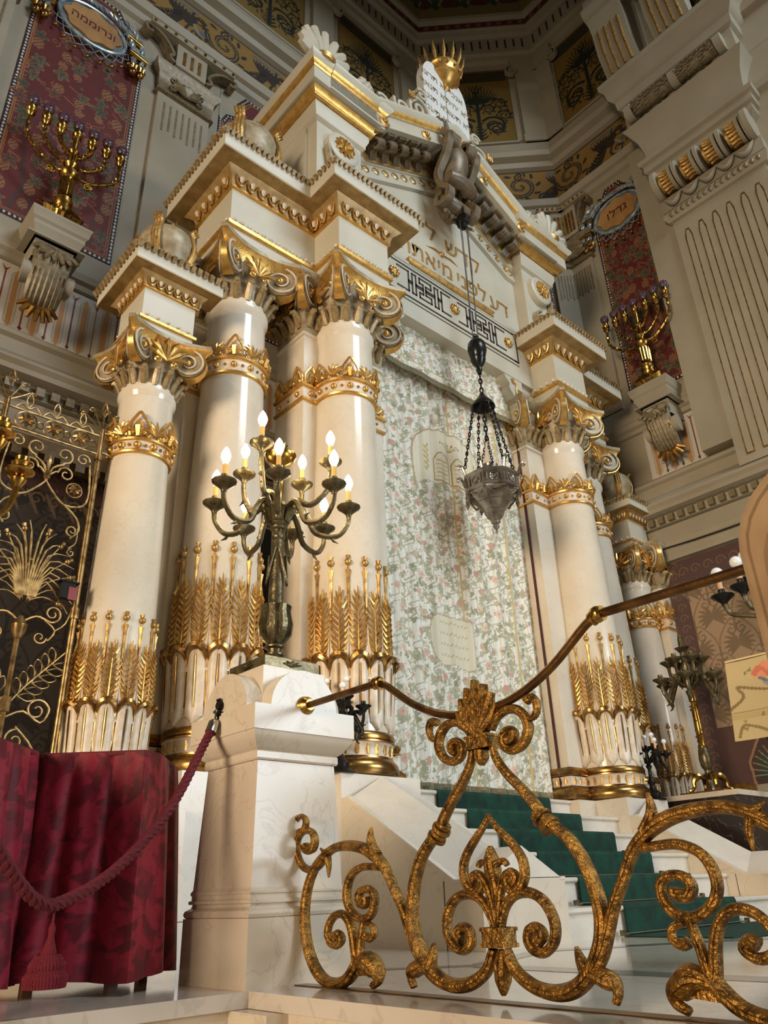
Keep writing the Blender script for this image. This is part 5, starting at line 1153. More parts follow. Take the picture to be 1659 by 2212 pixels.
# ---- gilt fence panel between the posts
FX = 2.70; FC = 2.345
fence = thing('gilt_gate', 'rubbed gilt scrolled iron gate with lily finial between marble posts', 'gate', (FX, FC, 0))
def fpath(k, sx=1, mir=False): return [(FX, (2*FC-y) if mir else y, z) for y, z in FP[k]]
def fpart(name, key, r, mir=False, n=8, k=4, asp=1.0):
    pts = smoothpts(fpath(key, mir=mir), k); m = len(pts); rr = [r[0]+(r[1]-r[0])*(i/(m-1)) if len(r) == 2 else np.interp(i/(m-1), np.linspace(0, 1, len(r)), r) for i in range(m)]
    mb = MB().tube(pts, [float(q) for q in rr], n, asp=1.25, up=(1, 0, 0))
    # raised mid-rib on both faces
    for s in (-1, 1): mb.tube([(p[0]+s*rr[i]*1.12, p[1], p[2]) for i, p in enumerate(pts)], [float(q)*.3 for q in rr], 5, up=(1, 0, 0))
    return obj(name, mb, M['fence'], fence, world=True)
for mir in (False, True):
    fpart('lyre_arm', 'arm', (.016, .022, .024, .026, .028, .03), mir); fpart('lower_arc', 'base', (.032, .03, .026, .02), mir)
    fpart('large_scroll', 'scrollA', (.028, .022, .021, .03, .022, .022, .024, .026, .028, .03), mir)
    fpart('inner_curl', 'curl1', (.024, .02, .018, .018, .026), mir); fpart('inner_curl', 'curl2', (.016, .02, .02, .018, .028), mir)
    fpart('link', 'link', (.016, .02), mir); fpart('small_curl', 'linkcurl', (.012, .016, .02), mir); fpart('outer_curl', 'topcurl', (.022, .018, .018, .026), mir); fpart('end_ring', 'topring', (.015, .014, .02), mir)
    fpart('claw_foot', 'foot', (.02, .05, .04, .02, .016), mir); fpart('claw_foot', 'footb', (.03, .036, .018, .014), mir)
    fpart('leaf_spike', 'spike', (.028, .022, .014, .005), mir); fpart('leaf_spike', 'spike2', (.03, .02, .006), mir); fpart('leaf_tip', 'leaf1', (.02, .012, .004), mir); fpart('leaf_tip', 'leaf2', (.02, .014, .004), mir)
    fpart('heart_arm', 'heart', (.010, .017, .019, .02, .02, .018, .024), mir); fpart('lily_stem', 'stemL', (.016, .018, .02), mir); fpart('lily_scroll', 'outerL', (.018, .021, .02, .019, .026), mir)
    fpart('lily_leaflet', 'leaflet', (.02, .014, .012), mir); fpart('finial_curl', 'fincurl', (.016, .022, .021, .018, .026), mir); fpart('finial_tip', 'fincurl2', (.012, .016, .02), mir)
    y, z = FP['ring'][0]; y = 2*FC-y if mir else y; a = np.array(FP['arm'][4]); b = np.array(FP['arm'][7]); d = (b-a)/np.linalg.norm(b-a); d = d*np.array([-1 if mir else 1, 1])
    rg = MB()
    for k, (o_, r_) in enumerate(((-.035, .036), (-.012, .045), (.014, .038), (.034, .045))): rg.tube([(FX, y+d[0]*(o_-.008), z+d[1]*(o_-.008)), (FX, y+d[0]*(o_+.008), z+d[1]*(o_+.008))], r_, 12)
    obj('knuckle', rg, M['fence'], fence, world=True)
    w_ = MB()                                                   # scalloped web beside the claw
    q = FP['foot']; P = [(2*FC-y if mir else y, z) for y, z in q[:4]]+[(2*FC-y if mir else y, z) for y, z in ((3.30, .05), (3.25, .10))]
    w_.extr(P, lambda y, z: (FX-.012, y, z), lambda y, z: (FX+.012, y, z)); obj('claw_web', w_, M['fence'], fence, world=True)
for nm, key, r in (('lily_stem', 'stemC', (.018, .02, .022)), ('spear', 'spear', (.016, .034, .03, .008)), ('lily_bud', 'bud', (.014, .034, .028, .008)), ('finial_bud', 'finbud', (.03, .03, .01))): fpart(nm, key, r)
obj('lily_band', MB().box(FX-.04, FX+.04, FC-.058, FC+.058, .19, .262).box(FX-.046, FX+.046, FC-.064, FC+.064, .19, .205).box(FX-.046, FX+.046, FC-.064, FC+.064, .248, .262), M['fence'], fence, world=True)
obj('finial_band', MB().box(FX-.038, FX+.038, FC-.065, FC+.065, .962, 1.022).box(FX-.044, FX+.044, FC-.07, FC+.07, .962, .975).box(FX-.044, FX+.044, FC-.07, FC+.07, 1.01, 1.022), M['fence'], fence, world=True)
for k in range(7):                                              # palmette finial
    a = R(90+(k-3)*17); L = .25-.018*abs(k-3); y = FC; m = MB().tube([(FX, y, 1.02), (FX-.01, y+L*.5*cos(a)*1.1, 1.02+L*.5*sin(a)), (FX, y+L*.95*cos(a)*.8, 1.02+L*sin(a))], [.02, .033-.003*abs(k-3), .012], 7)
    m2 = MB()._mg(m, None); obj('palm_lobe', m, M['fence'], fence, world=True)
    obj('palm_lobe', MB()._mg(m2, Matrix.Translation((-.022, 0, 0))), M['fence'], fence, world=True)
# ---- hand rail over the gate
rail = thing('brass_handrail', 'dark brass rope-like handrail swooping through the lily finial to both posts', 'handrail', (FX, FC, 1.1))
sg = [(3.66, 1.383), (3.031, 1.403)]; RC = [(3.031, 1.403), (2.97, 1.375), (2.915, 1.338), (2.782, 1.247), (2.625, 1.173), (2.475, 1.135), (2.345, 1.122)]
for mir in (False, True):
    f = lambda P: [(FX, 2*FC-y if mir else y, z) for y, z in P]
    obj('straight_bar', MB().tube(f([(3.80 if mir else 3.68, 1.40), (3.031, 1.403)]), .019, 12), M['rail'], rail, world=True)
    obj('curved_bar', MB().tube(smoothpts(f(RC), 4), .019, 12), M['rail'], rail, world=True)
    y = 2*FC-3.031 if mir else 3.031; obj('ball_collar', MB().ball((FX, y, 1.403), .036, 12).tube(f([(3.06, 1.403), (3.045, 1.403)]), .032, 14).tube(f([(3.012, 1.393), (3.0, 1.388)]), .03, 14), M['brass'], rail, world=True)
    y = 2*FC-3.80 if mir else 3.665; yo = -1 if mir else 1
    obj('wall_rosette', MB().tube([(FX, y-yo*.035, 1.40), (FX, y-yo*.02, 1.40), (FX, y-yo*.01, 1.40), (FX, y+yo*.02, 1.40)], [.032, .038, .05, .058], 18), M['brass'], rail, world=True)

# ---- crimson rope with tassel, hook and cap
rp = thing('crimson_rope', 'twisted crimson barrier rope sagging from the marble post', 'rope', (1.33, 3.52, .4))
ROPE = smoothpts([(2.30, 4.04, 1.295), (2.285, 4.031, 1.27), (2.177, 3.973, 1.1), (2.078, 3.921, .943), (1.983, 3.87, .82), (1.877, 3.813, .715), (1.749, 3.745, .606), (1.616, 3.675, .516), (1.503, 3.615, .458), (1.408, 3.564, .424), (1.328, 3.521, .403), (1.257, 3.484, .413), (1.182, 3.444, .456), (1.105, 3.403, .521), (1.04, 3.368, .584), (.935, 3.312, .7), (.803, 3.242, .865), (.6, 3.13, 1.15)], 14)
Pn = [Vector(p) for p in ROPE]; ln = [0]
for a, b in zip(Pn[:-1], Pn[1:]): ln.append(ln[-1]+(b-a).length)
for k in range(3):
    pts = []
    for i, p in enumerate(Pn):
        T = (Pn[min(i+1, len(Pn)-1)]-Pn[max(i-1, 0)]).normalized(); N = Vector((.47, -.88, 0)); N = (N-T*N.dot(T)).normalized(); B = T.cross(N); a = ln[i]*60+k*2*pi/3
        pts.append(p+(N*cos(a)+B*sin(a))*.012)
    obj('strand', MB().tube(pts, .0155, 6), M['rope'], rp, world=True)
h = thing('rope_hook', 'chromed rope end cap hooked to a dark iron bracket on the post', 'hook', (2.34, 4.06, 1.40))
obj('end_cap', MB().tube([(2.285, 4.031, 1.262), (2.312, 4.045, 1.322), (2.32, 4.05, 1.335)], [.033, .033, .022], 16), M['steel'], h, world=True)
obj('snap_link', MB().tube(smoothpts([(2.32, 4.05, 1.335), (2.325, 4.052, 1.37), (2.33, 4.06, 1.40), (2.318, 4.07, 1.385)], 4), .008, 8), M['steel'], h, world=True)
bk = MB().tube([(2.352, 4.06, 1.43), (2.335, 4.06, 1.43)], [.03, .024], 10).tube([(2.35, 4.06, 1.45), (2.338, 4.06, 1.47)], .015, 8).tube([(2.35, 4.045, 1.39), (2.338, 4.045, 1.37)], .02, 8).tube([(2.35, 4.06, 1.37), (2.338, 4.06, 1.35)], .014, 8)
obj('bracket', bk, M['iron'], h, world=True)
tt = thing('rope_tassel', 'two-tier crimson tassel hanging from the low point of the rope', 'tassel', (1.34, 3.53, .1))
obj('cord', MB().tube([(0, 0, .29), (0, 0, .2)], .005, 6), M['rope'], tt)
obj('tassel_neck', MB().lathe([(.006, .24), (.014, .22), (.012, .19), (.024, .15), (.034, .12), (.03, .105)][::-1], n=16), M['tassel'], tt)
for rr_, z0, z1, n in ((.058, .11, .062, 34), (.072, .068, .012, 42)):
    ft = MB()
    for k in range(n):
        a = 2*pi*k/n; ft.tube([(.02*cos(a), .02*sin(a), z0), (rr_*.75*cos(a), rr_*.75*sin(a), z0+.006), (rr_*1.05*cos(a), rr_*1.05*sin(a), z0-.022), (rr_*cos(a+.03), rr_*sin(a+.03), z1)], [.009, .012, .012, .009], 5)
    obj('tassel_skirt', ft, M['tassel'], tt)

# ---- red draped stands
def damask(W, H):
    rr = random.Random(8); c = Canvas(W, H, (112, 6, 26), .009); L = (136, 18, 40); D = (90, 4, 20)
    y = .1; k = 0
    while y < H+.1:
        x = .05+(.16 if k % 2 else 0)
        while x < W:
            c.leaf(x, y, .085, rr.uniform(0, 6), L, None, lobes=5); c.leaf(x+.08, y+.1, .06, rr.uniform(0, 6), L, None, lobes=3)
            for q in range(4): c.blade(x-.05, y+.02, .16, .045, rr.uniform(0, 6.28), L if q % 2 else D, .8)
            c.leaf(x+.1, y-.05, .05, rr.uniform(0, 6), D, None, lobes=3); x += .24
        y += .17; k += 1
    return c
def draped(name, plan, lab, legs, zt=1.15, zb=.065, ph=0):
    x0, y0 = plan[0]; t = thing(name, lab, 'draped stand', (x0, y0, 0)); seg = [(Vector(a), Vector(b)) for a, b in zip(plan[:-1], plan[1:])]; Ls = [(b-a).length for a, b in seg]; W = sum(Ls)
    P = smoothpts(plan, 12) if False else plan
    cv_ = damask(W, zt-zb+.0); 
    cum = np.cumsum([0]+Ls); px = np.array([p[0] for p in plan]); py = np.array([p[1] for p in plan])
    nxs = []; 
    for (a, b), L in zip(seg, Ls): nxs.append(((b-a).y/L, -(b-a).x/L))
    nc = [nxs[0]]+[((nxs[i][0]+nxs[i+1][0])/2, (nxs[i][1]+nxs[i+1][1])/2) for i in range(len(nxs)-1)]+[nxs[-1]]
    def fn(X, Y):
        bx = np.interp(X, cum, px); by = np.interp(X, cum, py); nx_ = np.interp(X, cum, [n[0] for n in nc]); ny_ = np.interp(X, cum, [n[1] for n in nc])
        v = 1-Y/(zt-zb); amp = (.005+.05*v**.6)
        w = (np.abs(np.sin(X*13+ph+1.1*np.sin(X*4+ph)))*2-1)*.75+np.sin(X*57+ph)*.22*(1.2-v)+np.sin(X*11+ph)*.5; d = amp*w+.05*v
        zz = zb+Y; return np.stack([bx+nx_*d, by+ny_*d, zz+.012*np.sin(X*9)*(v > .97)], -1)
    canvas_obj('cloth', cv_, (0, 0, 0), (1, 0, 0), (0, 0, 1), M['damask'], t, fn=fn)
    obj('top', MB().extr([(a, b) for a, b in plan], lambda x, y: (x, y, zt-.02), lambda x, y: (x, y, zt+.003)), M['rope'], t, world=True, smooth=False)
    for (lx, ly) in legs: obj('leg', MB().box(lx-.025, lx+.025, ly-.025, ly+.025, 0, zt-.05), M['wood'], t, world=True, smooth=False)
draped('draped_stand', [(1.52, 4.50), (1.94, 4.12), (2.08, 4.2), (2.40, 4.62), (2.42, 5.2), (1.6, 5.3)], 'crimson damask draped stand beside the marble gate post', [(1.93, 4.22), (1.62, 4.5), (2.3, 4.65)])
draped('draped_stand', [(.55, 3.55), (1.2, 4.18), (1.49, 4.47), (1.45, 5.1), (.3, 4.6)], 'crimson damask draped stand at the left edge of the photo', [(1.42, 4.48), (1.2, 4.3)], 1.155, .07, 2.0)

# ---- candelabra
def socket(m, x, y, z, s=1.0, fl=True):
    m.lathe([(r*s, q*s) for r, q in [(.018, -.06), (.02, -.045), (.03, -.03), (.055, -.008), (.082, .012), (.085, .022), (.045, .02), (.022, .024), (.02, .035), (.026, .045), (.024, .07), (.016, .072)]], (x, y, z), 14)
def candelabrum(loc, lab, mt, lower, upper, stem, lit=True, bulbs='flame', s=1.0, zj=2.77, name='candelabrum', sleeve='sleeve', light=7, skip=()):
    """lower/upper: [(dx, dy, z)] sockets relative to loc; stem(prof)"""
    t = thing(name, lab, 'candelabrum', loc); MT = M[mt]
    for i, (dx, dy, z, up_) in enumerate([(a, b, c, 0) for a, b, c in lower]+[(a, b, c, 1) for a, b, c in upper]):
        r = math.hypot(dx, dy); ux, uy = dx/r, dy/r; d = z-zj
        if not up_: path = [(.05*s, zj), (.14*s, zj+.05*s), (.20*s, zj-.03*s), (.26*s, zj-.15*s), (r*.82, zj-.17*s+min(0, d)*.3), (r*.98, z-.12*s), (r, z-.04*s)]
        else: path = [(.04*s, zj+.02*s), (.12*s, zj+.10*s), (.22*s, zj+.06*s), (r*.92, z-.22*s), (r, z-.1*s), (r, z-.04*s)]
        pp = smoothpts([(ux*a, uy*a, b) for a, b in path], 4); m = MB().tube(pp, [(.024-.008*k/len(pp))*s for k in range(len(pp))], 7)
        k0 = len(pp)//2; e = pp[k0]
        for q in (-1, 1):
            b0 = pp[int(len(pp)*.55)+q*2]; m.tube([b0, (b0[0]+ux*.015*s, b0[1]+uy*.015*s, b0[2]+.035*s*(1 if q < 0 else -.9)), (b0[0]+ux*.045*s, b0[1]+uy*.045*s, b0[2]+.04*s*(1 if q < 0 else -1.2))], [.013*s, .011*s, .003*s], 5)
        arm = obj('arm', m, MT, t)
        sk = MB(); socket(sk, 0, 0, 0, s); so = inst('drip_pan', MESH.setdefault(('sock', mt, s), sk.mesh('drip_pan', MT)), arm, (dx, dy, z))
        if i in skip or bulbs is None: continue
        inst('candle_sleeve', MESH.setdefault(('slv', sleeve, s), MB().lathe([(.017*s, .06*s), (.017*s, .15*s), (.014*s, .152*s)], n=10).mesh('candle_sleeve', M[sleeve])), arm, (dx, dy, z))
        if bulbs == 'flame': bm = MESH.setdefault(('bf', s, lit), MB().lathe([(.016*s, .15*s), (.018*s, .165*s), (.03*s, .19*s), (.034*s, .21*s), (.030*s, .235*s), (.018*s, .262*s), (.004*s, .285*s)], n=14).mesh('flame_bulb', M['bulb']))
        else: bm = MESH.setdefault(('bb', s, lit), MB().lathe([(.012*s, .15*s), (.016*s, .165*s)], n=10).ball((0, 0, .195*s), .036*s, 14).mesh('round_bulb', M['bulb' if lit else 'bulb_off']))
        inst('flame_bulb' if bulbs == 'flame' else 'round_bulb', bm, arm, (dx, dy, z))
    if light:
        l = bpy.data.lights.new('candelabrum_glow', 'POINT'); l.energy = light; l.color = (1, .72, .38); l.shadow_soft_size = .25
        o = bpy.data.objects.new('candelabrum_glow', l); C.objects.link(o); o.parent = t; o.location = (0, 0, 3.42-loc[2] if False else zj+.42)
    stem(t); return t
NV = Vector((.557, .830)); RV = Vector((.830, -.557))
def ud(u, d): return (u*RV.x+d*NV.x, u*RV.y+d*NV.y)
LB = 1.64
low = [(*ud(u, d), 2.84-LB) for u, d in ((-.44, 0), (-.25, .40), (.108, .46), (.34, .36), (.49, 0), (.36, -.34), (-.01, -.46), (-.36, -.32))]
upp = [(*ud(u, d), 3.19-LB) for u, d in ((-.13, -.25), (-.26, .2), (.36, -.03), (.17, .33))]
def stem1(t):
    MT = M['bronze']; bx = MB().mold([(-.2, .2), (-.2, -.2), (.2, -.2), (.2, .2)], [(0, 0), (.0, .07), (-.03, .085)], closed=True, caps=False).box(-.17, .17, -.17, .17, 0, .085); obj('base_plate', bx, M['brass'] if False else MT, t, smooth=False)
    em = MB()
    for k, (x, y) in enumerate(((0, -.205), (-.205, 0))):
        for q in range(5):
            a = pi*(.1+.8*q/4); c_ = (x, y, .03); o_ = (.07*cos(a), 0, .03*sin(a)) if k == 0 else (0, .07*cos(a), .03*sin(a)); em.tube([c_, (x+o_[0], y+o_[1], .03+o_[2])], [.012, .004], 5)
        em.ball((x, y, .04), .018, 8)
    obj('winged_emblem', em, MT, t)
    obj('lower_knop', MB().lathe([(.075, .085), (.055, .10), (.045, .12), (.062, .14), (.062, .15), (.042, .16), (.045, .18), (.066, .19), (.068, .20), (.045, .215), (.04, .225)], n=24), MT, t)
    obj('leaf_vase', MB().lathe([(.04, .22), (.075, .25), (.088, .30), (.085, .37), (.072, .44), (.075, .475), (.05, .48)], n=24), MT, t)
    lf = MB()
    for k in range(8):
        a = k*pi/4; r_ = lambda r, z, w=0: (r*cos(a+w), r*sin(a+w), z)
        lf.tube([r_(.045, .225), r_(.083, .28), r_(.09, .34), r_(.078, .43), r_(.09, .475), r_(.10, .465)], [.015, .03, .032, .026, .022, .008], 5)
    obj('acanthus_sheath', lf, MT, t)
    obj('shaft', MB().lathe([(.055, .46), (.052, .50), (.046, .78), (.042, .93), (.034, .95), (.045, .965), (.045, .975), (.036, .99), (.038, 1.02), (.055, 1.03), (.055, 1.045), (.04, 1.055)], n=24), M['bronze'], t)
    gr = MB()
    for s in (-1, 1):
        for q in range(2):
            a0 = -2.2+s*.25; gr.tube(smoothpts([(.05*cos(a0), .05*sin(a0), .88), (.065*cos(a0+s*.5), .065*sin(a0+s*.5), .74), (.07*cos(a0+s*1.0), .07*sin(a0+s*1.0), .63), (.065*cos(a0+s*1.3), .065*sin(a0+s*1.3), .64), (.055*cos(a0+s*1.6), .055*sin(a0+s*1.6), .84)], 4), .009, 6)
    obj('garland', gr, MT, t)
    cp_ = MB().lathe([(.04, 1.05), (.062, 1.07), (.066, 1.09), (.055, 1.11), (.07, 1.14), (.085, 1.17), (.06, 1.18)], n=24)
    for k in range(10):
        a = k*pi/5; cp_.tube([(.06*cos(a), .06*sin(a), 1.08), (.08*cos(a), .08*sin(a), 1.15), (.115*cos(a), .115*sin(a), 1.185), (.12*cos(a), .12*sin(a), 1.165)], [.02, .025, .018, .006], 5)
    obj('leaf_cup', cp_, MT, t)
    obj('centre_stem', MB().lathe([(.045, 1.17), (.05, 1.22), (.03, 1.26), (.032, 1.42), (.04, 1.44), (.025, 1.46), (.02, 1.50)], n=16), M['brass'], t)
    obj('centre_dish', MB().lathe([(.02, 1.50), (.03, 1.53), (.09, 1.565), (.115, 1.61), (.115, 1.625), (.08, 1.62), (.03, 1.63), (.03, 1.68)], n=24), M['brass'], t)
    tp = MB()
    for k in range(8): a = k*pi/4; tp.tube([(.03*cos(a), .03*sin(a), 1.67), (.05*cos(a), .05*sin(a), 1.71)], [.014, .004], 5)
    obj('dish_crown', tp, M['brass'], t)
candelabrum((2.70, 4.02, LB), 'lit bronze candelabrum with flame bulbs on top of the marble gate post', 'bronze', low, upp, stem1, zj=2.80-LB, skip=(2,), light=26)
# ================================================================== OTHER FURNISHINGS
# ---- hanging eternal lamp
hl = thing('hanging_lamp', 'tarnished silver octagonal lamp hanging on chains before the curtain', 'hanging lamp', (XC, 6.04, 4.77)); ZB = 4.77
def oct_(prof, n=8): return MB().lathe([(r, z) for r, z in prof], n=n)
obj('drop_finial', MB().lathe([(.005, 0), (.02, .04), (.01, .06), (.035, .09), (.05, .12), (.03, .15), (.06, .17), (.07, .19), (.04, .21)], n=16), M['silver'], hl)
obj('lower_bowl', oct_([(.05, .2), (.11, .26), (.15, .34), (.15, .36), (.22, .44), (.24, .46), (.24, .48), (.33, .56), (.36, .60)]), M['silver'], hl, smooth=False)
obj('upper_band', oct_([(.36, .60), (.40, .62), (.41, .65), (.38, .67), (.38, .80), (.42, .83), (.42, .86), (.38, .88), (.2, .9), (.12, .92)]), M['silver'], hl, smooth=False)
for k in range(8):
    a = 2*pi*(k+1)/8; ap = .38*cos(pi/8); c_ = (ap*cos(a), ap*sin(a), .735); q = MB()
    e1 = Vector((-sin(a), cos(a), 0)); e2 = Vector((0, 0, 1)); nn = Vector((cos(a), sin(a), 0))
    for r_, w_ in ((.055, .008), (.03, .006)): q.tube([Vector(c_)+nn*.008+e1*r_*cos(b*pi/8)+e2*r_*sin(b*pi/8) for b in range(16)], w_, 5, closed=True)
    for b in range(8): q.tube([Vector(c_)+nn*.008, Vector(c_)+nn*.008+e1*.03*cos(b*pi/4)+e2*.03*sin(b*pi/4)], .006, 4)
    for sg_ in (-1, 1): q.tube([Vector(c_)+nn*.01+e1*.1*sg_-e2*.06, Vector(c_)+nn*.01+e1*.1*sg_+e2*.06], .012, 6)
    obj('openwork_medallion', q, M['silver'], hl)
    a2 = a+pi/8; r0 = .40; p_ = [(r0, .86), (r0+.03, .95), (r0+.06, 1.0), (r0+.10, 1.0), (r0+.10, .96), (r0+.07, .955)]
    obj('corner_crook', MB().tube(smoothpts([(r*cos(a2), r*sin(a2), z) for r, z in p_], 3), [.022-.0007*i for i in range(16)], 6), M['silver'], hl)
    obj('pendant', MB().lathe([(.003, -.16), (.022, -.11), (.035, -.08), (.02, -.05), (.03, -.03), (.012, 0), (.01, .04)], (.385*cos(a2), .385*sin(a2), .62), 8), M['silver'], hl)
    obj('scalloped_apron', MB().tube([(.36*cos(a2), .36*sin(a2), .6), (.36*cos(a)*.9, .36*sin(a)*.9, .5), (.36*cos(a+pi/8-.0)*0+.36*cos(a-pi/8), .36*sin(a-pi/8), .6)], .018, 5), M['silver'], hl)
obj('inner_cup', MB().lathe([(.12, .92), (.15, .95), (.15, 1.02), (.11, 1.05), (.12, 1.08), (.1, 1.1)], n=20), M['silver'], hl)
obj('glass_chimney', MB().lathe([(.09, 1.08), (.095, 1.14), (.06, 1.26), (.035, 1.42), (.03, 1.45)], n=16), mat('pale_glass', S(206, 200, 190), .12), hl)
obj('flame_tip', MB().lathe([(.004, 1.44), (.02, 1.47), (.004, 1.52)], n=8), emis('lamp_flame', (1, .32, .14), 2.0), hl)
obj('smoke_bell', MB().lathe([(.02, 2.36), (.03, 2.34), (.05, 2.30), (.08, 2.25), (.14, 2.18), (.175, 2.12), (.18, 2.09), (.17, 2.085), (.12, 2.15), (.02, 2.25)], n=24), M['iron'], hl)
cn_ = MB()
def chain(a, b, m, step=.055, r=.009):
    a = Vector(a); b = Vector(b); L = (b-a).length; n = max(1, int(L/step)); T = (b-a)/L; N = T.orthogonal().normalized(); B = T.cross(N)
    for i in range(n):
        c = a+T*(i+.5)/n*L; W = N if i % 2 else B; m.tube([c+T*step*.72*cos(q*pi/4)+W*step*.3*sin(q*pi/4) for q in range(8)], r, 4, closed=True)
for k in range(4):
    a = pi/8+k*pi/2+pi/4; cn_ = MB(); chain((.40*cos(a), .40*sin(a), .98), (.16*cos(a), .16*sin(a), 2.1), cn_); 
    for q in range(7): cn_.ball(tuple(Vector((.40*cos(a), .40*sin(a), .98)).lerp(Vector((.16*cos(a), .16*sin(a), 2.1)), (q+.5)/7)), .02, 6)
    obj('side_chain', cn_, M['iron'], hl)
cn_ = MB(); chain((0, 0, 1.5), (0, 0, 2.1), cn_, .08, .011); chain((0, 0, 2.36), (0, 0, 2.86), cn_, .08, .011); obj('centre_chain', cn_, M['iron'], hl)
for q in range(3): a = q*2.1; cn_ = MB(); chain((.14*cos(a), .14*sin(a), 1.03), (.0, 0, 1.55), cn_, .05, .007); obj('inner_chain', cn_, M['iron'], hl)
cw = thing('lamp_counterweight', 'dark urn-shaped counterweight and cords above the hanging lamp', 'counterweight', (XC, 6.04, 7.6))
obj('weight_body', MB().lathe([(.03, -.12), (.05, -.05), (.04, 0), (.09, .06), (.12, .14), (.10, .16), (.12, .19), (.15, .32), (.14, .44), (.10, .5), (.06, .52), (.05, .58)], n=24), mat('blackened_steel', S(44, 46, 46), .25, .7), cw)
obj('weight_ring', MB().tube([(.045*cos(q*pi/6), 0, .6+.045*sin(q*pi/6)) for q in range(12)], .01, 5, closed=True), M['iron'], cw)
for k, (dx, dy) in enumerate(((-.07, 0), (-.02, .03), (.03, -.02), (.09, .02))): obj('cord', MB().tube([(dx, dy, .5), (dx*.8-.03+.03*k, dy, 3.05)], .007, 5), M['iron'], cw)
obj('lower_cord', MB().tube([(.02, 0, -.1), (.01, 0, -.2), (0, 0, -.32)], .008, 5), M['iron'], cw)
pu = thing('pulley', 'black pulley block under the pediment console', 'pulley', (XC, 6.04, 10.62))
obj('pulley_block', MB().tube([(-.06, 0, .1), (.06, 0, .1)], .12, 16).tube([(-.05, .02, 0), (.05, .02, 0)], .08, 12), M['iron'], pu); obj('pulley_hanger', MB().tube(smoothpts([(0, 0, .18), (.03, 0, .4), (-.02, .02, .6), (0, .05, .85)], 4), .022, 7), M['iron'], pu)

# ---- gilt grille on the left
gr = thing('gilt_grille', 'tall gilded wrought grille with palm frond and scrolls left of the outer column', 'grille', (1.93, 6.8, 0)); GY = 6.8; GX = 1.935
M['grille'] = mat('pale_old_gilding', S(176, 146, 96), .36, .85, col2=S(112, 86, 50), scale=14)
def gb(name, pts2, r, n=6, k=3, mt='grille', y=GY, sm=True):
    P = smoothpts(pts2, k) if sm else pts2; m = len(P); rr = [float(np.interp(i/max(1, m-1), np.linspace(0, 1, len(r)), r)) for i in range(m)] if isinstance(r, tuple) else r
    return obj(name, MB().tube([(x, y, z) for x, z in P], rr, n), M[mt], gr, world=True)
for x in (2.385, 1.46, .56): 
    gb('post', [(x, 0), (x, 4.74)], .028, 10, sm=False); gb('post_knop', [(x, 2.72), (x, 2.82)], .042, 10, sm=False); gb('post_knop', [(x, 4.38), (x, 4.44)], .038, 10, sm=False)
    for k in range(5):
        a = R(30+30*k); L = .22; e = (x+L*cos(a), 4.76+L*sin(a)); gb('finial_curl', [(x, 4.72), (x+L*.6*cos(a), 4.74+L*.6*sin(a)), e]+spiral(e[0]-.02*(1 if k > 2 else -1), e[1]-.02, .035, .01, 0, 1.0, 8), .008, 5)
    gb('finial_leaf', [(x, 4.9), (x-.03, 4.97), (x, 5.06), (x+.03, 4.97), (x, 4.9)], .008, 5)
for z in (4.66, 4.45): gb('top_rail', [(.3, z), (2.39, z)], .012, sm=False)
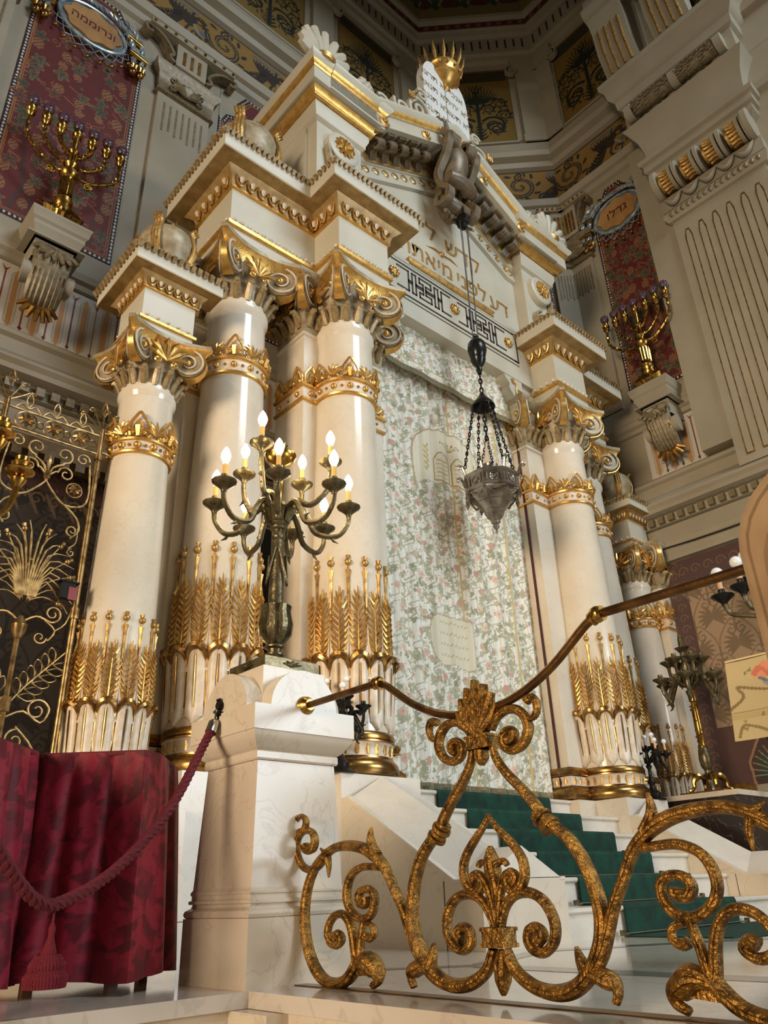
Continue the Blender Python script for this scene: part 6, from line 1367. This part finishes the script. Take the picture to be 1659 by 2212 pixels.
for x0 in (0.56, 1.46):
    for i in range(3):
        x = x0+.2+.26*i; rg = MB().tube([(x+.1*cos(q*pi/10), GY, 4.555+.1*sin(q*pi/10)) for q in range(20)], .009, 5, closed=True); obj('rosette_ring', rg, M['grille'], gr, world=True)
        fw = MB().ball((x, GY-.02, 4.555), .022, 6)
        for q in range(8): a = q*pi/4; fw.tube([(x, GY-.01, 4.555), (x+.05*cos(a), GY-.03, 4.555+.05*sin(a)), (x+.075*cos(a), GY-.01, 4.555+.075*sin(a))], [.01, .022, .008], 5)
        obj('flower', fw, M['grille'], gr, world=True)
        rg = MB().tube([(x+.13+.035*cos(q*pi/6), GY, 4.555+.035*sin(q*pi/6)) for q in range(12)], .008, 5, closed=True); obj('small_ring', rg, M['grille'], gr, world=True)
        gb('cresting', [(x-.12, 4.67), (x-.06, 4.73), (x, 4.69), (x+.06, 4.73), (x+.12, 4.67)], .009); gb('cresting_leaf', [(x, 4.7), (x-.03, 4.78), (x, 4.86), (x+.03, 4.78), (x, 4.7)], .007)
    cx = x0+.475
    for s in (-1, 1):
        gb('upper_scroll', [(cx, 4.0), (cx+s*.04, 4.15), (cx+s*.14, 4.22)]+spiral(cx+s*.13, 4.32, .09, .02, (-pi/2), s*1.2, 14), (.014, .012, .008))
        gb('mid_scroll', [(cx, 4.05), (cx+s*.07, 4.12)]+spiral(cx+s*.17, 4.12, .08, .02, pi if s > 0 else 0, -s*1.3, 14), (.012, .008))
        gb('side_scroll', [(cx+s*.38, 4.3), (cx+s*.41, 4.0), (cx+s*.37, 3.84), (cx+s*.2, 3.80), (cx+s*.08, 3.9), (cx, 4.0)], (.01, .014, .01)); gb('corner_curl', spiral(cx+s*.31, 4.33, .07, .015, 0 if s > 0 else pi, s*1.3, 14), .009)
        gb('drop_scroll', [(cx+s*.2, 3.80), (cx+s*.33, 3.7), (cx+s*.37, 3.58), (cx+s*.3, 3.48)]+spiral(cx+s*.31, 3.56, .06, .012, -pi/2, -s*1.2, 12), (.011, .008)); gb('tail_curl', [(cx+s*.36, 3.6), (cx+s*.36, 3.45), (cx+s*.3, 3.38)]+spiral(cx+s*.33, 3.34, .04, .01, pi/2, s*1.2, 10), .008)
        fw = MB()
        for q in range(8): a = q*pi/4; fw.tube([(cx+s*.27, GY-.01, 3.98), (cx+s*.27+.045*cos(a), GY-.03, 3.98+.045*sin(a)), (cx+s*.27+.06*cos(a), GY-.01, 3.98+.06*sin(a))], [.008, .018, .006], 5)
        obj('flower', fw, M['grille'], gr, world=True); gb('flower_ring', [(cx+s*.27+.075*cos(q*pi/6), 3.98+.075*sin(q*pi/6)) for q in range(13)], .007, sm=False)
        for k in range(9):                                     # palm fronds
            a = R(90-s*(7+11*k)); L = .62-.028*k; gb('frond', [(cx+s*.01*k, 2.85+.0*k), (cx+L*.5*cos(a)*.8, 2.95+L*.55*sin(a)+.08), (cx+L*cos(a)*.98, 2.95+L*sin(a)-.02*k)], (.013, .012, .003))
        for k in range(6):
            a = R(90-s*(14+20*k)); L = .56-.03*k; e = (cx+L*.78*cos(a), 2.98+L*.9*sin(a)); gb('seed_stem', [(cx+s*.02, 2.8), (cx+L*.4*cos(a), 2.95+L*.5*sin(a)), e], .007)
            obj('seed_head', MB().ball((e[0], GY, e[1]), .028, 8).tube([(e[0], GY, e[1]), (e[0]+.05*cos(a), GY, e[1]+.05*sin(a))], [.012, .024], 6), M['grille'], gr, world=True)
        gb('base_scroll', [(cx, 2.6), (cx+s*.12, 2.68), (cx+s*.22, 2.66)]+spiral(cx+s*.26, 2.73, .08, .02, -pi/2, s*1.4, 14), (.012, .008)); gb('base_scroll', [(cx+s*.2, 2.66), (cx+s*.3, 2.58), (cx+s*.25, 2.48)]+spiral(cx+s*.18, 2.5, .06, .015, 0 if s > 0 else pi, -s*1.2, 12), (.01, .008)); gb('base_tail', [(cx+s*.3, 2.58), (cx+s*.38, 2.66), (cx+s*.42, 2.8)], .008)
        for k in range(6):                                     # looped fern leaves
            t_ = .08+.075*k; bx, bz = cx+s*(.08+.30*k/6), 1.98+.36*k/6
            for sd in (-1, 1):
                a = R(50 if s > 0 else 130)+sd*s*.9; L = .15; ex, ez = bx+L*cos(a), bz+L*sin(a); nx2, nz2 = -sin(a)*.035, cos(a)*.035
                gb('fern_loop', [(bx, bz), (bx+L*.6*cos(a)+nx2, bz+L*.6*sin(a)+nz2), (ex, ez), (bx+L*.6*cos(a)-nx2, bz+L*.6*sin(a)-nz2), (bx, bz)], .006, 5)
        gb('fern_rib', [(cx, 1.86), (cx+s*.12, 2.05), (cx+s*.42, 2.40)], .009); gb('foot_scroll', [(cx+s*.02, 1.8), (cx+s*.15, 1.86), (cx+s*.3, 1.78)]+spiral(cx+s*.26, 1.88, .1, .02, 0 if s > 0 else pi, s*1.4, 16), (.012, .008)); gb('foot_tail', [(cx+s*.3, 1.3), (cx+s*.28, 1.55), (cx+s*.12, 1.72)]+spiral(cx+s*.12, 1.62, .09, .02, pi/2, s*1.2, 14), (.012, .008))
    gb('stem', [(cx, 0), (cx, 2.5)], .022, 8, sm=False); gb('stem_cup', [(cx, 2.46), (cx, 2.52), (cx, 2.58), (cx, 2.66)], (.03, .06, .07, .02), 12, sm=False); gb('stem_knot', [(cx, 1.84), (cx, 1.96)], .045, 8, sm=False)
    gb('bud', [(cx, 2.98), (cx-.035, 3.08), (cx, 3.2), (cx+.035, 3.08), (cx, 2.98)], .009); gb('knot', [(cx, 4.02), (cx, 4.1)], .03, 8, sm=False); gb('spear', [(cx, 4.1), (cx, 4.2), (cx, 4.28)], (.01, .025, .003))
for z in (4.70, 4.47): gb('tie_to_column', [(2.39, z), (2.45, z+.01), (2.53, z-.02)], .014)
t = thing('collection_box', 'small black and red box hung on the gilt grille post', 'box', (2.26, 6.72, 2.95)); obj('box_body', MB().box(-.06, .06, -.04, .02, -.09, .06), M['black'], t, smooth=False); obj('box_flap', MB().box(-.0, .08, -.045, -.03, -.1, .02), mat('red_enamel', S(120, 18, 26), .3), t, smooth=False); obj('box_lid', MB().box(-.09, .09, -.05, .03, .06, .075), M['black'], t, smooth=False)

# ---- menorahs on wall brackets
def menorah(loc, rz, lab, s=1.0):
    t = thing('menorah', lab, 'menorah', loc, rz); MT = M['brass']
    obj('base_plate', MB().box(-.3*s, .3*s, -.14*s, .14*s, 0, .05*s), MT, t, smooth=False)
    fb = MB()
    for k in range(9):
        a = pi*k/8; fb.tube([(.26*s*cos(a)*.8, -.08*s, .06*s), (.24*s*cos(a), -.14*s, .14*s), (.13*s*cos(a), -.1*s, .28*s)], [.05*s, .06*s, .03*s], 6)
        fb.tube([(u*s, -.12*s, v*s) for u, v in spiral(.18*cos(a), .12, .05, .01, a, 1.2, 10)], .015*s, 5)
    obj('leafy_foot', fb, MT, t)
    obj('lower_knop', MB().lathe([(r*s, z*s) for r, z in [(.10, .05), (.14, .12), (.10, .22), (.13, .28), (.15, .33), (.12, .36), (.14, .40), (.15, .44), (.12, .48), (.13, .52), (.10, .56), (.085, .6)]], n=20), MT, t)
    fl = MB().lathe([(r*s, z*s) for r, z in [(.08, .58), (.085, .75), (.1, .95), (.08, .98)]], n=16)
    for k in range(10): a = k*pi/5; fl.tube([(.088*s*cos(a), .088*s*sin(a), .62*s), (.1*s*cos(a), .1*s*sin(a), .93*s)], .02*s, 5)
    obj('fluted_stem', fl, MT, t)
    obj('leaf_cup', MB().lathe([(r*s, z*s) for r, z in [(.08, .96), (.13, 1.0), (.15, 1.07), (.1, 1.12), (.07, 1.2), (.11, 1.26), (.07, 1.32), (.06, 1.5), (.09, 1.54), (.05, 1.6)]], n=18), MT, t)
    for k, (R0, z0) in enumerate(((.70, 1.08), (.47, 1.28), (.24, 1.48))):
        for q in (-1, 1):
            P = smoothpts([(q*.06, z0), (q*R0*.45, z0+.02), (q*R0*.82, z0+.16+.05*(2-k)*.5), (q*R0, z0+.42-.04*k*2), (q*R0, 1.86)], 6); m = MB().tube([(u*s, 0, v*s) for u, v in P], .027*s, 8)
            for j in range(2, len(P)-3, 3): a = Vector((P[j][0]*s, 0, P[j][1]*s)); b = Vector((P[j+1][0]*s, 0, P[j+1][1]*s)); m.tube([a, a.lerp(b, .5), b], [.026*s, .044*s, .026*s], 8)
            obj('branch', m, MT, t)
            if k == 0: obj('branch_scroll', MB().tube([(u*s, -.02, v*s) for u, v in spiral(q*.28, .98, .07, .015, 0, q*1.5, 14)], .018*s, 6), MT, t)
    for x in (-.70, -.47, -.24, 0, .24, .47, .70):
        m = MB().lathe([(r*s, z*s) for r, z in [(.03, 1.6 if x == 0 else 1.80), (.05, 1.84), (.07, 1.86), (.05, 1.90), (.075, 1.93), (.08, 1.96), (.05, 1.985), (.06, 2.04), (.05, 2.07)]], (x*s, 0, 0), 14); so = obj('socket', m, MT, t)
        g = MB().lathe([(r*s, z*s) for r, z in [(.035, 2.05), (.07, 2.09), (.082, 2.14), (.075, 2.19), (.06, 2.22)]], (x*s, 0, 0), 16)
        for k in range(8): a = k*pi/4; g.tube([(x*s+.08*s*cos(a), .08*s*sin(a), 2.13*s), (x*s+.068*s*cos(a), .068*s*sin(a), 2.2*s), (x*s+.05*s*cos(a), .05*s*sin(a), 2.23*s)], [.014*s, .018*s, .006*s], 5)
        obj('glass_bud', g, M['purple'], so)
    return t
def wall_bracket(loc, rz, lab):
    # loc: wall face point at shelf top; shelf sticks out along local -y
    t = thing('wall_bracket', lab, 'bracket', loc, rz); P = [(-.36, 0), (-.36, -.62), (.36, -.62), (.36, 0)]
    obj('shelf', MB().mold(P, [(-.3, -.42), (-.06, -.42), (-.02, -.30), (0, -.26), (0, -.2), (.03, -.16), (.05, -.06), (.06, -.04), (.06, 0), (-.3, 0)]).box(-.36, .36, -.62, 0, -.02, 0).box(-.4, .4, -.6, 0, -.42, -.4), M['wall'], t, ang=25)
    obj('neck_block', MB().mold([(-.27, 0), (-.27, -.5), (.27, -.5), (.27, 0)], [(0, -.75), (0, -.42)]), M['wall'], t)
    body = MB(); pp = smoothpts([(-.5, -.5), (-.52, -.8), (-.42, -1.1), (-.3, -1.3), (-.2, -1.38)], 4)
    for k in range(-3, 4): body.tube([(k*.075*(1-.05*abs(k)), y-.03*cos(k*.45), z) for y, z in pp], [.05, .055, .06, .062, .065, .066, .066, .064, .062, .06, .055, .05, .045, .04, .035, .03, .02][:len(pp)], 7)
    obj('console_body', body, M['wall2'], t)
    obj('side_roll', MB().tube([(-.33, -.36, -.95), (-.18, -.38, -.95), (0, -.37, -.95), (.18, -.38, -.95), (.33, -.36, -.95)], [.17, .15, .12, .15, .17], 18), M['wall'], t)
    gl = MB()
    for x in (-.2, -.14, -.08, .08, .14, .2): gl.tube([(x, -.52, -.88), (x, -.55, -.97), (x, -.50, -1.06)], .014, 5)
    obj('gilt_reeds', gl, M['brass'], t)
    ac = MB()
    for k in range(7): a = R(-60+20*k); ac.tube([(0, -.5, -.5), (.16*sin(a), -.62, -.56-.12*cos(a)), (.3*sin(a), -.6, -.52-.22*cos(a)), (.36*sin(a), -.66, -.6-.22*cos(a))], [.03, .06, .045, .02], 6)
    obj('acanthus_top', ac, M['wall2'], t)
    sh = MB()
    for k in range(7): a = R(-66+22*k); sh.tube([(0, -.24, -1.3), (.18*sin(a), -.3, -1.3-.16*cos(a)), (.3*sin(a), -.24, -1.3-.3*cos(a))], [.02, .045, .03], 6)
    obj('shell_drop', sh, M['brass'] if False else M['wallgold'], t)
    return t
wall_bracket((2.09, 9.45, 9.19), 0, 'khaki wall bracket with scrolled gilt console under the left menorah')
wall_bracket((12.95, 5.62, 9.19), -pi/2, 'khaki wall bracket with scrolled console under the right menorah')
menorah((2.09, 9.0, 9.19), 0, 'brass seven-branch menorah with purple glass buds on the left wall bracket')
menorah((12.5, 5.62, 9.19), -pi/2, 'brass seven-branch menorah with dark glass buds on the right wall bracket')

# ---- oval cartouches
def cartouche(loc, rz, word, lab):
    t = thing('oval_cartouche', lab, 'cartouche', loc, rz); el = lambda a, b, n=40: [(a*cos(2*pi*i/n), b*sin(2*pi*i/n)) for i in range(n)]
    obj('backing', MB().extr(el(.62, .48)[::-1], lambda x, z: (x, -.06, z), lambda x, z: (x, .0, z)), mat('silver_frame', S(128, 136, 140), .35, .3), t)
    obj('frame_ring', MB().tube([(x, -.07, z) for x, z in el(.60, .46)], .035, 8, closed=True), M['ropeblue'], t)
    w_ = [((.50+.03*cos(8*q))*cos(q), (.375+.03*cos(8*q))*sin(q)) for q in [2*pi*i/64 for i in range(64)]]
    pq = obj('plaque', MB().extr(w_[::-1], lambda x, z: (x, -.1, z), lambda x, z: (x, -.05, z)), mat('ochre_plaque', S(176, 132, 78), .55, col2=S(150, 108, 62), scale=3), t)
    tm = text_mb(heb(word), .32 if len(word) < 6 else .24, .003); tm.xf(Matrix.Translation((0, -.104, 0)) @ Matrix.Rotation(pi/2, 4, 'X')); obj('painted_word', tm, mat('maroon_lettering', S(84, 24, 26), .5), pq, smooth=False)
    def twist(name, path, r=.05):
        P = [Vector(p) for p in smoothpts(path, 6)]; L = 0; m = MB(); D = [0]
        for a, b in zip(P[:-1], P[1:]): D.append(D[-1]+(b-a).length)
        for k in range(3):
            pts = []
            for i, p in enumerate(P):
                T = (P[min(i+1, len(P)-1)]-P[max(i-1, 0)]).normalized(); N = Vector((0, -1, 0)); B = T.cross(N); a = D[i]*22+k*2*pi/3; pts.append(p+(N*cos(a)+B*sin(a))*r*.5)
            m.tube(pts, r*.6, 6)
        obj(name, m, M['ropeblue'], t)
    for sx in (-1, 1):
        twist('rope_swag', [(0, -.12, .56), (sx*.35, -.14, .50), (sx*.62, -.14, .28), (sx*.74, -.12, .0), (sx*.78, -.1, -.3)]); twist('rope_fall', [(sx*.5, -.14, .6), (sx*.78, -.16, .35), (sx*.9, -.14, .0), (sx*.92, -.12, -.3)], .045)
        for (x, z, hx) in ((.3, .55, .05), (.74, .22, .14), (.84, -.14, .16)): obj('gilt_clasp', MB().tube([(sx*x-hx, -.14, z+.03), (sx*x+hx, -.14, z-.02)], .06, 10), M['brass'], t)
        for x in (.78, .92):
            tl = MB().lathe([(.03, .06), (.06, .0), (.075, -.08), (.05, -.12)][::-1], (sx*x, -.12, -.36), 10).ball((sx*x, -.12, -.55), .065, 10)
            for k in range(6): a = k*pi/3; tl.tube([(sx*x, -.12, -.3), (sx*x+.07*cos(a), -.12+.07*sin(a), -.42), (sx*x+.06*cos(a), -.12+.06*sin(a), -.5)], [.02, .03, .01], 5)
            obj('gilt_tassel', tl, M['torus'], t)
    nt = MB()
    for i in range(9):
        a = R(200+17.5*i); p0 = (.62*cos(a), -.06, .48*sin(a)); b_ = R(200+17.5*(i+.5)); p1 = (.68*cos(b_), -.07, .62*sin(b_)); c_ = R(200+17.5*(i+1)); p2 = (.62*cos(c_), -.06, .48*sin(c_)); p3 = (.74*cos(c_), -.07, .72*sin(c_)); p3b = (.74*cos(a), -.07, .72*sin(a))
        for q in ((p0, p1), (p1, p2), (p1, p3), (p1, p3b)): nt.tube(list(q), .009, 4)
        obj('net_bead', MB().tube([p3, (p3[0], -.08, p3[2]-.08)], .006, 4).ball((p3[0], -.08, p3[2]-.11), .035, 8), M['brass'], t)
    obj('net', nt, M['ropeblue'], t)
    return t
cartouche((2.065, 9.47, 14.37), 0, 'ונרוממה', 'oval ochre cartouche with long Hebrew word and roped tassels, upper left wall')
cartouche((12.97, 5.68, 14.32), -pi/2, 'גדלו', 'oval ochre cartouche with short Hebrew word and roped tassels, upper right wall')

# ---- standing torchere on the right, small black candelabra, others
def torch(loc, lab):
    rr = []; lowr = [(.46*cos(a), .46*sin(a), 1.74) for a in [k*pi/3+.4 for k in range(6)]]; up_ = [(.26*cos(a), .26*sin(a), 2.05) for a in [k*pi/3+.9 for k in range(6)]]
    def st_(t):
        MT = M['bronze']
        obj('pedestal_disc', MB().box(-.34, .34, -.34, .34, 0, .06), M['wood'], t, smooth=False)
        for k in range(4):
            a = pi/4+k*pi/2; f = lambda r, z: (r*cos(a), r*sin(a), z); obj('lion_leg', MB().tube(smoothpts([f(.05, .26), f(.16, .30), f(.24, .22), f(.25, .13), f(.33, .08)], 3), [.03, .035, .045, .05, .05, .045, .035, .03, .025, .025, .028, .03, .035], 8), M['brass'], t)
        obj('leg_core', MB().lathe([(.1, .06), (.06, .14), (.05, .24), (.09, .28), (.11, .31), (.05, .34), (.05, .4)], n=18), MT, t)
        obj('leaf_vase', MB().lathe([(.05, .38), (.085, .44), (.095, .55), (.08, .68), (.05, .72)], n=18), MT, t)
        obj('shaft', MB().lathe([(.07, .70), (.075, .73), (.055, .76), (.06, 1.0), (.055, 1.25), (.04, 1.40), (.06, 1.42), (.065, 1.5), (.085, 1.58), (.05, 1.6)], n=18), M['brass'], t)
        an = MB(); r2 = random.Random(2)
        for k in range(36): a = r2.uniform(0, 6.3); z = r2.uniform(.8, 1.35); an.ball((.058*cos(a), .058*sin(a), z), .018, 5)
        obj('relief_vine', an, M['brass'], t)
        obj('centre_stem', MB().lathe([(.05, 1.6), (.07, 1.7), (.09, 1.78), (.05, 1.85), (.09, 1.95), (.06, 2.05), (.05, 2.2), (.1, 2.26), (.12, 2.28), (.05, 2.3), (.045, 2.42), (.03, 2.5)], n=18), MT, t)
    return candelabrum(loc, lab, 'bronze', lowr, up_, st_, bulbs=None, s=1.5, zj=1.68, name='standing_candelabrum', light=0)
torch((11.8, 5.8, 1.53), 'tall gilded standing candelabrum on lion legs by the right wallpaper')
o = obj('plaque_block', MB().box(11.75, 12.1, 5.25, 5.45, 1.50, 1.66), M['brass'], smooth=False); tag(o, 'small engraved brass plaque at the foot of the standing candelabrum', 'plaque')
pt = thing('dark_marble_pedestal', 'dark veined marble block under the standing candelabrum', 'pedestal', (11.8, 5.8, 0)); obj('block', MB().box(-.7, .6, -.7, .7, 0, 1.46), M['darkmarble'], pt, smooth=False); obj('pale_top', MB().box(-.72, .62, -.72, .72, 1.46, 1.53), M['marble'], pt, smooth=False)
def small_cand(loc, lab):
    lowr = [(.26*cos(a), .26*sin(a), .60) for a in [k*pi/3 for k in range(6)]]; up_ = [(.12*cos(a), .12*sin(a), .70) for a in (.5, 2.6, 4.7)]
    def st_(t): obj('turned_stem', MB().lathe([(.15, 0), (.16, .02), (.1, .06), (.11, .1), (.06, .14), (.035, .2), (.06, .25), (.03, .3), (.022, .42), (.045, .46), (.02, .5), (.03, .56), (.015, .7)], n=20), M['iron'], t)
    return candelabrum(loc, lab, 'iron', lowr, up_, st_, lit=False, bulbs='round', s=.95, zj=.52, name='small_candelabrum', sleeve='sleeve_white', light=0)
small_cand((XC+2.78, 5.98, ZS), 'small black candelabrum with unlit white globes on the right podium'); small_cand((XC-2.86, 5.98, ZS), 'small black candelabrum mostly hidden behind the marble post, two white globes showing')
# brass candelabrum at the left edge
lowr = [(*ud(u, d), 3.30-1.2) for u, d in ((-.1, -.1), (-.25, -.2), (-.45, .1), (-.62, .0))]
def st2(t):
    t_ = MB().lathe([(.14, 0), (.1, .05), (.05, .1), (.04, 1.6), (.08, 1.7), (.05, 1.8), (.06, 2.0), (.03, 2.3)], n=18); obj('tall_stem', t_.xf(Matrix.Translation((*ud(-.42, .0), 0))), M['brass'], t)
tb_ = thing('brass_candelabrum', 'polished brass candelabrum arms entering at the left edge before the grille', 'candelabrum', (1.55-.35, 5.6+.23, 0)); cxs = (1.2, 5.83)
obj('tall_stem', MB().lathe([(.2, 0), (.15, .05), (.05, .1), (.04, 2.7), (.08, 2.8), (.05, 2.9), (.07, 3.1), (.03, 3.4)], n=18), M['brass'], tb_)
for (u, z, d) in ((.26, 3.38, 0), (.1, 3.66, -.1), (-.1, 3.50, -.3), (-.3, 3.3, 0), (-.2, 3.66, .2)):
    e = (u*RV.x+d*NV.x, u*RV.y+d*NV.y); P = smoothpts([(0, 0, 3.0), (e[0]*.4, e[1]*.4, z-.36), (e[0]*.85, e[1]*.85, z-.28), (e[0], e[1], z-.08)], 5); m = MB().tube(P, .026, 8); a_ = obj('fluted_arm', m, M['brass'], tb_)
    obj('drip_pan', MB().lathe([(.025, -.1), (.05, -.06), (.06, -.03), (.04, -.01), (.10, .02), (.11, .04), (.10, .055), (.05, .05), (.06, .08), (.075, .11), (.05, .13), (.055, .16)], e+(z,), 18), M['brass'], a_)
# dark arms with white globes behind the rail at right
tr = thing('bronze_wall_candelabrum', 'dark bronze candelabrum with unlit white globes seen above the brass rail', 'candelabrum', (11.81, 4.22, 0))
obj('tall_stem', MB().lathe([(.3, 0), (.2, .1), (.08, .2), (.06, 3.4), (.12, 3.5), (.08, 3.7), (.12, 3.9), (.07, 4.4)], n=18), M['iron'], tr)
N2 = Vector((11.81, 4.22)).normalized(); R2_ = Vector((N2.y, -N2.x))
for (u, z, d) in ((-.68, 4.34, 0), (-.36, 4.30, -.45), (-.24, 4.56, .1), (.4, 4.3, .1), (.1, 4.3, .5)):
    e = (u*R2_.x+d*N2.x, u*R2_.y+d*N2.y); P = smoothpts([(0, 0, 3.9), (e[0]*.5, e[1]*.5, z-.34), (e[0]*.9, e[1]*.9, z-.26), (e[0], e[1], z-.08)], 5); a_ = obj('arm', MB().tube(P, .04, 8), M['bronze'], tr)
    m = MB(); socket(m, 0, 0, 0, 2.1); m.xf(Matrix.Translation((e[0], e[1], z))); sk = obj('drip_pan', m, M['iron'], a_); obj('candle_sleeve', MB().lathe([(.04, .08), (.04, .32)], e+(z,), 12), M['sleeve_white'], sk); obj('round_bulb', MB().ball((e[0], e[1], z+.42), .095, 16), M['bulb_off'], sk)

# ---- embroidered lectern cover and tan arched chair back at the right edge
lt = thing('lectern', 'wooden lectern draped with a cream cloth embroidered with a rose and birds', 'lectern', (4.6, 1.6, 0))
lc = Canvas(.9, .46, (200, 182, 138), .006)
lc.rect(0, .9, .12, .15, (190, 170, 120)); lc.rect(0, .9, .155, .16, (160, 140, 100))
for q in range(14): lc.disc(.22+.045*cos(q*1.7)*(.4+q/14), .37+.03*sin(q*1.7)*(.4+q/14), .02, (206, 120, 96) if q % 2 else (222, 150, 124))
lc.stroke(smoothpts([(.0, .18), (.08, .24), (.05, .3), (.14, .28), (.24, .26), (.34, .3), (.44, .28)], 4), .018, (140, 116, 80), .012)
lc.stroke(smoothpts([(.03, .02), (.06, .08), (.14, .06), (.2, .03)], 4), .015, (140, 122, 80)); lc.blade(.2, .31, .12, .045, -.4, (150, 156, 160)); lc.blade(.24, .3, .08, .02, 2.6, (110, 120, 126))
for q in range(26): a = rnd.uniform(0, .88); b = rnd.uniform(.02, .44); lc.leaf(a, b, .014, rnd.uniform(0, 6), (140, 132, 84) if q % 3 else (170, 150, 100), None, lobes=3)
def lfn(X, Y): return np.stack([np.full_like(X, 4.5)+.01*np.sin(X*14)-.10*(1-Y/.46), 1.97-X, 1.09+Y], -1)
canvas_obj('cloth_front', lc, (0, 0, 0), (1, 0, 0), (0, 0, 1), M['cloth'], lt, fn=lfn)
obj('cloth_top', MB().extr([(4.5, 1.97), (5.1, 1.97), (5.1, 1.07), (4.5, 1.07)], lambda x, y: (x, y, 1.55-.0), lambda x, y: (x, y, 1.56)), mat('cream_lectern_cloth', S(220, 200, 154), .8), lt, world=True, smooth=False)
obj('desk', MB().box(4.52, 5.08, 1.1, 1.95, 1.45, 1.55), M['wood'], lt, world=True, smooth=False)
for y in (1.80, 1.2): obj('leg', MB().box(4.56, 4.70, y-.06, y+.06, 0, 1.5), M['wood'], lt, world=True, smooth=False)
obj('foot_panel', MB().box(4.6, 5.0, 1.2, 1.8, .1, .5), M['wood'], lt, world=True, smooth=False)
ch = thing('arched_chair', 'tan suede covered high chair back with rounded top at the right edge', 'chair', (1.25, .25, -.9))
def arch(w, y0, zs, rv, n=16): return [(y0-w, -.9), (y0, -.9), (y0, zs)]+[(y0-w/2+w/2*cos(pi*i/n), zs+rv*sin(pi*i/n)) for i in range(1, n)]+[(y0-w, zs)]
o_ = arch(.46, .470, .89, .155); obj('back_panel', MB().extr(o_[::-1], lambda y, z: (1.25, y, z), lambda y, z: (1.31, y, z)), M['suede'], ch, world=True, ang=50)
obj('padded_rim', MB().tube([(1.25, y, z) for y, z in o_[1:]], .009, 8), M['suede'], ch, world=True)
i_ = arch(.41, .443, .85, .145); obj('back_inset', MB().extr([(y, max(z, -.8)) for y, z in i_][::-1], lambda y, z: (1.243, y, z), lambda y, z: (1.252, y, z)), mat('darker_suede', S(136, 108, 78), .9), ch, world=True)
obj('seat', MB().box(1.27, 1.75, .03, .47, -.5, -.42), M['suede'], ch, world=True, smooth=False)
for x in (1.28, 1.70):
    for y in (.06, .42): obj('leg', MB().box(x, x+.05, y, y+.05, -.9, -.5), M['wood'], ch, world=True, smooth=False)

# ---- groups for alike things
GR = dict(ark_column='ark columns', side_column='side columns', ark_pier='curtain piers', rear_pilaster='rear pilasters', side_entablature='side entablature blocks', urn='cornice urns', shell_acroterion='shell ornaments', scroll_crest='scrolled crests', stair_flank_wall='stair walls', podium='marble podiums', gate_post='marble gate posts', draped_stand='crimson draped stands', small_candelabrum='small black candelabra', menorah='wall menorahs', wall_bracket='menorah brackets', oval_cartouche='oval cartouches')
for o in bpy.data.objects:
    if o.parent is None and o.get('label') and o.name.split('.')[0] in GR: o['group'] = GR[o.name.split('.')[0]]
